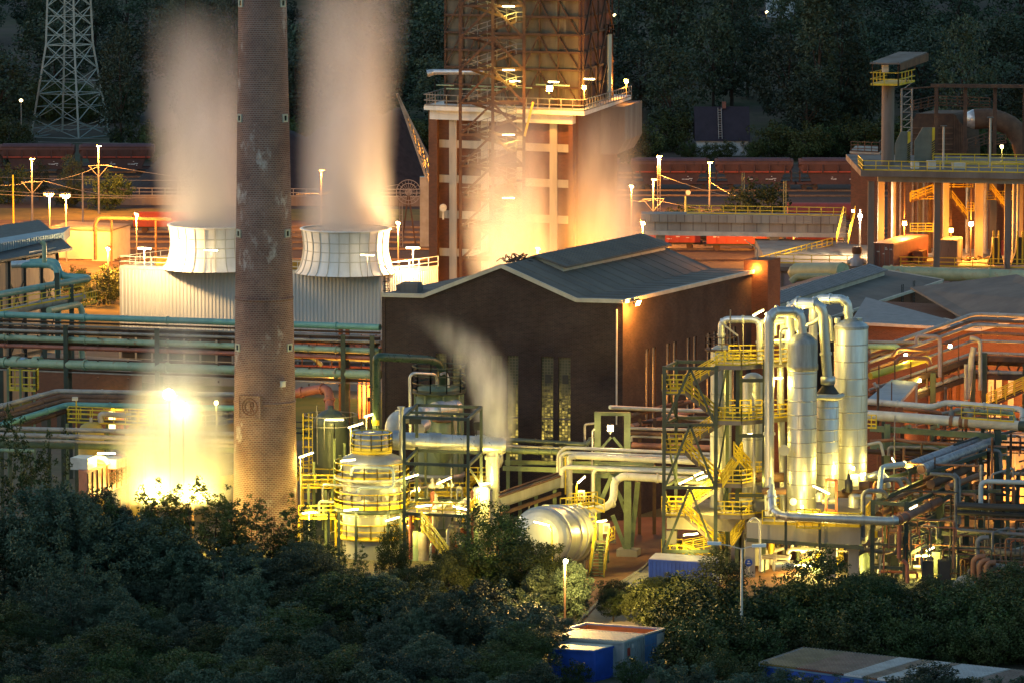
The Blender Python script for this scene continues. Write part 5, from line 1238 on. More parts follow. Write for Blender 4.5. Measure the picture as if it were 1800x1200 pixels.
for q0, q1 in ((0, .3), (.66, .98)): bo.obox(a+dv*q0+V((0, -1.15, zE1+.3)), dv*(q1-q0), V((0, .12, 0)), Z*.5)
bo.build('fascia_board', m_trim, ws)
sp_ = thing('shed_pipes', 'teal and grey pipes looping off the weathered shed wall', 'pipes', PX(90, 503, 0))
addpipe(sp_, m_teal, .36, [(52, 462, 510), (98, 459, 509), (107, 486, 506), (160, 489, 505), (0, 518, 490), (-40, 527, 486)], 12, 1.0)
addpipe(sp_, m_teal, .34, [(36, 466, 509), (88, 466, 508), (101, 474, 506), (102, 562, 504), (102, 700, 504)], 12, .9)
addpipe(sp_, m_lgreen, .24, [(78, 462, 507), (78, 429, 507), (72, 425, 507)], 10, .4)
addpipe(sp_, m_grey, .45, [(0, 552, 492), (75, 535, 495), (146, 523, 499)], 12, 0)
addpipe(sp_, m_lgreen, .34, [(86, 546, 492), (138, 535, 498), (144, 545, 498), (144, 690, 498), (150, 700, 496)], 12, .8)
addpipe(sp_, m_duct, .40, [(20, 466, 509), (52, 464, 509)], 12, 0)
rl = MB().rail([D(0, 548, 490), D(146, 521, 498)], 1.1, 2, .045); rl.rail([D(146, 537, 498), D(172, 531, 503), D(172, 531, 506)], 1.2, .8, .05); rl.build('walkway_rail', m_yellow, sp_)
MB().obox(D(140, 540, 498), D(172, 532, 503)-D(140, 540, 498), V((0, 1.5, 0)), Z*.12).build('landing', m_yellow, sp_)
for px, yt in ((3, 515), (80, 502), (103, 480), (128, 500)): post(sp_, px, yt, 497, .45)
# small brick pump house with lit door
a, b_, c_ = PX(56, 493, 0), PX(228, 486, 0), PX(250, 496, 0); hz = ZY(648, 490); ph = thing('pump_house', 'small red brick pump house with lit doorway under the pipe bridge', 'building', a)
MB().prism([a, b_, c_, a+(c_-b_)], Z*hz).build('wall', m_brickr, ph); MB().prism([a+Z*hz+V((-.2, -.3, 0)), b_+Z*hz+V((.2, -.3, 0)), c_+Z*hz, a+(c_-b_)+Z*hz], Z*.2).build('roof', m_roof, ph)
dv = b_-a; e = dv.normalized()
def on(q, z): return a+dv*q+V((0, -.06, z))
MB().obox(on(.79, .3), e*.85, V((0, .08, 0)), Z*2.1).build('door', emit('lit_doorway', (1.0, .82, .35), .45), ph)
MB().obox(on(.91, .6), e*.42, V((0, -.25, 0)), Z*1.1).obox(on(.965, .5), e*.42, V((0, -.25, 0)), Z*1.1).build('red_cabinet', m_wred, ph)
MB().obox(on(.82, 2.6), e*1.6, V((0, -.4, 0)), Z*.25).build('door_canopy', m_yellow, ph); light(on(.83, 2.2)+V((0, -.8, 0)), 700, WARM, .2, ph)
dk = MB()
for q in (.10, .26, .5): dk.obox(on(q, .2), e*.9, V((0, .08, 0)), Z*2.4)
dk.build('dark_door', m_black, ph)
# long pipe bridge crossing behind the chimney
pb = pipe_bridge('pipe_bridge', 'long pipe bridge with teal, red and pale green pipes crossing behind the chimney', PX(280, 450, 0))
YA, YB = 458, 436
def Yb(px): return YA+(YB-YA)*px/670
def run(mat, r, y0_, y1_, dY=0, x0=-60, x1=668, n=10, fl=5):
    addpipe(pb, mat, r, [(x0, y0_+(y1_-y0_)*x0/415, Yb(x0)+dY), (x1, y0_+(y1_-y0_)*x1/415, Yb(x1)+dY)], n, 0, fl)
run(m_teal, .30, 553, 567, -.8); run(m_rust, .10, 563, 577, .5); run(m_grey, .10, 569, 584, 1.0); run(m_grey, .13, 580, 593, .3); run(m_rust, .08, 584, 597, 1)
run(m_lgreen, .29, 593, 608, -.2); run(m_red, .21, 607, 621, -.6); run(m_lgreen, .42, 636, 650, -.7, n=14); run(m_rust, .08, 627, 641, .8); run(m_grey, .07, 649, 665, -.5)
bm = MB()
for y0_, y1_, dY in ((575, 588, .9), (601, 615, .9), (648, 662, 0)): 
    for q in (-.1, 1.2): bm.beam(D(-60, y0_-2, Yb(-60)+dY+q), D(668, y1_+7.5, Yb(668)+dY+q), .16, .24)
bm.build('longitudinal_beam', m_rust, pb)
for px in (-40, 118, 278, 440, 604, 655):
    y_ = 560+14*px/415
    p = PX(px, Yb(px)-1.1, 0); MB().ibeam(p, V((p.x, p.y, ZY(y_+8, p.y))), .42).build('post', m_green, pb); p = PX(px+7, Yb(px)+1.6, 0); MB().ibeam(p, V((p.x, p.y, ZY(y_+10, p.y))), .36).build('post', m_green, pb)
cr_ = MB()
for px in range(-40, 660, 53):
    for y_ in (575, 588, 602, 628, 658): cr_.beam(D(px, y_+14*px/415, Yb(px)-1.3), D(px, y_-1+14*px/415, Yb(px)+1.9), .14)
cr_.build('cross_beam', m_rust, pb)
vv = MB()
for px, x in ((22, 34), (60, 72)): p, q = D(px, 635.5, Yb(px)-.7), D(x, 636, Yb(x)-.7); vv.tube([p, q], .55, 14, 0)
vv.build('valve_body', m_lgreen, pb); p, q = D(38, 636.5, Yb(38)-.7), D(46, 637, Yb(46)-.7); MB().tube([p, q], .5, 14, 0).build('valve_ring', M('valve_blue', (.30, .42, .52), (.2, .3, .4), .5), pb)
# extra runs right of the chimney
px_ = thing('pipe_rack', 'dense rack of rusty, green and salmon pipes right of the chimney', 'pipe rack', PX(600, 448, 0)); m_salmon = M('salmon_pipe', (.46, .20, .13), (.34, .15, .10), .6, c3=(.2, .1, .06))
for mat, r, pts in ((m_lgreen, .26, [(500, 610, 446), (552, 611, 446), (572, 628, 446), (668, 632, 445)]), (m_lgreen, .20, [(505, 627, 447), (548, 626, 447), (566, 642, 447)]), (m_salmon, .20, [(500, 600, 449), (620, 602, 449), (646, 620, 448), (670, 620, 448)]),
                    (m_salmon, .18, [(560, 590, 450), (618, 596, 450), (650, 614, 449)]), (m_grey, .12, [(500, 585, 450), (670, 590, 449)]), (m_grey, .12, [(500, 596, 451), (670, 600, 450)]), (m_salmon, .14, [(500, 606, 451), (670, 611, 450)]),
                    (m_grey, .16, [(500, 648, 448), (655, 654, 447)]), (m_rust, .12, [(500, 617, 451), (670, 622, 450)]), (m_grey, .1, [(500, 633, 449), (670, 638, 449)]), (m_red, .2, [(500, 643, 448), (668, 647, 447)])):
    addpipe(px_, mat, r, pts, 10)
for px in (632, 640, 648, 655): addpipe(px_, m_salmon if px % 16 else m_grey, .16, [(px, 662, 444), (px, 735, 444)], 8)
for px in (600, 612): post(px_, px, 575, 447, .4, m_rust)
cr_ = MB()
for px in range(505, 668, 26): cr_.beam(D(px, 588, 446), D(px, 664, 446), .1)
for y_ in (594, 615, 640): cr_.beam(D(500, y_, 449), D(668, y_+6, 448), .14)
cr_.build('rack_frame', m_rust, px_); p = D(648, 700, 442); MB().beam(V((p.x, p.y+.3, 0)), p+V((0, .3, 0)), .12).build('lamp_post', m_rust, px_); flood(px_, p, 4200, SODIUM, .35, (-.4, .8, .4))
p = D(575, 700, 440); MB().beam(V((p.x, p.y+.3, 0)), p+V((0, .3, 0)), .12).build('lamp_post', m_rust, px_); flood(px_, p, 3000, SODIUM, .35, (.3, .9, .4))
fn_ = thing('lawn_fence', 'low dark fence along the lawn behind the green tank', 'fence', PX(580, 486, 0)); MB().rail([PX(520, 488, 0), PX(670, 484, 0)], 1.2, 2.5, .05).build('railing', m_black, fn_)
# small yellow platform under the pale pipe
yp = thing('valve_platform', 'small yellow railed platform below the pale green valve', 'platform', PX(40, 452, 0)); p, q = D(14, 686, 452), D(64, 688, 450); fl = MB().obox(p, q-p, V((0, 2, 0)), Z*.15); fl.build('floor', m_yellow, yp)
MB().rail([p+V((0, 2, 0)), p, q, q+V((0, 2, 0))], 2.0, .85, .05, mids=2).build('railing', m_yellow, yp)
for px in (16, 38, 62): post(yp, px, 648, 451, .2, m_trestle)
# lower pipe rack, bending down to the left
lr_ = pipe_bridge('pipe_rack', 'lower rack of grey and teal pipes bending down behind the left birch', PX(150, 432, 0), 'pipe rack')
for mat, r, pts in ((m_grey, .22, [(-30, 722, 424), (100, 687, 434), (420, 693, 430)]), (m_brown, .28, [(-30, 738, 423), (108, 697, 433), (420, 702, 429)]), (m_brown, .2, [(-30, 745, 423), (112, 704, 432), (420, 709, 429)]),
                    (m_teal, .26, [(-30, 756, 422), (118, 711, 431), (420, 717, 428)]), (m_rust, .2, [(-30, 770, 423), (116, 722, 431)]), (m_grey, .2, [(-30, 751, 420), (40, 753, 420), (415, 762, 417)]),
                    (m_grey, .2, [(-30, 762, 419), (415, 775, 416)]), (m_grey, .14, [(-30, 771, 419), (415, 783, 416)]), (m_trestle, .3, [(-30, 779, 420), (415, 789, 417)]), (m_lgreen, .16, [(-30, 790, 419), (60, 792, 419)])):
    addpipe(lr_, mat, r, pts, 10, None, 4)
for px, yt, Y in ((5, 745, 424), (88, 700, 433), (112, 697, 433), (136, 780, 418), (20, 770, 420), (235, 700, 431), (250, 780, 417)): post(lr_, px, yt, Y, .3)
br_ = MB(); br_.beam(D(88, 730, 433), D(108, 705, 433), .16); br_.beam(D(20, 800, 421), D(60, 770, 421), .2); br_.build('brace', m_green, lr_)
ys = thing('yellow_walkway', 'yellow railed walkway over the round yellow tank at left', 'walkway', PX(180, 428, 0)); p, q = D(118, 742, 428), D(262, 748, 425); MB().obox(p, q-p, V((0, 2, 0)), Z*.18).build('floor', m_rust, ys)
MB().rail([p+V((0, 2, 0)), p, q], 1.2, 1.1, .045, mids=2).rail([p+V((0, 2, 0)), q+V((0, 2, 0))], 1.2, 1.1, .045).build('railing', m_yellow, ys)
for px in (120, 190, 255): post(ys, px, 744, 428, .25, m_trestle)
addpipe(ys, m_grey, .25, [(178, 742, 426), (175, 727, 426), (230, 730, 426)], 10)
lp_ = thing('yard_light', 'small unlit pole light rising above the yellow walkway', 'lamp post', PX(135, 428, 0)); p = D(134, 702, 428); MB().tube([PX(135, 428, 0), p], .07, 6, 0).build('pole', m_yellow, lp_); MB().box(p+V((-.1, -.1, .1)), (.5, .35, .3)).build('lamp_head', m_white, lp_)
m_ytank = M('ochre_tank_paint', (.50, .34, .06), (.38, .26, .06), .5, c3=(.2, .14, .06))
for px, w_, lab in ((162, 23, 'round ochre tank with domed top behind the left pipe rack'), (238, 17, 'smaller ochre tank half hidden by the bright steam')):
    c_ = PX(px, 426, 0); r = w_*426/F; z = ZY(757 if px < 200 else 762, 426); t_ = thing('ochre_tank', lab, 'tank', c_, 'ochre tanks'); MB().lathe(c_, [(r, 0), (r, z), (r*.8, z+.5), (r*.4, z+.75), (.02, z+.8)], 28).build('tank', m_ytank, t_); MB().tube([c_+V((0, 0, z+.8)), c_+V((0, 0, z+1.2))], .15, 8).build('nozzle', m_grey, t_)
# rust truck like filter box with white units on top
a, b_, c_ = PX(140, 404, 0), PX(155, 402, 0), PX(226, 412, 0); hz = ZY(827, 403); fb = thing('filter_box', 'rust brown steel filter housing with white units on its roof', 'machine', a)
MB().prism([a+Z*(hz-2.4), b_+Z*(hz-2.4), c_+Z*(hz-2.4), a+(c_-b_)+Z*(hz-2.4)], Z*2.4).build('housing', m_red, fb); rbm = MB(); e = c_-b_; n_ = V((e.y, -e.x, 0)).normalized()
for i in range(9): rbm.obox(b_+e*(i/8.5)+Z*(hz-2.3), e.normalized()*.12, n_*.08, Z*2.2)
rbm.build('rib', m_rust, fb); MB().box(D(147, 812, 405), (1.6, 2, 1.0), -.3).build('white_unit', m_white, fb); MB().box(D(196, 812, 408), (1.7, 2, .8), -.3).build('white_unit', m_white, fb)
lg = MB()
for p in (a, b_, c_, a+e): lg.beam(p, p+Z*(hz-2.3), .25)
lg.build('leg', m_rust, fb); MB().rail([b_+e*.5+n_*.2+Z*(hz-1.8), c_+n_*.2+Z*(hz-1.8)], 1, 1, .04, mids=2).build('handrail', m_rust, fb); tube_lamp(fb, D(187, 794, 406), (1, 0, 0), 1.5, 1800, WARM, .5)
MB().tube([D(160, 815, 407), D(168, 802, 407), D(185, 806, 407), D(190, 815, 407)], .25, 10).build('hose', m_white, fb)
# big round quench tank with corrugated jacket in the bright steam
c_ = PX(345, 432, 0); r = 72*432/F; z = ZY(742, 432); qt_ = thing('round_tank', 'large round ribbed tank standing in the bright steam left of the chimney', 'tank', c_)
m_jack = M('tan_corrugated_jacket', (.24, .19, .12), (.18, .14, .09), .5, scale=.4)
prof = []; zz = 1.0
while zz < z: prof += [(r, zz), (r+.07, zz+.11)]; zz += .24
MB().lathe(c_, [(r, 0)]+prof+[(r, z), (r*.5, z+.6), (.02, z+.9)], 56).build('jacket', m_jack, qt_)
rl = MB(); rl.rail([c_+V((math.cos(q)*r, math.sin(q)*r, z)) for q in [i*math.pi/10 for i in range(20)]], 1.1, 2, .045, True); rl.build('roof_railing', m_rail, qt_)
bd = MB().lathe(c_, [(r+.12, 3.0), (r+.5, 3.0), (r+.5, 4.0), (r+.12, 4.0)], 56, False); bd.build('base_band', m_yellow, qt_)
for z0 in (5.0, 5.9, 6.8): pass
hr = MB(); 
for z0 in (4.6, 5.3, 6.0): hr.tube([c_+V((math.cos(q)*(r+.45), math.sin(q)*(r+.45), z0)) for q in [R(200+i*7) for i in range(21)]], .06, 5, 0, False)
hr.build('ring_pipes', m_rail, qt_)
ql = thing('quench_floodlights', 'pair of blazing floodlights, with two added low ones, shining into the bright steam', 'floodlight', PX(308, 411, 0)); 
for px, py, pw in ((297, 690, 9000), (321, 713, 14000), (272, 858, 14000), (338, 862, 14000)):  # the two low floods are added to brighten the lower steam
    p = D(px, py, 411); MB().beam(V((p.x, p.y+.6, 0)), p+V((0, .6, 0)), .16).build('post', m_rust, ql); flood(ql, p, pw, (1, .70, .13), .6 if py < 750 else .3, (0, -.5, -1), m_tube)
    if py < 750: MB().lathe(p+V((0, -.15, -.1)), [(.02, -.5), (.4, -.3), (.5, 0), (.4, .3), (.02, .5)], 12).build('lamp_glass', m_tube, ql)
p = D(380, 707, 424); sl_ = thing('tank_light', 'small bright lamp on a thin post at the round tank edge', 'lamp post', V((p.x, p.y, 0))); MB().tube([V((p.x, p.y, 0)), p], .06, 6, 0).build('pole', m_rail, sl_); flood(sl_, p, 900, WARM, .3, (0, -1, -.3), m_tube)
lb = thing('low_control_house', 'low dark flat roofed control house behind the round tank', 'building', PX(395, 470, 0)); a, b_ = PX(360, 470, 0), PX(405, 468, 0); MB().obox(a, b_-a, V((0, 5, 0)), Z*ZY(700, 469)).build('wall', m_concd, lb); MB().obox(a+V((.4, -.06, 1)), V((1.4, 0, 0)), V((0, .07, 0)), Z*1.3).build('window', m_glassd, lb)
# ================================================================ centre: gas washing vessels, silver ducts, mid pipe bridge
def ring_rail(mb, c, r, z, h=1.15, n=14, rr=.045, toe=.18, a0=0.0, a1=2*math.pi, mids=1):
    k_ = n if abs(a1-a0-2*math.pi) < 1e-6 else n+1
    pts = [V((c.x+r*math.cos(a0+(a1-a0)*i/n), c.y+r*math.sin(a0+(a1-a0)*i/n), z)) for i in range(k_)]
    return mb.rail(pts, h, 1.6, rr, k_ == n, mids, toe)
def deck(mb, c, r0, r1, z, t=.14): return mb.lathe(V((c.x, c.y, 0)), [(r0, z-t), (r1, z-t), (r1, z), (r0, z)], 36, False)
m_cream = M('cream_vessel_jacket', (.50, .49, .46), (.40, .39, .36), .40, .5, scale=.8, streak=1, c3=(.4, .35, .25), amt3=(.62, .75))
m_gtank = M('sage_green_tank', (.22, .27, .17), (.17, .21, .13), .45, scale=.5, streak=1, c3=(.12, .12, .08), amt3=(.6, .74))
m_dtank = M('dark_green_tank', (.070, .085, .065), (.05, .06, .048), .35, scale=.5, streak=1)
m_bpipe = M('pale_blue_pipe', (.40, .47, .52), (.33, .39, .43), .45)
# dark domed tank
c_ = PX(582, 426, 0); r = 31*426/F; z = ZY(744, 426); dt = thing('dark_tank', 'dark green domed tank with yellow cage right beside the chimney', 'tank', c_)
MB().lathe(c_, [(r, 0), (r, z), (r*.99, z+.25), (r*.8, z+.75), (r*.5, z+1.1), (.25, z+1.3), (.25, z+1.6), (.02, z+1.6)], 40).build('shell', m_dtank, dt)
mb = MB(); ring_rail(mb, c_, r+.9, z-.9, 1.7, 9, .035, 0); mb.build('top_railing', m_rail, dt)
mb = MB(); deck(mb, c_, r, r+1.6, ZY(838, 426)); ring_rail(mb, c_, r+1.6, ZY(838, 426), 1.15, 12); mb.build('lower_platform', m_yellow, dt)
addpipe(dt, m_red, .42, [(505, 694, 430), (555, 684, 429), (578, 682, 428), (580, 722, 427)], 14, .9, 3)
lad = MB(); p = PX(541, 425, 0)
for zz in range(3, 13): lad.tube([V((p.x+math.cos(q)*.45, p.y+math.sin(q)*.45, zz*.8)) for q in [i*.6 for i in range(12)]], .04, 4, 0, False)
for q in range(5): lad.beam(V((p.x+math.cos(q*1.25)*.45, p.y+math.sin(q*1.25)*.45, 2)), V((p.x+math.cos(q*1.25)*.45, p.y+math.sin(q*1.25)*.45, 10.2)), .06)
lad.build('caged_ladder', m_yellow, dt)
tube_lamp(dt, D(588, 735, 422.5), (1, 0, 0), 1.6, 800); MB().beam(D(570, 790, 423.4), D(570, 733, 422.6), .07).build('lamp_post', m_rail, dt)
MB().beam(D(558, 815, 424.2), D(557, 712, 424.2), .06).build('lamp_post', m_rail, dt)
for px, py, Y, dx, pw in ((653, 726, 420, .9, 500), (625, 745, 418, .9, 600), (538, 797, 415, 1, 1100), (545, 898, 408, .2, 1500)):
    t_ = thing('stick_light', 'slim fluorescent lamp on a thin post %s' % {653: 'beside the dark green bent pipe', 625: 'above the silver duct end', 538: 'right of the chimney at half height', 545: 'just right of the chimney foot'}[px], 'lamp', PX(px-9, Y, 0), 'slim fluorescent lamps on posts')
    p = D(px, py, Y); MB().tube([V((p.x-.5*dx, p.y, 0)), p-V((.5*dx, 0, .1))], .05, 6, 0).build('pole', m_white, t_); tube_lamp(t_, p, (1, 0, .35*dx), 1.3, pw)
# stacked ring vessel
c_ = PX(654, 409, 0); Yv = 409; u = Yv/F; rv = thing('ring_vessel', 'stacked cream round vessel with yellow ring platforms and pale blue pipe loops', 'vessel', c_)
def zz(py): return ZY(py, Yv)
MB().lathe(c_, [(52*u, 0), (52*u, zz(875)), (52*u, zz(845)), (50*u, zz(838)), (54*u, zz(838)), (55*u, zz(830)), (55*u, zz(808)), (50*u, zz(802)), (36*u, zz(797)), (32*u, zz(793)), (30*u, zz(768)), (26*u, zz(762)), (.05, zz(760))], 48).build('shell', m_cream, rv)
mb = MB()
for py in (812, 824, 848, 862, 900, 915): mb.lathe(c_, [(55.5*u, zz(py)-.06), (56.5*u, zz(py)), (55.5*u, zz(py)+.06)], 48, False)
mb.build('hoop', m_alu, rv)
mb = MB(); deck(mb, c_, 50*u, 67*u, zz(834), .25); mb.build('white_ring_deck', m_white, rv)
mb = MB(); deck(mb, c_, 50*u, 66*u, zz(887), .4); mb.build('ring_deck', m_green, rv)
mb = MB(); deck(mb, c_, 50*u, 62*u, zz(938), .2); ring_rail(mb, c_, 62*u, zz(938), 1.15, 16); mb.build('lower_ring_platform', m_yellow, rv)
mb = MB(); ring_rail(mb, c_, 66*u, zz(834), 1.2, 18); mb.build('upper_railing', m_yellow, rv)
mb = MB(); ring_rail(mb, c_, 66.5*u, zz(887), 1.3, 18, toe=.34); mb.build('middle_railing', m_yellow, rv)
mb = MB(); deck(mb, c_, 28*u, 36*u, zz(788), .3); ring_rail(mb, c_, 36*u, zz(788), 1.4, 12, mids=2, toe=.25); mb.build('top_cage', m_yellow, rv)
addpipe(rv, m_bpipe, .13, [(617, 835, 405.6), (619, 820, 405.6), (688, 822, 405.4), (692, 828, 405.4), (692, 856, 405.3), (632, 857, 405.6), (628, 864, 405.6)], 8, .35)
addpipe(rv, m_bpipe, .10, [(690, 848, 405.2), (712, 838, 405.8), (724, 836, 406)], 8, .3)
for q in range(7):
    a = R(205+q*22); d_ = V((math.cos(a), math.sin(a), 0)); b0 = c_+d_*(52*u)
    mb = MB().tube([b0+Z*zz(868), b0+d_*.35+Z*zz(868)], .22, 10); mb.build('manhole', m_grey, rv)
for px in (578, 596, 626, 682, 704): p = PX(px, 405.5, 0); MB().beam(p, V((p.x, p.y, zz(889))), .22).build('support_post', m_green, rv)
light(c_+V((-3.6, -3.4, zz(900))), 1700, WARM, .3, rv); light(c_+V((3.2, -3.6, zz(905))), 1500, WARM, .3, rv)
tube_lamp(rv, D(617, 893, 404.8), (1, 0, .1), 1.2, 700); tube_lamp(rv, D(690, 909, 404.5), (1, 0, .3), 1.2, 900); tube_lamp(rv, D(612, 806, 404.5), (1, 0, .1), 1.2, 900)
# sage green bunker tank
c_ = PX(772, 426, 0); r = 42*426/F; Yg = 426; gt = thing('green_bunker', 'tall sage green round tank with railed top in front of the brick hall', 'tank', c_)
zt_ = ZY(690, Yg); MB().lathe(c_, [(r*1.0, ZY(832, Yg)), (r, zt_-.4), (r*.94, zt_-.4), (r*.94, zt_+.35), (r*.9, zt_+.5), (.05, zt_+.85)], 48).build('shell', m_gtank, gt)
mb = MB(); deck(mb, c_, r*.94, r+.25, ZY(686, Yg)-.0, .2); mb.build('top_ring', m_green, gt)
mb = MB(); ring_rail(mb, c_, r+.25, ZY(686, Yg), 2.2, 10, .05, .2, mids=2); mb.build('top_railing', m_green, gt)
MB().lathe(c_, [(r*1.02, 0), (r*1.02, ZY(838, Yg)), (r*1.1, ZY(836, Yg)), (r*1.1, ZY(829, Yg)), (r, ZY(829, Yg))], 48).build('skirt', m_cream, gt)
mb = MB(); fr_ = c_+V((.4, -r*1.1, 0)); mb.lathe(V((fr_.x, fr_.y, 0)), [(.35, ZY(822, 423)), (.5, ZY(812, 423)), (1.05, ZY(790, 423)), (1.0, ZY(752, 423)), (.85, ZY(742, 423))], 4); mb.build('hopper', m_gtank, gt)
MB().lathe(V((fr_.x, fr_.y, 0)), [(.85, ZY(742, 423)), (1.0, ZY(741, 423)), (1.0, ZY(738, 423)), (.8, ZY(737, 423))], 20).build('hopper_flange', m_brown, gt)
lg = MB()
for k_ in range(8): a = k_*math.pi/4+.2; q = c_+V((math.cos(a)*r*1.04, math.sin(a)*r*1.04, 0)); lg.beam(q, V((q.x, q.y, ZY(690, Yg))), .14)
lg.build('stiffener', m_gtank, gt)
addpipe(gt, m_duct, .13, [(722, 770, 421), (720, 662, 421), (726, 655, 421), (764, 657, 423), (768, 663, 424), (768, 680, 425)], 8, .4)
addpipe(gt, m_duct, .12, [(775, 657, 424), (784, 654, 425), (788, 664, 425), (788, 680, 425)], 8, .3)
dg = thing('bent_green_pipe', 'dark green pipe arching from the ground over to the sage green tank', 'pipe', PX(662, 420, 0)); addpipe(dg, M('bottle_green_pipe', (.045, .085, .05), (.035, .06, .04), .3), .36, [V((PX(662, 420, 0).x, 420, 0)), (662, 628, 420), (672, 627, 420), (758, 632, 424), (776, 640, 425), (779, 680, 426)], 16, 1.6)
yb = PX(662, 420, 0); MB().tube([V((yb.x, yb.y, ZY(746, 420))), V((yb.x, yb.y, ZY(737, 420)))], .38, 16, 0).build('yellow_band', m_yellow, dg)
# silver ducts
sd = thing('silver_duct', 'big shiny silver duct running level to the steaming outlet', 'duct', PX(868, 412, 0)); Yd = 412
a, b_ = D(624, 769, Yd), D(884, 783, Yd); dd = (b_-a).normalized(); mb = MB().tube([a, b_], .74, 32, 0); mb.tube([b_-dd*.02, b_+dd*.25], .76, 32, 0, r2=.6); mb.tube([a-dd*.3, a], .62, 32, 0, r2=.74); mb.build('main_duct', m_duct, sd)
mb = MB()
for x0, x1, k_ in ((690, 706, 1.16), (754, 775, 1.12), (834, 852, 1.14)): p, q = a+(b_-a)*((x0-624)/260), a+(b_-a)*((x1-624)/260); mb.tube([p, q], .74*k_, 32, 0)
for x0 in (650, 725, 795, 815): p = a+(b_-a)*((x0-624)/260); mb.tube([p-dd*.03, p+dd*.03], .765, 32, 0)
mb.build('sleeve', m_alu, sd)
p = a+(b_-a)*((868-624)/260); mb = MB().tube([p, V((p.x-.1, p.y, ZY(815, Yd))), V((p.x-.1, p.y, 0))], .60, 28, 0); mb.tube([V((p.x-.1, p.y, ZY(806, Yd))), V((p.x-.1, p.y, ZY(800, Yd)))], .70, 28, 0)
for k_ in range(9): z = 1.0+k_*.9; mb.tube([V((p.x-.1, p.y, z)), V((p.x-.1, p.y, z+.05))], .625, 28, 0)
mb.build('downcomer', m_duct, sd); MB().lathe(V((p.x+.1, p.y+.5, 0)), [(.5, ZY(822, Yd)), (.72, ZY(812, Yd)), (.72, ZY(795, Yd)), (.6, ZY(790, Yd))], 20).build('outlet_funnel', m_cream, sd)
s2 = thing('silver_elbow_duct', 'short shiny duct with cream elbow above the level silver duct', 'duct', PX(740, 417, 0))
q = [(688, 768, 414), (690, 742, 414), (700, 732, 415), (728, 729, 416), (738, 726, 416), (802, 716, 420)]
mb = MB().tube(P3((700, 732, 415), (730, 726, 416), (802, 716, 420)), .66, 28, .4); mb.build('duct', m_duct, s2); MB().tube(P3(*q[:4]), .62, 24, 1.0).build('elbow', m_white, s2)
mb = MB()
for x0, y0_, x1, y1_, k_ in ((736, 725, 744, 723.5, .74), (764, 721, 778, 719, .76), (796, 717, 803, 716, .7)): mb.tube(P3((x0, y0_, 416+(x0-736)*.06), (x1, y1_, 416+(x1-736)*.06)), k_, 28, 0)
mb.build('sleeve', m_alu, s2); MB().tube(P3((740, 735, 415), (750, 745, 415), (738, 752, 414)), .5, 16, .5).build('lower_branch', m_cream, s2)
mb = MB().beam(PX(748, 416, 0), D(748, 738, 416), .2).beam(PX(795, 419, 0), D(795, 725, 419), .2); mb.build('support_post', m_green, s2)
vs_t = thing('vent_pipe', 'short thin vent pipe with flat cap before the cream elbow', 'pipe', PX(706, 410, 0)); p = PX(706, 410, 0); MB().tube([p, V((p.x, p.y, ZY(716, 410)))], .2, 12, 0).tube([V((p.x, p.y, ZY(717, 410))), V((p.x, p.y, ZY(714, 410)))], .34, 12, 0).build('pipe', m_alu, vs_t)
# dark steel frame with hoist
sf = thing('hoist_gantry', 'open dark green steel frame standing over the silver duct', 'frame', PX(765, 406, 0)); fr = MB(); tz = ZY(731, 404)
cs = [PX(711, 403.5, 0), PX(823, 402, 0), PX(846, 410, 0), PX(733, 411.5, 0)]
for p in cs: MB().beam(p, V((p.x, p.y, tz)), .26).build('post', m_green, sf)
for z in (tz, ZY(815, 403), ZY(903, 403)):
    for p, q in zip(cs, cs[1:]+cs[:1]): fr.beam(p+Z*z, q+Z*z, .24)
fr.beam(cs[0]+Z*tz+(cs[3]-cs[0])*.4, cs[1]+Z*tz+(cs[2]-cs[1])*.4, .2); fr.beam(cs[0]+Z*ZY(860, 403), cs[3]+Z*ZY(815, 411), .14); fr.beam(cs[2]+Z*ZY(860, 408), cs[1]+Z*ZY(815, 403), .14)
fr.build('beam', m_green, sf); mb = MB().box(D(838, 748, 408), (.5, .4, .7)); mb.beam(D(838, 752, 408), D(837, 765, 408), .07); mb.build('hoist', m_black, sf); MB().box(D(730, 739, 407), (1.0, .5, .5)).build('trolley', m_black, sf)
fl = MB().obox(cs[0]+Z*ZY(906, 403), cs[1]-cs[0], cs[3]-cs[0], Z*.12); fl.build('grating', m_concd, sf)
st_ = MB(); p, q = D(740, 922, 402), D(788, 985, 397); st_.stairs(p, q, V((0, 1, 0)), 1.0); st_.build('stair_flight', m_yellow, sf); mb = MB().rail([p-V((0, .5, 0)), q-V((0, .5, 0))], 1.1, 1, .05).rail([p+V((0, .5, 0)), q+V((0, .5, 0))], 1.1, 1, .05).rail([cs[0]+Z*ZY(905, 403), cs[1]+Z*ZY(905, 403), cs[2]+Z*ZY(905, 403)], 1.1, 1.2, .045); mb.build('handrail', m_yellow, sf)
for px, py, dz, pw in ((780, 842, .45, 1000), (745, 886, .1, 1100), (810, 890, -.25, 900), (722, 835, .3, 700)): tube_lamp(sf, D(px, py, 403.5), (1, 0, dz), 1.3, pw)
tube_lamp(sf, D(851, 848, 409), (1, 0, .2), .8, 6500)  # added lamp, tucked low in the frame to brighten the steam jet
for px in (760, 772): p = D(px, 850, 408); MB().lathe(p, [(.05, .5), (.18, .3), (.12, .1), (.4, -.1), (.4, -.3), (.05, -.4)], 14).build('bell_lamp', m_white, sf)
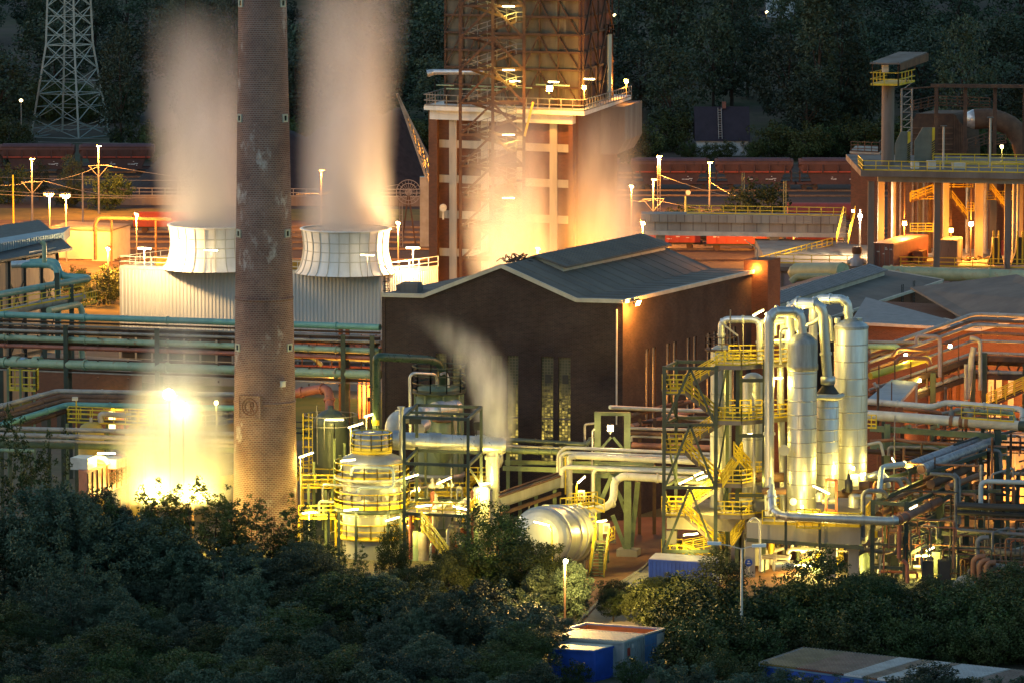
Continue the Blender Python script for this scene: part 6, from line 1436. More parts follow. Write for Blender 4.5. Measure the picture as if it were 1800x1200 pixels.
# pumps, valves and small pipes crowded under the frame
jm = thing('pump_group', 'crowd of pumps, valves and small pipes under the steel frame', 'pumps', PX(770, 408, 0)); rr = random.Random(5)
for i in range(26):
    px = rr.uniform(700, 850); Y = rr.uniform(404, 416); z = rr.uniform(.4, 5.2); p = PX(px, Y, z); mat = rr.choice((m_white, m_grey, m_cream, m_yellow, m_red, m_alu)); L = rr.uniform(1, 4)
    dr = rr.choice((V((1, -.2, 0)), V((.4, .9, 0)), Z)); mb = MB(); q = p+dr*L; mb.tube([V((p.x, p.y, max(.1, p.z-1.5))), p, q, V((q.x, q.y, max(.1, q.z-1.2)))], rr.uniform(.08, .22), 8, .3); mb.tube([p+dr*L*.4, p+dr*L*.5], .32, 10, 0); mb.build('pipe', mat, jm)
for i in range(9):
    px = rr.uniform(700, 860); Y = rr.uniform(403, 413); p = PX(px, Y, 0); mb = MB().lathe(p, [(.5, 0), (.5, rr.uniform(.8, 2.2)), (.3, 2.4), (.02, 2.5)], 14); mb.build('pump', rr.choice((m_cream, m_red, m_lgreen, m_grey)), jm)
wp_ = thing('yellow_platform', 'yellow railed platform with inclined stairs behind the steel frame', 'platform', PX(800, 418, 0)); mb = MB()
for x0, x1, y_, Y in ((720, 830, 872, 417), (820, 860, 845, 418), (530, 600, 858, 418), (525, 590, 912, 412)):
    p, q = D(x0, y_, Y), D(x1, y_, Y); mb.rail([p, q, q+V((0, 3, 0))], 1.2, 1.0, .045, mids=2); mb.obox(p, q-p, V((0, 2.5, 0)), Z*.15)
    for pp in (p, q): mb.beam(V((pp.x, pp.y, 0)), pp, .18)
mb.stairs(D(800, 872, 418), D(845, 838, 421), V((0, 1, 0)), 1); mb.build('railing', m_yellow, wp_)
light(D(560, 905, 411), 1300, WARM, .3, wp_); light(D(735, 860, 414), 1400, WARM, .3, wp_); light(D(560, 830, 415), 1100, WARM, .3, wp_)
ct = thing('cream_tank', 'small cream cylindrical tank beside the silver downcomer', 'tank', PX(845, 410, 0)); c_ = PX(846, 410, 0); MB().lathe(c_, [(.75, 0), (.75, ZY(858, 410)), (.6, ZY(855, 410)), (.02, ZY(853, 410))], 22).build('shell', m_cream, ct)
# mid pipe bridge between ring vessels and columns
mp = pipe_bridge('pipe_bridge', 'pipe bridge with cream pipes and green trestle before the brick hall', PX(1100, 412, 0))
for mat, r, pts in ((m_dtank, .22, [(888, 772, 418), (1030, 781, 415), (1040, 772, 415), (1040, 768, 415)]), (m_grey, .10, [(888, 783, 417), (986, 787, 415)]), (m_trestle, .25, [(888, 791, 417), (982, 794, 415)]),
                    (m_white, .15, [(981, 850, 413), (981, 798, 413), (992, 786, 413), (1260, 798, 409)]), (m_white, .15, [(986, 850, 412.5), (986, 800, 412.5), (995, 795, 412.5), (1260, 805, 408)]),
                    (m_white, .25, [(1001, 878, 411.5), (1001, 804, 411.5), (1010, 801, 411.5), (1260, 813, 407)]), (m_white, .20, [(988, 856, 411), (988, 825, 411), (996, 820, 411), (1260, 829, 407)]),
                    (m_white, .15, [(1043, 888, 409), (1043, 830, 409), (1048, 824, 409), (1260, 832, 406)]), (m_white, .33, [(1012, 898, 403), (1058, 894, 405), (1078, 882, 406), (1080, 846, 407), (1094, 836, 407), (1260, 847, 404)]),
                    (m_grey, .10, [(1028, 785, 416), (1028, 745, 416), (1048, 743, 416)]), (m_grey, .08, [(1040, 868, 412), (1041, 757, 414), (1045, 753, 414)]), (m_yellow, .07, [(994, 868, 411), (994, 802, 411)])):
    addpipe(mp, mat, r, pts, 12, None, 4 if r > .2 else 0)
bm = MB()
for x0, x1, y0_, y1_, Y0, Y1, w_ in ((888, 1000, 791, 795, 418, 416, .3), (885, 1260, 822, 834, 418, 410, .3), (888, 1150, 812, 816, 419, 414, .22), (1000, 1260, 818, 826, 414, 409, .3), (1040, 1260, 834, 842, 411, 407, .3)): bm.beam(D(x0, y0_, Y0), D(x1, y1_, Y1), w_, .4)
bm.build('bridge_beam', m_trestle, mp)
for px, yt, Y in ((893, 785, 418), (914, 790, 422), (975, 822, 417), (1046, 830, 412), (1001, 860, 412)): post(mp, px, yt, Y, .32, m_trestle)
tb = MB(); f0 = PX(1103, 409, 0); tb.ibeam(f0, V((f0.x, f0.y, ZY(845, 409))), .6); tb.build('trestle_post', m_trestle, mp)
tb = MB()
for (x0, y0_), (x1, y1_), Y, w_ in (((1076, 835), (1052, 888), 409, .35), ((1077, 905), (1099, 962), 409, .35), ((1121, 846), (1108, 972), 411, .42), ((1088, 870), (1100, 905), 410, .22), ((1068, 830), (1095, 880), 409.5, .25)): tb.beam(D(x0, y0_, Y), D(x1, y1_, Y), w_)
tb.build('trestle_brace', m_trestle, mp); MB().box(f0+Z*.3+V((.1, 0, 0)), (1.8, 1.5, .6), -.25).build('concrete_footing', m_conc, mp)
ff = thing('floodlight_gantry', 'pale green steel frame carrying a blazing star bright floodlight', 'frame', PX(1075, 416, 0))
fr = MB()
for px in (1050, 1102): p = PX(px, 416, 0); fr.ibeam(p, V((p.x, p.y, ZY(724, 416))), .55)
fr.beam(D(1046, 726, 416), D(1106, 727, 416), .35, .3); fr.beam(D(1050, 795, 416), D(1074, 768, 416), .2); fr.beam(D(1102, 797, 416), D(1078, 768, 416), .2); fr.beam(D(1050, 797, 416), D(1102, 798, 416), .3)
fr.build('frame', m_trestle, ff); flood(ff, D(1073, 752, 413.5), 3000, (1, .70, .25), .55, (0, -1, -.2), m_tube)
MB().lathe(D(1073, 752, 413.2), [(.02, -.24), (.18, -.14), (.22, 0), (.18, .14), (.02, .24)], 12).build('lamp_glass', m_tube, ff)
# rusty upper racks right of the floodlight frame
ur = pipe_bridge('pipe_rack', 'rusty orange lit pipe rack running behind the stair frame', PX(1150, 424, 0), 'pipe rack')
for mat, r, pts in ((m_white, .18, [(1072, 715, 419), (1170, 720, 424), (1250, 722, 428)]), (m_brown, .2, [(1108, 730, 420), (1180, 712, 430), (1240, 700, 436)]), (m_salmon, .22, [(1110, 748, 420), (1260, 712, 434)]), (m_grey, .14, [(1104, 752, 420), (1170, 754, 418), (1260, 756, 416)]),
                    (m_brown, .16, [(1106, 760, 420), (1260, 768, 416)]), (m_grey, .12, [(1110, 775, 420), (1110, 766, 420), (1260, 772, 416)]), (m_salmon, .26, [(1112, 782, 421), (1260, 787, 417)]), (m_grey, .2, [(1165, 728, 425), (1250, 740, 419)]), (m_rust, .14, [(1080, 720, 421), (1130, 722, 422), (1200, 705, 430)])):
    addpipe(ur, mat, r, pts, 8)
for px in (1124, 1150): post(ur, px, 735, 421, .3, m_rust)
bm = MB().beam(D(1106, 790, 421), D(1260, 796, 417), .25, .35).beam(D(1106, 743, 421), D(1260, 736, 424), .2, .25); bm.build('rack_beam', m_rust, ur)
# inclined channel, lying vessel, stairs
cv = thing('conveyor_channel', 'inclined open steel channel leaning down from the pipe bridge', 'conveyor', PX(930, 408, 0)); p, q = D(878, 893, 405), D(985, 856, 411); sd_ = V((0, 2.2, 0)); mb = MB().obox(p, q-p, sd_, Z*.15); mb.obox(p, q-p, V((0, .12, 0)), Z*1.0); mb.obox(p+sd_, q-p, V((0, .12, 0)), Z*1.0); mb.build('channel', m_cream, cv)
mb = MB().beam(p+Z*1.0, q+Z*1.0, .25, .15).beam(p+sd_+Z*1.0, q+sd_+Z*1.0, .25, .15).beam(p-Z*.5, q-Z*.5, .2, .3); mb.build('edge_beam', m_brown, cv)
for t_ in (.1, .6): c_ = p+(q-p)*t_+sd_*.5; MB().beam(V((c_.x, c_.y, 0)), c_, .3).build('support_leg', m_trestle, cv)
lv = thing('lying_vessel', 'fat cream lying vessel with hoops behind the dark maple', 'vessel', PX(990, 398, 0)); a, b_ = D(950, 944, 394.5), D(1004, 938, 403); ax = (b_-a).normalized(); rV = 2.45
mb = MB().tube([a, b_], rV, 48, 0); mb.tube([a-ax*.9, a-ax*.75, a-ax*.4, a], rV*.5, 48, 0); mb.build('shell', m_cream, lv)
hd = MB(); n_ = 6; prev = None
for i in range(n_): 
    t0, t1 = i/n_*math.pi/2, (i+1)/n_*math.pi/2; hd.tube([a-ax*(.9*math.sin(t0)), a-ax*(.9*math.sin(t1))], rV*math.cos(t0), 48, 0, cap=False, r2=max(.02, rV*math.cos(t1)))
hd.build('domed_end', m_cream, lv)
hp_ = MB()
for t_ in (.06, .42, .62, .8, .98): c_ = a+(b_-a)*t_; hp_.tube([c_-ax*.13, c_+ax*.13], rV+.14, 48, 0)
hp_.build('hoop', m_alu, lv); sa = MB()
for t_ in (.2, .85): c_ = a+(b_-a)*t_; s_ = ax.cross(Z).normalized(); sa.obox(V((c_.x, c_.y, 0))-s_*1.6-ax*.3, s_*3.2, ax*.6, Z*(c_.z-rV*.75))
sa.build('saddle', m_conc, lv); MB().box(a+(b_-a)*.30+V((.6, -rV-.05, .6)), (.3, .1, .9)).build('red_plate', m_wred, lv)
MB().rail([D(985, 898, 400), D(1045, 893, 404), D(1062, 900, 404)], 1.1, .9, .045, mids=1).rail([D(1000, 890, 404), D(1050, 886, 408)], 1.1, .9, .045).build('top_railing', m_yellow, lv)
tube_lamp(lv, D(952, 917, 391.3), (1, 0, -.25), 1.3, 1800, WARM, .3); MB().tube([PX(972, 391.3, 0), D(970, 925, 391.3), D(952, 916, 391.3)], .05, 6, .3).build('lamp_post', m_yellow, lv)
ps = thing('access_platform', 'small yellow stair and platform with white control boxes at the trestle', 'stairs', PX(1055, 401, 0)); p, q = D(1049, 990, 397.5), D(1058, 952, 400); MB().stairs(V((p.x, p.y, .0)), q, V((1, -.1, 0)), 1.1).build('stair_flight', m_trestle, ps)
mb = MB().rail([V((p.x-.6, p.y, 0)), q-V((.6, 0, 0))], 1.1, 1, .05, mids=2).rail([V((p.x+.6, p.y, 0)), q+V((.6, 0, 0)), q+V((1.1, 1.5, 0))], 1.1, 1, .05, mids=2); mb.ladder(D(1042, 960, 401), D(1042, 900, 401), (1, 0, 0), .5, .05); mb.build('handrail', m_yellow, ps)
MB().obox(q-V((1, 0, .1)), V((2.2, 0, 0)), V((0, 2, 0)), Z*.12).build('landing', m_concd, ps)
for px, py, Y in ((1066, 928, 401), (1022, 870, 406)): p = D(px, py, Y); MB().box(p, (.6, .3, .85)).build('control_box', m_white, ps); MB().box(p+V((-.02, -.17, 0)), (.36, .03, .5)).build('box_window', m_concd, ps); MB().beam(V((p.x, p.y+.2, 0)), p+V((0, .2, 0)), .08).build('box_post', m_trestle, ps)
MB().ibeam(PX(1056, 401, 0), D(1056, 915, 401), .35).build('post', m_trestle, ps)
tube_lamp(ps, D(1058, 913, 399.5), (1, 0, .15), .8, 1100, WARM); p = D(1022, 840, 406); MB().tube([PX(1012, 406, 0), D(1013, 850, 406), p], .05, 6, .4).build('lamp_post', m_yellow, ps); tube_lamp(ps, p, (.6, 0, .55), .8, 1400, WARM, .4)
p = D(994, 985, 366); bl = thing('street_lamp', 'star bright street lamp rising from the bushes before the lying vessel', 'street lamp', V((p.x, p.y+.2, 0))); MB().tube([V((p.x-.05, p.y+.25, 0)), p+V((-.05, .25, .3))], .09, 8, 0).build('pole', m_rust, bl); flood(bl, p, 30000, (1, .60, .16), .32, (.3, -.8, -.5), m_tube)
MB().lathe(p+V((0, -.1, 0)), [(.02, -.18), (.14, -.1), (.17, 0), (.14, .1), (.02, .18)], 12).build('lamp_glass', m_tube, bl)
tk = thing('pipe_thicket', 'tangle of yellow lit small pipes and posts between the chimney and the ring vessel', 'pipework', PX(600, 414, 0)); rr = random.Random(12)
for i in range(60):
    lo = rr.random() < .6; px = rr.uniform(528, 720) if lo else rr.uniform(860, 1010); Y = rr.uniform(411, 424) if lo else rr.uniform(405, 416); z = rr.uniform(.5, 5.5 if lo else 3.5); L = rr.uniform(1, 5); d_ = rr.choice((V((1, -.25, 0)), V((.5, .87, 0)), Z)); p = PX(px, Y, z); q = p+d_*(L if d_.z == 0 else min(L, 2.5)); r_ = rr.uniform(.04, .13)
    MB().tube([p-Z*min(z, rr.uniform(.6, 2)), p, q, q-Z*min(q.z, rr.uniform(.5, 2))], r_, 7, .3).build('pipe', rr.choice((m_cream, m_grey, m_yellow, m_trestle, m_brown, m_alu)), tk)
for i in range(8): p = PX(rr.uniform(530, 640), rr.uniform(411, 420), 0); MB().ibeam(p, p+Z*rr.uniform(4, 9), .22).build('post', m_trestle, tk)
# ================================================================ right: stair frame, columns, concrete table, pipe racks
# ---- green stair frame with yellow railings
tw0 = PX(1212, 402, 0); stf = thing('stairway', 'green steel stair frame with zigzag flights and yellow handrails left of the columns', 'stairs', tw0)
Yf, Yk = 399.5, 404.0; LX = {px: PX(px, Yf, 8).x for px in (1167, 1258)}; xl, xr = LX[1167], LX[1258]; off = PX(1188, Yk, 8).x-xl
levs = [ZY(py, Yf) for py in (968, 856, 746, 647)]
fr = MB()
for x in (xl, xr):
    MB().beam(V((x, Yf, 0)), V((x, Yf, levs[-1]+.2)), .30).build('frame_post', m_green, stf); MB().beam(V((x+off, Yk, 0)), V((x+off, Yk, levs[-1]+.2)), .28).build('frame_post', m_green, stf)
zprev = 0
for i, z in enumerate(levs):
    fr.beam(V((xl, Yf, z)), V((xr, Yf, z)), .2, .26); fr.beam(V((xl+off, Yk, z)), V((xr+off, Yk, z)), .2, .26)
    for x in (xl, xr): fr.beam(V((x, Yf, z)), V((x+off, Yk, z)), .2, .24)
    xm = (xl+xr)/2
    fr.beam(V((xl+.05, Yf-.12, zprev)), V((xm, Yf-.12, z)), .2); fr.beam(V((xr-.05, Yf-.12, zprev)), V((xm, Yf-.12, z)), .2)
    fr.beam(V((xr, Yf+.1, zprev)), V((xr+off, Yk, z)), .14); fr.beam(V((xl, Yf+.1, z)), V((xl+off, Yk, zprev)), .14)
    zprev = z
fr.build('bracing', m_green, stf)
fl = MB(); hr = MB(); zz_ = [0]+levs
for i in range(4):
    z0, z1 = zz_[i], zz_[i+1]; zm = (z0+z1)/2+.25; ya, yb_ = Yf+1.0, Yf+2.8
    x0, x1 = xl+1.7, xr+.5
    fl.stairs(V((x1, ya, z0)), V((x0, ya, zm)), V((0, 1, 0)), 1.1, step=.26); fl.stairs(V((x0, yb_, zm)), V((x1+.4, yb_, z1)), V((0, 1, 0)), 1.1, step=.26)
    for y_, a, b_ in ((ya-.55, V((x1, 0, z0)), V((x0, 0, zm))), (ya+.55, V((x1, 0, z0)), V((x0, 0, zm))), (yb_-.55, V((x0, 0, zm)), V((x1+.4, 0, z1))), (yb_+.55, V((x0, 0, zm)), V((x1+.4, 0, z1)))):
        hr.rail([V((a.x, y_, a.z)), V((b_.x, y_, b_.z))], 1.1, .9, .04, mids=2, toe=0)
    fl.obox(V((xl-.1, Yf+.2, zm-.12)), V((1.8, 0, 0)), V((0, 3.4, 0)), Z*.12)
    hr.rail([V((x0, Yf+.2, zm)), V((xl-.05, Yf+.2, zm)), V((xl-.05, Yf+3.6, zm)), V((x0, Yf+3.6, zm))], 1.15, .6, .045, mids=2)
fl.build('stair_flights', m_concd, stf); hr.build('handrails', m_yellow, stf)
for px, py, dx, dz, pw in ((1205, 842, 1, .45, 1700), (1236, 836, 1, .4, 1500), (1232, 828, 1, .4, 900)): tube_lamp(stf, D(px, py, 400.8), (dx, .2, dz), 1.2, pw)
tube_lamp(stf, D(1214, 936, 399.0), (1, 0, .1), 1.2, 1800, WARM, .6)  # added lamp, throws warm light toward the containers and bushes
# ---- platforms between the stair frame and the columns
wpf = thing('vessel_platforms', 'three steel platforms with yellow railings between stair frame and tall columns', 'platform', PX(1300, 401, 0))
Y0 = 399.6
for px, yt, Y in ((1295, 640, 400.5), (1342, 632, 400.0), (1300, 640, 406), (1344, 640, 407)): post(wpf, px, yt, Y, .32, m_green)
fl = MB(); hr = MB(); gr = MB()
for py, x0, x1 in ((643, 1258, 1384), (740, 1258, 1384), (850, 1258, 1340), (905, 1258, 1384)):
    z = ZY(py, Y0); a, b_, c_ = PX(x0, Y0, z), PX(1303, Y0-.4, z), PX(x1, Y0+2.2, z); dpt = V((1.3, 4.5, 0))
    for p, q in ((a, b_), (b_, c_)): fl.prism([p, q, q+V((.3, 2.2, 0)), p+V((.6, 2.6, 0))], Z*.12); fl.beam(p-Z*.1, q-Z*.1, .16, .34)
    hr.rail([a, b_, c_], 1.2, .75, .045, mids=2, toe=.2); hr.rail([a+dpt, c_+dpt*.6], 1.2, .9, .045, mids=2)
    gr.beam(a+dpt-Z*.1, c_+dpt*.6-Z*.1, .2, .3)
for py in (668, 765, 870): gr.beam(PX(1295, 400.6, ZY(py, 400.6)), PX(1342, 400.2, ZY(py, 400.2)), .2, .3)
fl.build('floor', m_concd, wpf); hr.build('railing', m_yellow, wpf); gr.build('beam', m_green, wpf)
mb = MB()
for p, q in (((1290, 800, 400), (1318, 830, 402)), ((1270, 855, 399.5), (1305, 800, 401)), ((1285, 960, 399), (1315, 915, 401))):
    a, b_ = D(*p), D(*q); mb.stairs(a, b_, V((.3, 1, 0)), 1.0); hr2 = MB().rail([a-V((0, .5, 0)), b_-V((0, .5, 0))], 1.1, .8, .045, mids=2); hr2.rail([a+V((0, .5, 0)), b_+V((0, .5, 0))], 1.1, .8, .045, mids=2); hr2.build('stair_rail', m_yellow, wpf)
mb.build('short_stairs', m_concd, wpf)
for px, py, Y, dx, dz, pw in ((1333, 548, 401, 1, .55, 2600), (1365, 662, 400.2, 1, .1, 1800), (1415, 538, 404, .5, .2, 700), (1346, 833, 400, .2, .1, 800), (1318, 760, 402, 1, .1, 700)):
    tube_lamp(wpf, D(px, py, Y), (dx, 0, dz), 1.0 if pw > 800 else .5, pw)
mb = MB().beam(D(1266, 566, 400), D(1297, 590, 400.4), .14); mb.build('unlit_lamp', m_white, wpf); MB().beam(D(1297, 590, 400.4), D(1303, 640, 400.4), .07).beam(D(1284, 545, 400), D(1283, 605, 401), .12).beam(D(1306, 560, 402), D(1307, 640, 402), .07).build('lamp_arm', m_rail, wpf)
# ---- vessels behind the platforms
zt5 = 4.9
def vessel(name, label, px, Y, rpx, ytop, ybase, mat, rings=9, dome=.55, skirt=None, cat='column', group=None, z0=None):
    u = Y/F; r = rpx*u; c_ = PX(px, Y, 0); zb_ = ZY(ybase, Y) if z0 is None else z0; zt_ = ZY(ytop, Y); t_ = thing(name, label, cat, V((c_.x, Y, zb_)), group)
    MB().lathe(c_, [(r, zb_), (r, zt_-dome), (r*.93, zt_-dome*.62), (r*.6, zt_-dome*.2), (.3, zt_), (.02, zt_)], 56).build('shell', mat, t_)
    rg = MB()
    for i in range(1, rings+1): z = zb_+(zt_-dome-zb_)*i/(rings+.0); rg.lathe(c_, [(r, z-.04), (r+.03, z-.025), (r+.03, z+.025), (r, z+.04)], 56, False)
    for i in range(rings):
        for k_ in range(1):
            a = R(-150+((i*67) % 120)); q = c_+V((math.cos(a)*(r+.002), math.sin(a)*(r+.002), 0)); h_ = (zt_-dome-zb_)/rings; rg.beam(q+Z*(zb_+h_*i), q+Z*(zb_+h_*(i+1)), .03)
    rg.build('jacket_seam', M('jacket_seam', (.28, .27, .25), None, .5, .8) if 'seam' not in globals() else seam, t_)
    return t_, c_, r, zb_, zt_
seam = M('jacket_seam_metal', (.33, .32, .30), (.26, .25, .23), .5, .5)
c1, p1, r1, zb1, zt1 = vessel('steel_column', 'tallest bright steel column in front, with dark stained cap and gooseneck pipe', 1408, 400, 26, 586, 897, m_alu, 12, .9, group='steel clad columns')
m_stain = M('stained_jacket', (.34, .34, .32), (.20, .19, .17), .5, .4, scale=1.2, streak=1)
zc_ = ZY(650, 400); mb = MB().lathe(p1, [(r1+.02, zc_), (r1+.09, zc_+.1), (r1+.09, zc_+.5), (r1+.04, zc_+.6), (r1+.04, zt1-.9), (r1*.95, zt1-.55), (r1*.62, zt1-.17), (.35, zt1+.04)], 56, False); mb.build('stained_cap', m_stain, c1)
addpipe(c1, m_alu, .42, [V((p1.x, p1.y, zt1-.2)), (1407, 556, 400), (1398, 548, 400), (1362, 548, 399.6), (1352, 560, 399.4), (1352, 905, 399.2)], 18, 1.0, 6)
for px, py, rr_ in ((1394, 880, .3), (1378, 790, .45)): q = D(px, py, 398.7); MB().tube([q, q-V((0, .35, 0))], rr_, 16).build('manhole', m_cream, c1)
c2, p2, r2_, zb2, zt2 = vessel('steel_column', 'shorter steel column between two taller ones, with conical dark cap', 1453, 402, 19.5, 690, 872, m_alu, 9, .2, group='steel clad columns')
MB().lathe(p2, [(r2_+.08, zt2-.35), (r2_+.08, zt2-.1), (.5, zt2+.6), (.5, zt2+1.1)], 32, False).build('dark_cap', m_black, c2); MB().lathe(p2, [(.5, zt2+.7), (.62, zt2+.75), (.62, zt2+1.35), (.5, zt2+1.4)], 28).build('neck_flange', m_alu, c2)
q0 = V((p2.x, p2.y, zt2+.7)); addpipe(c2, m_alu, .42, [q0, (1446, 546, 402), (1436, 534, 402), (1400, 532, 403), (1388, 542, 403), (1387, 640, 403)], 18, 1.0, 6)
addpipe(c2, m_cream, .26, [(1430, 697, 400.9), (1472, 698, 401), (1480, 695, 402)], 12, .3)
c3, p3, r3, zb3, zt3 = vessel('steel_column', 'fat steel column with flat conical top at the right of the three', 1493, 405, 30, 562, 868, m_alu, 10, .6, group='steel clad columns')
MB().lathe(p3, [(r3+.05, zt3-.72), (r3+.05, zt3-.55), (r3*.45, zt3-.02), (.5, zt3+.12), (.02, zt3+.14)], 56, False).build('grey_top', m_stain, c3)
q0 = V((PX(1489, 405, 0).x, 405, zt3-.1)); addpipe(c3, m_duct, .38, [q0, (1490, 534, 405), (1480, 526, 405), (1440, 526, 406), (1430, 534, 406), (1429, 640, 406)], 18, .9, 5)
for px, py in ((1472, 562), (1510, 562)): q = D(px, py, 405); MB().tube([q-Z*.3, q+Z*.15], .28, 14).build('top_nozzle', m_alu, c3)
addpipe(c3, m_alu, .35, [(1512, 838, 404), (1532, 838, 402), (1545, 832, 402), (1556, 840, 402), (1560, 856, 402)], 14, .8)
v1 = vessel('steel_vessel', 'pale upright vessel behind the stair frame topped by a bent pipe', 1266, 405.5, 19, 606, 900, m_cream, 5, .5, cat='vessel', group='pale upright vessels', z0=0)
addpipe(v1[0], m_alu, .30, [(1268, 606, 405.5), (1268, 570, 405.5), (1276, 562, 405.5), (1336, 562, 404), (1336, 640, 404)], 14, .7, 4)
v2 = vessel('steel_vessel', 'yellow lit upright vessel between the platform posts', 1322, 408, 19, 655, 900, m_cream, 6, .5, cat='vessel', group='pale upright vessels', z0=0)
mb = MB(); deck(mb, V((v1[1].x, v1[1].y, 0)), v1[2], v1[2]+.5, v1[4]-.3); ring_rail(mb, V((v1[1].x, v1[1].y, 0)), v1[2]+.4, v1[4]-.3, 1.0, 8, .035, 0); mb.build('top_platform', m_rust, v1[0])
ug = thing('top_pipework', 'cluster of cream pipes and boxes around the gooseneck tops', 'pipes', PX(1385, 403, 0)); rr = random.Random(9)
for r_, pts in ((.22, [(1336, 640, 403.5), (1336, 566, 403.5), (1350, 563, 404), (1384, 563, 404)]), (.2, [(1362, 590, 404), (1362, 567, 404), (1380, 567, 404)]), (.18, [(1405, 575, 405), (1430, 568, 405), (1445, 556, 405), (1460, 556, 405), (1463, 600, 405)]), (.12, [(1372, 640, 400.5), (1372, 580, 400.5), (1384, 578, 401)]),
                (.2, [(1375, 640, 404), (1375, 605, 404), (1362, 600, 404)]), (.16, [(1345, 600, 402), (1385, 598, 403)]), (.14, [(1325, 900, 400.6), (1325, 700, 400.6), (1320, 690, 400.6)]), (.3, [(1378, 900, 401), (1372, 700, 402), (1372, 640, 402)])): addpipe(ug, m_cream, r_, pts, 10)
MB().box(D(1384, 572, 404.5), (1.2, .8, 1.3)).box(D(1398, 572, 405), (.7, .8, 1.0)).build('white_box', m_white, ug)
light(D(1380, 590, 402), 1200, WARM, .3, ug)
# ---- concrete table
tp = thing('concrete_table', 'stained concrete table carrying the columns, with yellow edge railing', 'foundation', PX(1420, 399, 0))
T0, T1, T2 = PX(1312, 397.5, 0), PX(1512, 395, 0), PX(1545, 412, 0); zT = 4.6; zTb = 3.1
MB().prism([T0+Z*zTb, T1+Z*zTb, T2+Z*zTb, T0+(T2-T1)+Z*zTb], Z*(zT-zTb)).build('table_slab', m_conc, tp)
MB().prism([PX(1172, 402, 3.4), PX(1312, 400, 3.4), PX(1330, 409, 3.4), PX(1190, 411, 3.4)], Z*1.3).build('side_slab', m_conc, tp)
for px, Y in ((1318, 398), (1335, 404), (1460, 397), (1500, 396.5), (1180, 403), (1440, 406)): MB().box(PX(px, Y, zTb/2), (.85, .85, zTb)).build('leg', m_conc, tp)
bm = MB().beam(T0+V((0, -.3, zTb+.1)), T1+V((.3, -.3, zTb-.2)), .2, .3); bm.build('edge_beam', m_green, tp)
MB().rail([PX(1340, 396.6, zT), PX(1512, 394.8, zT), PX(1530, 402, zT)], 1.15, 1.0, .045, mids=1, toe=.25).rail([PX(1400, 395, zT-.1), PX(1442, 394.6, zT-.1)], 1.6, .7, .05, mids=2).build('railing', m_yellow, tp)
for px in (1381, 1441): p = PX(px, 395, zTb-.3); MB().beam(p, p+Z*3.2, .22).build('pipe_support', m_green, tp)
MB().tube([V((PX(1337, 395.5, 0).x, 395.5, .8)), D(1335, 915, 395.5), D(1325, 908, 395.5), D(1318, 915, 395.5)], .09, 8, .3).build('vent_tube', m_white, tp)
sg = thing('mandatory_sign', 'small round blue safety sign on a concrete leg', 'sign', PX(1316, 397, 0)); p = PX(1316, 397.1, 1.3); MB().tube([p, p-V((0, .04, 0))], .32, 20, 0).build('sign_disc', m_blue, sg); MB().tube([V((p.x, p.y+.03, 0)), p+V((0, .03, 0))], .04, 6).build('sign_post', m_rail, sg); MB().box(p+V((0, -.06, .12)), (.16, .02, .12)).box(p+V((0, -.06, -.06)), (.3, .02, .08)).build('sign_symbol', m_mark, sg)
bp = thing('jacketed_pipe', 'long jacketed steel pipe running level before the column feet', 'pipe', PX(1460, 394, 0)); addpipe(bp, m_alu, .36, [(1356, 862, 396), (1357, 893, 395), (1366, 903, 394.4), (1385, 907, 394.2), (1560, 915, 393.4), (1578, 914, 393.6)], 18, .8, 6)
addpipe(bp, M('rusty_salmon', (.26, .11, .07), (.17, .08, .05), .6, c3=(.12, .06, .04)), .40, [(1576, 914, 393.6), (1592, 908, 394.5), (1650, 880, 401)], 16, .4, 3); addpipe(bp, m_bpipe, .20, [(1357, 870, 395.6), (1357, 850, 395.6)], 14, 0)
mp2 = thing('column_fittings', 'valves, red frames and dark safety valves around the column feet', 'fittings', PX(1480, 397, zT))
MB().beam(D(1452, 840, 397), D(1452, 900, 397), .2).beam(D(1470, 842, 397), D(1470, 905, 397), .2).beam(D(1452, 842, 397), D(1470, 843, 397), .2).beam(D(1452, 895, 397), D(1470, 898, 397), .2).build('red_frame', m_red, mp2)
c_ = D(1492, 852, 398); MB().lathe(c_, [(.26, -.6), (.34, -.5), (.34, .45), (.18, .5), (.12, .9), (.05, 1.0), (.05, 1.3)], 14).build('safety_valve', m_black, mp2); addpipe(mp2, m_rust, .18, [(1480, 862, 398), (1520, 864, 398)], 10)
for x0, y_, x1, Y, r_, mt in ((1470, 868, 1510, 398.5, .3, m_rust), (1510, 852, 1528, 399, .4, m_rust), (1445, 880, 1470, 398, .25, m_cream), (1500, 872, 1532, 397.5, .2, m_alu), (1340, 862, 1382, 398, .3, m_brown), (1300, 884, 1336, 402, .45, m_cream), (1330, 838, 1378, 401, .4, m_brown)): addpipe(mp2, mt, r_, [(x0, y_, Y), (x1, y_, Y)], 12, 0)
for px, py, Y, h, r_, mt in ((1502, 878, 398, 1.2, .5, m_cream), (1516, 845, 400, 1.6, .25, m_alu), (1355, 850, 398, 1.2, .2, m_bpipe), (1508, 842, 401, .9, .8, m_white), (1440, 872, 398, .8, .3, m_cream), (1340, 885, 400, 1.0, .9, m_black)):
    c_ = D(px, py, Y); MB().lathe(c_-Z*h/2, [(r_, 0), (r_, h*.8), (r_*.6, h*.95), (.02, h)], 16).build('valve', mt, mp2)
tube_lamp(mp2, D(1444, 858, 395.5), (1, 0, -.5), 1.5, 2600, WARM, .3)
for px, py, Y, pw in ((1500, 822, 401, 1400), (1519, 832, 400, 1500), (1410, 890, 396.2, 1300)): flood(mp2, D(px, py, Y), pw, WARM, .25, (-.6, -1, -.2), m_tube)
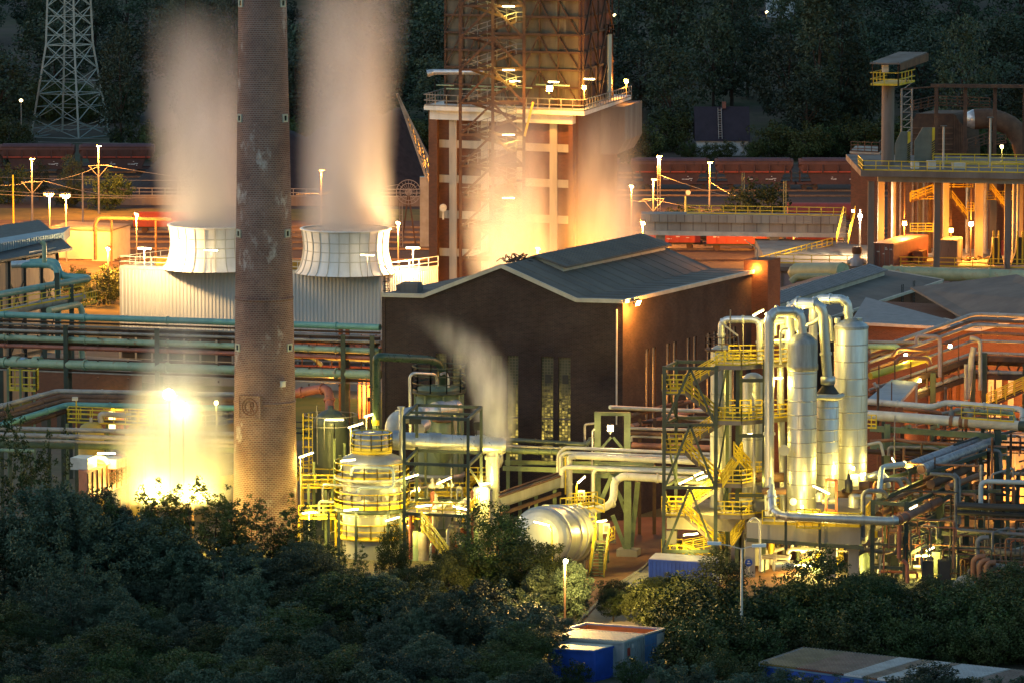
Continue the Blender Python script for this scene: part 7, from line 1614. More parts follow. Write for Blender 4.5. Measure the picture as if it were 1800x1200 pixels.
# ---- under the table
ut = thing('table_pumps', 'bright lit pumps and bent pipes beneath the concrete table', 'pumps', PX(1420, 401, 0)); rr = random.Random(31)
for i in range(40):
    px = rr.uniform(1335, 1545); Y = rr.uniform(397.5, 411); z = rr.uniform(.5, 3.0); L = rr.uniform(.8, 3); d_ = rr.choice((V((1, -.1, 0)), V((.3, .95, 0)), V((1, .3, .2)))); p = PX(px, Y, z); q = p+d_*L; r_ = rr.uniform(.07, .22)
    mb = MB().tube([p-Z*min(z-.05, 1.2), p, q, q+Z*rr.uniform(-.4, .8)], r_, 8, .35); c_ = (p+q)/2; mb.tube([c_-d_*.15, c_+d_*.15], r_*1.8, 10, 0); mb.build('pipe', rr.choice((m_cream, m_grey, m_yellow, m_alu, m_trestle)), ut)
for i in range(14):
    p = PX(rr.uniform(1340, 1550), rr.uniform(398, 408), 0); r_ = rr.uniform(.25, .5); MB().lathe(p, [(r_, 0), (r_, rr.uniform(.6, 1.6)), (r_*.5, 1.8), (.02, 1.85)], 14).build('pump', rr.choice((m_cream, m_grey, m_lgreen)), ut)
c_ = PX(1360, 396.5, 1.1); MB().tube([c_, c_+V((1.6, .5, 0))], .42, 18).build('motor', m_cream, ut)
for px, py, Y, pw in ((1405, 990, 399, 3000), (1444, 985, 398, 3200), (1422, 992, 401, 1500), (1500, 1000, 404, 2200), (1520, 990, 406, 1800)): tube_lamp(ut, D(px, py, Y), (1, 0, .05), 1.0, pw, (1.0, .74, .18), .3)
# ---- right pipe racks
m_orust = M('orange_rust_pipe', (.30, .13, .06), (.18, .08, .045), .6, c3=(.40, .20, .08))
ib = pipe_bridge('pipe_bridge', 'inclined pipe bridge climbing right over the red brick wall', PX(1640, 450, 0)); 
def yv(x, y0_=672, s=-.355): return y0_+s*(x-1530)
for dy, dY, mat, r in ((-55, 6, m_grey, .20), (-44, 5, m_brown, .16), (-36, 4, m_grey, .16), (-22, 3.2, m_orust, .16), (-9, 2.4, m_grey, .12), (12, 0, m_grey, .14), (18, -.2, m_orust, .12), (28, .5, m_rust, .30), (45, -.3, m_grey, .20), (52, .5, m_rust, .22)):
    addpipe(ib, mat, r, [(1528, yv(1528)+dy, 446+dY), (1712, yv(1712)+dy, 456+dY), (1880, yv(1712)+dy+6, 452+dY)], 10, .8, 4)
addpipe(ib, M('yellow_pipe', (.62, .50, .05), (.48, .38, .05), .45), .34, [(1530, 660, 447), (1628, 630, 451), (1634, 634, 451)], 14, .4)
bm = MB()
for dy in (18, 50):
    for dY in (-.4, 5): bm.beam(D(1534, yv(1534)+dy+4, 446+dY), D(1712, yv(1712)+dy+4, 456+dY), .24, .45); bm.beam(D(1712, yv(1712)+dy+4, 456+dY), D(1880, yv(1712)+dy+9, 452+dY), .24, .45)
for x in range(1545, 1712, 28): Y = 446+(x-1530)*.055-.5; bm.beam(D(x, yv(x)+18, Y), D(x+0, yv(x)+52, Y), .16); bm.beam(D(x, yv(x)-25, Y), D(x, yv(x)+20, Y), .1)
for x in range(1725, 1880, 38): bm.beam(D(x, yv(1712)+20, 455), D(x+19, yv(1712)+54, 455), .14); bm.beam(D(x+38, yv(1712)+20, 455), D(x+19, yv(1712)+54, 455), .14)
bm.build('bridge_truss', m_rust, ib)
for px, yt, Y in ((1545, 690, 446), (1638, 655, 451), (1708, 640, 455), (1728, 620, 455), (1800, 640, 453)): post(ib, px, yt, Y, .5, m_green)
for r_, mat, pts in ((.18, m_grey, [(1652, 662, 446), (1652, 592, 446), (1612, 590, 446), (1610, 604, 446)]), (.2, m_grey, [(1723, 685, 452), (1723, 600, 452), (1715, 595, 452), (1705, 594, 452)]), (.16, m_orust, [(1570, 625, 450), (1578, 612, 450), (1635, 616, 450)]), (.26, m_lgreen, [(1500, 608, 452), (1578, 609, 452), (1583, 618, 452)]), (.14, m_grey, [(1500, 600, 453), (1620, 602, 453)]), (.2, m_orust, [(1500, 623, 452), (1572, 625, 452)]), (.2, m_orust, [(1574, 640, 449), (1580, 628, 449), (1632, 630, 449), (1636, 640, 449)]),
                     (.3, m_grey, [(1700, 700, 452), (1708, 628, 452), (1712, 610, 452)]), (.22, m_grey, [(1540, 735, 446), (1545, 675, 446)]), (.18, m_grey, [(1553, 690, 444), (1540, 680, 444), (1536, 672, 444)]), (.18, m_grey, [(1698, 735, 450), (1698, 640, 450)])): addpipe(ib, mat, r_, pts, 10)
for px, py, pw, col in ((1592, 624, 700, WARM), (1670, 608, 600, WARM), (1616, 668, 500, WARM), (1700, 720, 9000, SODIUM), (1760, 700, 9000, SODIUM), (1640, 720, 6000, SODIUM)):
    Y = 450 if pw < 2000 else 463; p = D(px, py, Y); flood(ib, p, pw, col, .35, (0, -1, -.4) if pw < 2000 else (0, 1, .1), m_tube if col is WARM else None)
a, b_, c_ = PX(1524, 432, 0), PX(1572, 430, 0), PX(1612, 446, 0); ph2 = thing('pump_shelter', 'low brick pump shelter with flat blue grey roof right of the fat column', 'building', a); hz = ZY(712, 431)
MB().prism([a, b_, c_, a+(c_-b_)], Z*hz).build('wall', m_brickr, ph2); MB().prism([a+Z*hz+V((-.3, -.3, 0)), b_+Z*hz+V((.2, -.3, 0)), c_+Z*hz, a+(c_-b_)+Z*hz], Z*.3).build('roof', m_bluer, ph2)
wb = pipe_bridge('pipe_bridge', 'level bridge with two fat white pipes right of the columns', PX(1660, 418, 0))
addpipe(wb, m_white, .45, [(1515, 728, 420), (1792, 748, 414)], 20, 0, 0); addpipe(wb, m_green, .46, [(1792, 748, 414), (1890, 755, 412)], 20, 0)
mb = MB()
for x0 in (1673, 1690, 1700): p, q = D(x0-3, 728+(x0-1515)*.0722, 420-(x0-1515)*.0217), D(x0+3, 728.4+(x0-1515)*.0722, 419.9-(x0-1515)*.0217); mb.tube([p, q], .52, 20, 0)
mb.build('rust_band', m_orust, wb)
addpipe(wb, m_white, .27, [(1515, 704, 423), (1640, 715, 420), (1662, 707, 420), (1798, 719, 417), (1798, 750, 416)], 14, .5, 4); addpipe(wb, m_lgreen, .3, [(1680, 722, 421), (1778, 724, 419), (1782, 745, 419)], 12); addpipe(wb, m_orust, .2, [(1590, 718, 424), (1632, 722, 422), (1700, 735, 421), (1790, 738, 420)], 10)
bm = MB()
for y0_, y1_, dY in ((752, 768, 0), (780, 790, .5), (790, 802, 3)): bm.beam(D(1530, y0_, 420+dY), D(1770, y1_, 415+dY), .3, .5)
for x in (1600, 1650, 1700, 1750): bm.beam(D(x, 748, 416), D(x-14, 752, 422), .2, .3)
bm.build('bridge_beam', m_trestle, wb)
for px, yt, Y in ((1558, 745, 419), (1752, 755, 414.5), (1640, 760, 424)): post(wb, px, yt, Y, .5, m_trestle if px < 1700 else m_green)
for px in (1672, 1705):
    c_ = D(px, 724, 418); mb = MB().lathe(c_, [(.2, -.4), (.3, 0), (.12, .1), (.12, .5), (.35, .55), (.35, .62), (.02, .65)], 12); mb.tube([c_-V((.8, 0, .1)), c_+V((.8, 0, .25))], .14, 8); mb.build('valve', m_rail, wb)
MB().rail([D(1515, 752, 417), D(1540, 753, 416)], 1.2, .6, .05, mids=2).rail([D(1690, 735, 415), D(1782, 742, 413)], 1.2, 1.2, .04).build('railing', m_yellow, wb)
for r_, mat, pts in ((.16, m_orust, [(1530, 775, 418), (1580, 772, 417), (1600, 776, 416), (1770, 786, 413)]), (.14, m_grey, [(1562, 800, 417), (1562, 785, 417), (1640, 786, 417), (1650, 790, 417)]), (.22, m_rust, [(1520, 792, 419), (1660, 800, 417)]), (.14, m_white, [(1520, 782, 416), (1548, 776, 416), (1553, 800, 416)])): addpipe(wb, mat, r_, pts, 10)
m_dgrey = M('dull_grey_pipe', (.20, .19, .18), (.13, .12, .12), .5, c3=(.14, .08, .05), amt3=(.58, .7))
fp = pipe_bridge('pipe_rack', 'dark rack with two fat frosted grey pipes lying slanted on top', PX(1650, 404, 0), 'pipe rack')
m_frost = M('frosted_grey_jacket', (.42, .40, .43), (.30, .28, .31), .45, .4, scale=1.6, c3=(.22, .20, .22), amt3=(.52, .6), scale3=2.5)
for p, q in (((1600, 818, 404), (1735, 768, 418)), ((1620, 824, 402), (1750, 774, 416))):
    addpipe(fp, m_frost, .44, [p, q], 22, 0); a, b_ = D(*p), D(*q); d_ = (b_-a).normalized(); MB().tube([a-d_*.15, a+d_*.05], .36, 20, 0).tube([b_-d_*.1, b_+d_*.2], .47, 22, 0).build('end_ring', m_orust, fp)
bm = MB(); bm.beam(D(1595, 826, 402), D(1745, 784, 416), .2, .3); bm.beam(D(1628, 832, 401), D(1760, 786, 414), .2, .3); bm.beam(D(1533, 882, 396), D(1592, 886, 395.5), .26, .3); bm.beam(D(1533, 955, 396), D(1592, 958, 395.5), .2); bm.beam(D(1533, 995, 396), D(1592, 998, 395.5), .26)
for x0, y0_, x1, y1_, Y0_, Y1_ in ((1533, 884, 1620, 845, 396, 404), (1592, 888, 1660, 858, 395.5, 402), (1590, 930, 1650, 905, 395.5, 402), (1540, 905, 1600, 875, 400, 406), (1592, 975, 1650, 945, 396, 402), (1650, 865, 1760, 862, 402, 400), (1650, 935, 1880, 950, 401, 398), (1650, 975, 1880, 990, 402, 399), (1535, 845, 1660, 815, 404, 412), (1592, 915, 1655, 945, 396, 401), (1655, 880, 1700, 850, 401, 408)): bm.beam(D(x0, y0_, Y0_), D(x1, y1_, Y1_), .22, .3)
bm.build('rack_beam', m_green, fp)
for px, yt, Y, w_ in ((1533, 878, 396, .34), (1592, 880, 395.5, .36), (1650, 862, 401.5, .55), (1618, 830, 404, .26), (1598, 826, 402.5, .26), (1656, 815, 406, .26), (1700, 800, 410, .28), (1752, 785, 413, .5), (1770, 800, 402, .3), (1556, 838, 404, .24), (1722, 790, 412, .3)): post(fp, px, yt, Y, w_, m_green)
for r_, mat, pts in ((.20, m_dgrey, [(1517, 945, 396), (1517, 868, 396), (1524, 862, 396), (1552, 862, 396.5), (1558, 872, 397)]), (.20, m_dgrey, [(1548, 890, 400), (1548, 848, 400), (1556, 842, 400), (1580, 842, 400), (1586, 855, 400)]), (.16, m_dgrey, [(1565, 842, 400), (1592, 840, 401), (1598, 850, 401)]),
                     (.16, m_dgrey, [(1635, 832, 399), (1672, 834, 399), (1680, 840, 399), (1680, 930, 398.5), (1880, 945, 396)]), (.16, m_dgrey, [(1676, 832, 399.5), (1686, 840, 399.2), (1686, 920, 398.8)]), (.2, m_bpipe, [(1724, 885, 399), (1724, 850, 399), (1732, 845, 399), (1890, 850, 397)]), (.26, m_orust, [(1665, 856, 401), (1728, 832, 406)]), (.40, m_brown, [(1636, 850, 402), (1665, 838, 406), (1700, 822, 410)]),
                     (.36, m_brown, [(1545, 905, 399), (1570, 890, 401), (1592, 900, 399.5)]), (.18, m_brown, [(1545, 880, 399), (1660, 826, 408)]), (.18, m_brown, [(1560, 882, 398), (1670, 834, 407)]), (.3, m_black, [(1683, 888, 398), (1890, 896, 396)]), (.2, m_black, [(1683, 900, 398.5), (1890, 910, 396.5)]), (.3, m_dgrey, [(1660, 960, 402), (1760, 970, 399), (1890, 978, 397)]), (.2, m_rust, [(1655, 985, 400), (1890, 1000, 396)]),
                     (.2, m_dgrey, [(1718, 1000, 395), (1718, 950, 395), (1724, 944, 395), (1738, 944, 395)]), (.24, m_orust, [(1711, 1020, 393), (1711, 985, 393), (1718, 978, 393), (1732, 977, 393)]), (.24, m_orust, [(1722, 1038, 392.4), (1722, 992, 392.4), (1728, 985, 392.4), (1740, 984, 392.4)]), (.24, m_orust, [(1734, 1045, 392), (1734, 994, 392), (1740, 988, 392), (1750, 988, 392)]), (.26, m_dgrey, [(1748, 994, 393), (1800, 1000, 392), (1880, 1004, 391)]), (.14, m_orust, [(1750, 1004, 392.5), (1778, 1006, 392), (1786, 998, 392), (1880, 1000, 391)]),
                     (.18, m_red, [(1580, 980, 394.8), (1582, 900, 394.8)]), (.16, m_red, [(1595, 1040, 394.5), (1595, 990, 394.5), (1586, 984, 394.5)]), (.2, m_dgrey, [(1505, 975, 397), (1520, 965, 397), (1575, 972, 397), (1580, 960, 397)]), (.2, m_alu, [(1505, 945, 396), (1518, 945, 396)]), (.14, m_cream, [(1605, 995, 400), (1645, 996, 400)]), (.2, m_trestle, [(1660, 1030, 401), (1660, 985, 401)]), (.24, m_bpipe, [(1545, 870, 397), (1550, 820, 402), (1590, 815, 403)]), (.16, m_dgrey, [(1735, 790, 410), (1758, 792, 410), (1760, 830, 410), (1890, 838, 404)])):
    addpipe(fp, mat, r_, pts, 10)
wh = D(1693, 1030, 391); MB().tube([wh, wh+V((.15, .5, 0))], .85, 26, 0).build('rusty_flange_disc', m_trim, fp); MB().tube([wh-V((0, .3, 0)), wh], .42, 18, 0).build('inner_disc', m_grey, fp); MB().tube([wh+V((0, -.3, 0)), wh+V((.5, -.6, -.3)), wh+V((1.3, -.6, .1))], .2, 12).build('feed_pipe', m_orust, fp)
for px, py in ((1630, 1010), (1660, 1010)): p = D(px, py, 395); MB().box(V((p.x, p.y, .9)), (.9, .6, 1.8)).build('dark_cabinet', m_black, fp)
for px, py, Y, dx, dz, pw in ((1622, 974, 399, 1, 0, 2600), (1635, 962, 399, .6, .3, 900), (1606, 888, 397, .5, .3, 700), (1595, 812, 404, .6, -.35, 1100), (1572, 808, 405, .4, -.6, 900)): tube_lamp(fp, D(px, py, Y), (dx, 0, dz), 1.2 if pw > 2000 else .7, pw)
rr = random.Random(77)
cl = thing('pipe_thicket', 'dense dark thicket of small pipes and frames at the right edge', 'pipework', PX(1690, 408, 0))
for i in range(185):
    px = rr.uniform(1535, 1860); Y = rr.uniform(399, 436); z = rr.uniform(.5, 9.5); L = rr.uniform(2, 9); d_ = rr.choice((V((1, -.25, 0)), V((1, -.25, 0)), V((.5, .87, 0)), Z)); p = PX(px, Y, z)
    q = p+d_*(L if d_.z == 0 else min(L, 4)); r_ = rr.uniform(.04, .15); pts = [p, q] if rr.random() < .5 else [p-Z*min(z, rr.uniform(.6, 2)), p, q, q-Z*min(q.z, rr.uniform(.5, 2))]
    MB().tube(pts, r_, 7, .3).build('pipe', rr.choice((m_rust, m_brown, m_black, m_green, m_orust, m_grey)), cl)
for i in range(10):
    px = rr.uniform(1540, 1850); Y = rr.uniform(404, 434); p = PX(px, Y, 0); zt_ = rr.uniform(5, 11); MB().ibeam(p, p+Z*zt_, .3).build('post', m_green if i % 2 else m_rust, cl); MB().beam(p+Z*zt_*.8, p+V((4, -1, zt_*.8)), .2, .3).build('beam', m_rust, cl)
for px, py, Y, pw in ((1705, 955, 428, 5000), (1785, 900, 430, 7000), (1690, 800, 436, 6000), (1560, 780, 432, 4000), (1640, 900, 425, 3000)): flood(cl, D(px, py, Y), pw, SODIUM, .4, (0, 1, 0))
c2_ = thing('pipe_thicket', 'low tangle of dark red and grey pipes with small cabinets before the dark rack', 'pipework', PX(1680, 397, 0)); rr = random.Random(404)
for i in range(85):
    px = rr.uniform(1545, 1850); Y = rr.uniform(393.5, 402); z = rr.uniform(.4, 5.0); L = rr.uniform(.8, 4); d_ = rr.choice((V((1, -.25, 0)), V((1, -.2, 0)), V((.5, .87, 0)), Z)); p = PX(px, Y, z); q = p+d_*(L if d_.z == 0 else min(L, 2.5)); r_ = rr.uniform(.035, .12)
    MB().tube([p-Z*min(z, rr.uniform(.6, 2)), p, q, q-Z*min(q.z, rr.uniform(.5, 2))], r_, 7, .25).build('pipe', rr.choice((m_red, m_dgrey, m_brown, m_orust, m_green, m_dgrey)), c2_)
for i in range(9): p = PX(rr.uniform(1560, 1830), rr.uniform(394, 400), 0); MB().box(p+Z*.9, (rr.uniform(.5, .9), .5, 1.8), -.2).build('cabinet', rr.choice((m_black, m_dgrey, m_green)), c2_)
for px, py in ((1575, 1000), (1665, 1012), (1748, 1018)): flood(c2_, D(px, py, 398), 700, WARM, .2, (0, -.3, -1), m_tube)
ow = thing('lit_wall', 'orange lit plaster wall with white framed openings behind the pipe thicket', 'wall', PX(1740, 434, 0)); a, b_ = PX(1670, 436, 0), PX(1900, 433, 0); MB().obox(a, b_-a, V((0, .4, 0)), Z*7.2).build('wall', m_hut, ow)
mb = MB()
for px in (1705, 1728, 1768, 1782, 1792, 1804): mb.obox(PX(px, 434.5, .5), V((.3, 0, 0)), V((0, .3, 0)), Z*6.4)
mb.build('pilaster', m_white, ow)
yw = thing('yellow_stairs', 'yellow railed steel stairs rising at the right edge by the lit panels', 'stairs', PX(1780, 450, 0)); p, q = D(1735, 715, 448), D(1830, 672, 448); mb = MB().stairs(p, q, V((0, 1, 0)), 1.0); mb.build('stair_flight', m_rust, yw); MB().rail([p-V((0, .5, 0)), q-V((0, .5, 0))], 1.2, 1, .05, mids=2).rail([p+V((0, .5, 0)), q+V((0, .5, 0))], 1.2, 1, .05, mids=2).build('handrail', m_yellow, yw)
for p_ in (p, q): MB().beam(V((p_.x, p_.y, 0)), p_, .25).build('support_post', m_green, yw)
# ================================================================ foreground: containers, barracks, lamp, trees
container('blue_container', 'blue container standing at the road before the stair frame', G(1142, 1035, 0), G(1252, 1042, 0), G(1262, 1032, 0), 2.5, m_blue, M('container_pale_roof', (.55, .52, .5), (.42, .4, .38), .6), group='blue containers')
hA = 2.6
def gt(x, y, z=hA): q = G(x, y, z); return V((q.x, q.y, 0))
oc = thing('open_skip_container', 'light blue open topped container with orange lit rusty inside, rearmost of three', 'container', gt(1000, 1106)); A, B, C = gt(996, 1105), gt(1134, 1115), gt(1168, 1105); Dd = A+(C-B)
mb = MB(); t_ = .12
for p, q in ((A, B), (B, C), (C, Dd), (Dd, A)): d_ = (q-p).normalized(); n_ = V((-d_.y, d_.x, 0))*t_; mb.prism([p, q, q+n_, p+n_], Z*hA)
mb.build('side_wall', m_lblue, oc); mb = MB(); ctr = (A+C)/2
for p, q in ((A, B), (B, C), (C, Dd), (Dd, A)): d_ = (q-p).normalized(); n_ = V((-d_.y, d_.x, 0)); mb.prism([p+n_*.125+Z*1.2, q+n_*.125+Z*1.2, q+n_*.16+Z*1.2, p+n_*.16+Z*1.2], Z*(hA-1.25))
m_rin = M('orange_lit_rust', (.55, .20, .06), (.42, .15, .05), .8); mb.build('lit_rust_lining', m_rin, oc); MB().prism([A+Z*1.7, B+Z*1.7, C+Z*1.7, Dd+Z*1.7], Z*.1).build('orange_lit_rust', m_rin, oc); mb = MB()  # strong orange carries lamp light as well as rust
for p, q in ((A, B), (B, C), (C, Dd), (Dd, A)): mb.beam(p+Z*(hA+.03), q+Z*(hA+.03), .16, .12)
mb.build('top_rim', m_trim, oc); e = (C-B); n_ = V((e.y, -e.x, 0)).normalized(); MB().prism([B+e*.58+n_*.03+Z*.7, B+e*.95+n_*.03+Z*.7, B+e*.95+n_*.03+Z*2.4, B+e*.58+n_*.03+Z*2.4], n_*.03).build('white_panel', m_mark, oc)
rbm = MB()
for i in range(10): rbm.obox(B+e*((i+.3)/10)+Z*.15, e.normalized()*.1, n_*.025, Z*(hA-.4))
rbm.build('end_rib', m_lblue, oc)
g2 = container('shipping_container', 'grey ribbed shipping container between the light blue and dark blue ones', gt(975, 1120), gt(1096, 1128.5), gt(1131, 1117), hA, m_cgrey, M('cream_ribbed_roof', (.60, .55, .42), (.5, .45, .34), .6, streak=0))
e = gt(1131, 1117)-gt(1096, 1128.5); n_ = V((e.y, -e.x, 0)).normalized(); p = gt(1096, 1128.5)+e*.16; MB().prism([p+n_*.06+Z*1.5, p+e*.13+n_*.06+Z*1.5, p+e*.13+n_*.06+Z*2.1, p+n_*.06+Z*2.1], n_*.02).build('red_placard', m_wred, g2); p = p+e*.2; MB().prism([p+n_*.06+Z*2.0, p+e*.1+n_*.06+Z*2.0, p+e*.1+n_*.06+Z*2.3, p+n_*.06+Z*2.3], n_*.02).build('white_placard', m_mark, g2)
rf = MB(); a, b_, c_ = gt(975, 1120), gt(1096, 1128.5), gt(1131, 1117)
for i in range(22): q = a+(b_-a)*((i+.4)/22)+Z*(hA+.1); rf.beam(q, q+(c_-b_), .14, .05)
rf.build('roof_rib', m_trim, g2)
container('small_container', 'small dark blue site container with cream roof, front one of three', gt(966, 1140, 2.3), gt(1044, 1143.5, 2.3), gt(1083, 1133, 2.3), 2.3, m_blue, M('cream_roof', (.66, .60, .46), (.55, .5, .4), .6), ribs=False)
bk = thing('site_barracks', 'long blue site barracks with patchy white and brown roof at bottom right', 'building', G(1500, 1200, 0)); zb_ = 2.7
a, b_, c_ = gt(1336, 1166, zb_), gt(1760, 1222, zb_), gt(1880, 1190, zb_); d_ = gt(1412, 1140, zb_); 
MB().prism([a, b_, c_, d_], Z*zb_).build('wall', m_blue, bk); m_rb = M('brown_roof_felt', (.17, .065, .05), (.12, .05, .04), .75); m_ry = M('mossy_roof_felt', (.16, .12, .04), (.11, .09, .035), .8); m_rw = M('white_roof_sheet', (.50, .52, .54), (.40, .41, .43), .6)
def roofpt(u, v_): return a*(1-u)*(1-v_)+b_*u*(1-v_)+c_*u*v_+d_*(1-u)*v_
for u0, u1, mt in ((0, .16, m_ry), (.16, .36, m_rb), (.36, .44, m_rw), (.44, .50, m_brown), (.50, .56, m_rw), (.56, .60, m_brown), (.60, .78, m_rw), (.78, .94, m_rb), (.94, 1, m_rw)):
    MB().prism([roofpt(u0+.002, -.03)+Z*zb_, roofpt(u1-.002, -.03)+Z*zb_, roofpt(u1-.002, 1.02)+Z*zb_, roofpt(u0+.002, 1.02)+Z*zb_], Z*(.14 if mt is m_rw else .10)).build('roof_sheet', mt, bk)
sb = MB()
for i in range(90): u = i/90; sb.beam(roofpt(u, -.03)+Z*(zb_+.15), roofpt(u, 1.02)+Z*(zb_+.15), .04, .03)
sb.build('roof_rib', m_rail, bk); n_ = V(((b_-a).y, -(b_-a).x, 0)).normalized(); p = a+(b_-a)*.14; MB().prism([p+n_*.05+Z*1.5, p+(b_-a)*.04+n_*.05+Z*1.5, p+(b_-a)*.04+n_*.05+Z*2.1, p+n_*.05+Z*2.1], n_*.03).build('dull_window', M('dull_yellow_pane', (.45, .36, .2), None, .4), bk)
cn = MB()
for p, q in ((a, b_), (d_, a)): cn.beam(p+Z*(zb_-.05), q+Z*(zb_-.05), .2, .22)
cn.build('eaves_board', m_lblue, bk)
lp = G(1303, 1160, 0); dl = thing('twin_lamp_post', 'tall white street lamp with two arms, unlit, standing in the foreground bushes', 'lamp post', lp); zt_ = ZY(963, lp.y); MB().tube([lp, lp+Z*zt_], .12, 10, 0, r2=.08).build('pole', m_white, dl)
for dx, dy in ((-1.55, .12), (.75, -.05)):
    MB().tube([lp+Z*(zt_-.05), lp+V((dx*.6, 0, zt_+dy*.7+.12)), lp+V((dx, 0, zt_+dy+.2))], .045, 8, .2).build('arm', m_white, dl); e = V((dx, 0, zt_+dy+.2)); h = MB().prism([lp+e+V((-.25, -.16, -.08)), lp+e+V((.35 if dx > 0 else .05, -.16, -.08)), lp+e+V((.35 if dx > 0 else .05, .16, -.08)), lp+e+V((-.25, .16, -.08))], Z*.2)
    s_ = 1 if dx > 0 else -1; h = MB(); h.prism([lp+e+V((0, -.14, -.06)), lp+e+V((s_*1.05, -.2, -.02)), lp+e+V((s_*1.05, .2, -.02)), lp+e+V((0, .14, -.06))], Z*.22); h.build('lamp_head', M('lamp_head_white', (.78, .8, .82), None, .4), dl)
st = MB()
for i in range(4): st.tube([lp+Z*(.4+i*.5), lp+Z*(.62+i*.5)], .128, 10, 0)
st.build('warning_stripe', m_wred, dl)
# trees
GW = 'bushy trees of the dark foreground wood'; LW = 'dark bushy tree merging with its neighbours in the shadowed foreground wood'
rnd = random.Random(99)
HT = {'wil': 9.6, 'wi2': 8.5, 'map': 10.8, 'ma2': 8.8, 'spr': 9.7, 'wi3': 9.0}
def fg(kind, px, ytop, Y, w=1.0, lab=None, grp=None):
    """tree whose crown tops out at picture row ytop when it stands at depth Y"""
    if not lab and 945 < px < 1185 and Y < 363: return
    p = PX(px, Y, 0); h = (ZY(ytop, Y)-hill(p.x, Y))/HT[kind]; place(kind, p.x, Y, max(.36, min(1.15, h*w)), rnd.uniform(0, 6.3), lab or LW, (grp if lab else GW), sz=h)
for kind, px, yt, Y, w, lab in (
    ('spr', 62, 735, 384, .62, 'tall feathery birch at the left edge before the pipe racks'), ('spr', -8, 700, 380, .62, 'tall birch cut by the left edge of the picture'),
    ('wil', 178, 868, 383, .9, 'grey green willow below the filter box at left'), ('wi2', 100, 850, 376, .8, 'broad willow under the left birch'),
    ('spr', 262, 836, 381, .95, 'thin twiggy tree left half before the bright steam'), ('spr', 338, 832, 382, .95, 'thin twiggy tree right half before the bright steam'), ('spr', 412, 868, 385, .95, 'sparse twiggy tree at the left foot of the chimney'),
    ('spr', 480, 862, 386, 1.0, 'sparse twiggy tree before the chimney foot'), ('wi2', 540, 948, 380, .9, 'small willow right of the chimney foot'), ('map', 690, 912, 384, .55, 'slim dark maple before the ring vessel'),
    ('map', 872, 878, 380, 1.0, 'big dark maple rising before the silver downcomer'), ('ma2', 935, 945, 377, 1.0, 'broad dark maple before the lying vessel'), ('ma2', 800, 960, 378, 1.0, 'dark maple left of the big one'),
    ('spr', 1032, 1000, 378, 1.0, 'sparse sapling lit by the low star bright lamp'), ('map', 1440, 958, 366, 1.15, 'dark maple before the concrete table'), ('map', 1262, 962, 372, 1.0, 'dark maple between stair frame and lamp post'),
    ('ma2', 1788, 985, 368, 1.3, 'round dark tree at the right edge before the pipe thicket'), ('ma2', 1522, 1005, 370, 1.2, 'low maple below the dark rack posts'), ('spr', 1350, 1005, 376, .8, 'sparse sapling right of the twin armed lamp post')): fg(kind, px, yt, Y, w, lab)
for px, yt, Y in ((232, 858, 382), (375, 852, 385), (448, 880, 385), (512, 905, 383), (150, 885, 384), (560, 940, 383), (610, 950, 383)): fg('spr', px, yt, Y, 1.15, 'sparse feathery birch in the row of thin birches before the steam and chimney', 'row of thin birches')
def row(kinds, Y, x0, x1, step, ya, yb_, w=1.0):
    x = x0
    while x < x1:
        fg(rnd.choice(kinds), x+rnd.uniform(-14, 14), rnd.uniform(ya, yb_), Y+rnd.uniform(-2.5, 2.5), w*rnd.uniform(.85, 1.25)); x += step*rnd.uniform(.8, 1.2)
WI, MX, MA = ('wi3', 'wil', 'wi3', 'wi2'), ('wil', 'wi3', 'ma2', 'map'), ('ma2', 'map')
row(WI, 379, 20, 260, 64, 880, 930); row(WI, 377, 230, 560, 62, 930, 985, 1.1); row(MX, 376, 560, 860, 60, 955, 1010); row(WI, 371, -40, 640, 62, 955, 1020, 1.1); row(MX, 369, 600, 1000, 60, 990, 1050)
row(MX, 362, -40, 980, 60, 1000, 1065, 1.15); row(MX, 354, -40, 960, 58, 1045, 1105, 1.2); row(MX, 346, -40, 960, 58, 1085, 1140, 1.2); row(MX, 338, -40, 1300, 60, 1120, 1168, 1.2); row(MX, 331, -40, 1860, 62, 1165, 1190, 1.3)
row(MA, 381, 1090, 1250, 46, 1000, 1028, 1.2); row(MA, 374, 1075, 1250, 54, 1022, 1048, 1.1); row(MA, 374, 1250, 1860, 54, 1000, 1035, 1.25); row(MA, 369, 1180, 1860, 58, 1040, 1080, 1.2); row(MX, 363, 1190, 1860, 56, 1070, 1115, 1.3)
for Y, x0, x1, s0, s1 in ((362, 1195, 1860, .9, 1.3), (357, 1200, 1860, .7, 1.1), (352, 1195, 1330, .8, 1.1)):
    x = x0
    while x < x1:
        p = PX(x+rnd.uniform(-8, 8), Y+rnd.uniform(-1.5, 1.5), 0); place('bush', p.x, p.y, rnd.uniform(s0, s1), rnd.uniform(0, 6.3), 'low leafy shrub merging into the hedge before the barracks', 'low shrubs before the barracks'); x += rnd.uniform(26, 40)
for px, Y, s, lab in ((1005, 347, .55, 'leafy shoots before the dark blue site container'), (1110, 348, .55, 'leafy bush before the grey container'), (1318, 343, .8, 'bush before the barracks end wall'), (1480, 339, .55, 'small bush before the barracks roof'), (1545, 338, .5, 'sapling before the white roof sheets'), (1610, 337, .5, 'low bush at the bottom edge below the barracks'), (1230, 362, 1.4, 'yellow lit bush left of the lamp post'), (1190, 368, 1.3, 'bush right of the open container'), (1265, 355, 1.2, 'bush at the foot of the lamp post')):
    p = PX(px, Y, 0); place('bush', p.x, Y, s, px*.2, lab, 'bushes round the containers', 0)
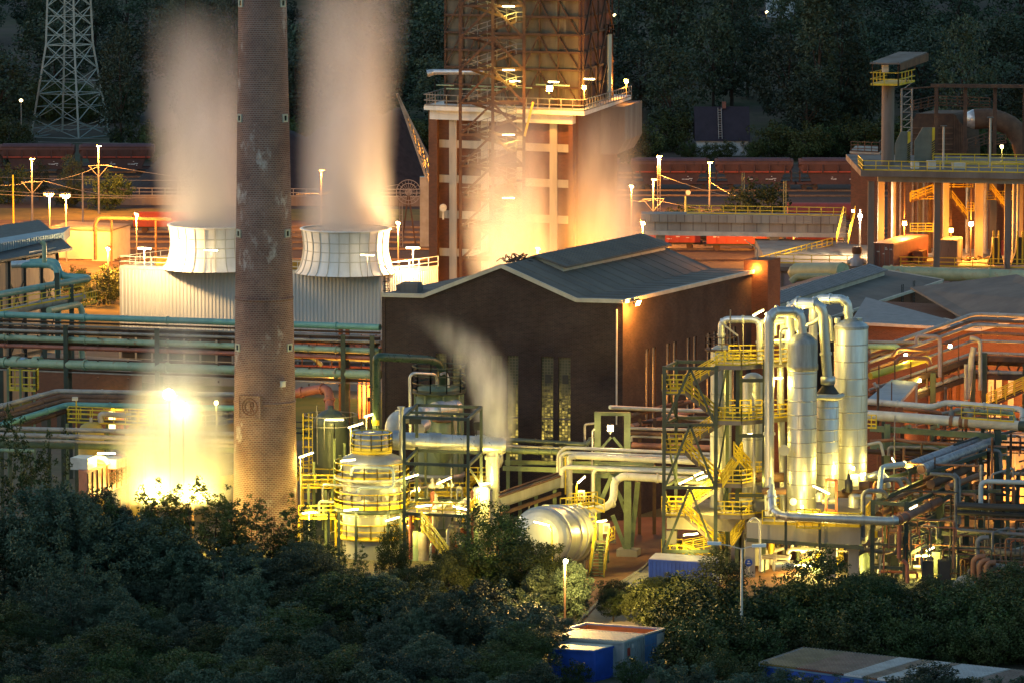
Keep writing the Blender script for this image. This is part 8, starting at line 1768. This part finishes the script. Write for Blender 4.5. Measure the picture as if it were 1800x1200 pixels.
# ================================================================ steam: scattering volumes inside soft envelopes, lit by the lamps around them
def steam_mat(name, ax, rad, H, dens, fade0, n_amt=.5, n_scale=.5, power=1.3, zin=.03, seed=0.0):
    """ax = ((x1,x2,x3),(y1)) axis offset polynomial of height; rad = (r0,r1,r2)"""
    m = bpy.data.materials.new(name); m.use_nodes = True; n = m.node_tree; n.nodes.clear()
    out = nd(n, 'ShaderNodeOutputMaterial'); pv = nd(n, 'ShaderNodeVolumePrincipled'); n.links.new(pv.outputs[0], out.inputs['Volume'])
    pv.inputs['Color'].default_value = (.96, .96, .96, 1); pv.inputs['Anisotropy'].default_value = .1
    co = nd(n, 'ShaderNodeTexCoord').outputs['Object']; s = nd(n, 'ShaderNodeSeparateXYZ'); n.links.new(co, s.inputs[0]); x, y, z = s.outputs
    def poly(c0, c1, c2, c3): return math_(n, 'MULTIPLY_ADD', math_(n, 'MULTIPLY_ADD', math_(n, 'MULTIPLY_ADD', z, c3, c2), z, c1), z, c0)
    nz = noise(n, co, n_scale, 3, .55, (1, 1, .35))
    mp = nd(n, 'ShaderNodeVectorMath', operation='ADD'); mp.inputs[1].default_value = (seed, seed, seed); n.links.new(co, mp.inputs[0])
    wob = noise(n, mp.outputs[0], n_scale*.5, 2, .5, (1, 1, .4))
    dx = math_(n, 'SUBTRACT', math_(n, 'SUBTRACT', x, poly(0, *ax)), math_(n, 'MULTIPLY', math_(n, 'SUBTRACT', wob, .5), rad[0]*.7))
    r = math_(n, 'SQRT', math_(n, 'ADD', math_(n, 'MULTIPLY', dx, dx), math_(n, 'MULTIPLY', y, y)))
    e = math_(n, 'SUBTRACT', 1.0, math_(n, 'DIVIDE', r, poly(rad[0], rad[1], rad[2], 0.0)))
    e = math_(n, 'POWER', math_(n, 'MAXIMUM', e, 0.0), power)
    hf = math_(n, 'POWER', ramp(n, z, H, H*fade0), 1.6); hi = ramp(n, z, 0, H*zin)
    nn = math_(n, 'MULTIPLY_ADD', ramp(n, nz, .32, .68), n_amt*2, 1-n_amt)
    d = math_(n, 'MULTIPLY', math_(n, 'MULTIPLY', e, math_(n, 'MULTIPLY', hf, hi)), math_(n, 'MULTIPLY', nn, dens))
    n.links.new(d, pv.inputs['Density'])
    m.cycles.volume_step_rate = .5
    return m
def steam(label, px, py, Y, ax, rad, H, dens, fade0=.2, **k_):
    base = D(px, py, Y); mb = MB(); n_ = 14; pts = []
    rings = []
    for i in range(n_+1):
        z = H*i/n_; r = max(.1, rad[0]+rad[1]*z+rad[2]*z*z)*1.12; xo = ax[0]*z+ax[1]*z*z+ax[2]*z**3; rings.append([base+V((xo+r*math.cos(q), r*math.sin(q), z)) for q in [j*math.pi/10 for j in range(20)]])
    vs_ = [p for g in rings for p in g]; fs = [(i*20+j, i*20+(j+1) % 20, (i+1)*20+(j+1) % 20, (i+1)*20+j) for i in range(n_) for j in range(20)]
    mb.add(vs_, fs+[tuple(range(19, -1, -1)), tuple(range(n_*20, n_*20+20))])
    o = mb.build('steam_plume', steam_mat('steam', ax, rad, H, dens, fade0, **k_), loc=base)
    tag(o, label, 'steam', 'steam plumes over the works'); o['kind'] = 'thing'; return o
steam('broad pale plume rising from the left cooling stack behind the chimney', 372, 407, 529.5, (-.07, 0, 0), (5.6, .05, .0), 26, .8, .12, n_scale=.25, n_amt=.45, power=1.35)
steam('brightest broad plume rising from the cooling stack right of the chimney', 610, 407, 525.5, (.03, 0, 0), (5.5, .0, .002), 32, .85, .12, n_scale=.25, n_amt=.45, power=1.35)
steam('golden steam drifting before the lower quenching tower front', 905, 500, 525, (.0, 0, 0), (5.2, .10, -.005), 22, .5, .2, n_scale=.35, n_amt=.8, power=1.2)
steam('orange steam drifting before the plain brick side of the quenching tower', 1072, 480, 530, (-.02, 0, 0), (5.0, .06, -.005), 20, .45, .15, n_scale=.35, n_amt=.8, power=1.2)
steam('pale curling steam jet leaving the silver duct outlet', 868, 792, 412.6, (.10, -.010, -.0032), (1.5, .20, -.004), 12.2, 1.5, .15, n_scale=1.1, n_amt=.85, power=1.5, zin=.02)
steam('blazing yellow steam cloud around the pair of floodlights', 300, 885, 411.0, (.07, 0, 0), (5.8, 0.0, -.013), 18.0, .62, .25, n_scale=.45, n_amt=.7, power=1.2)
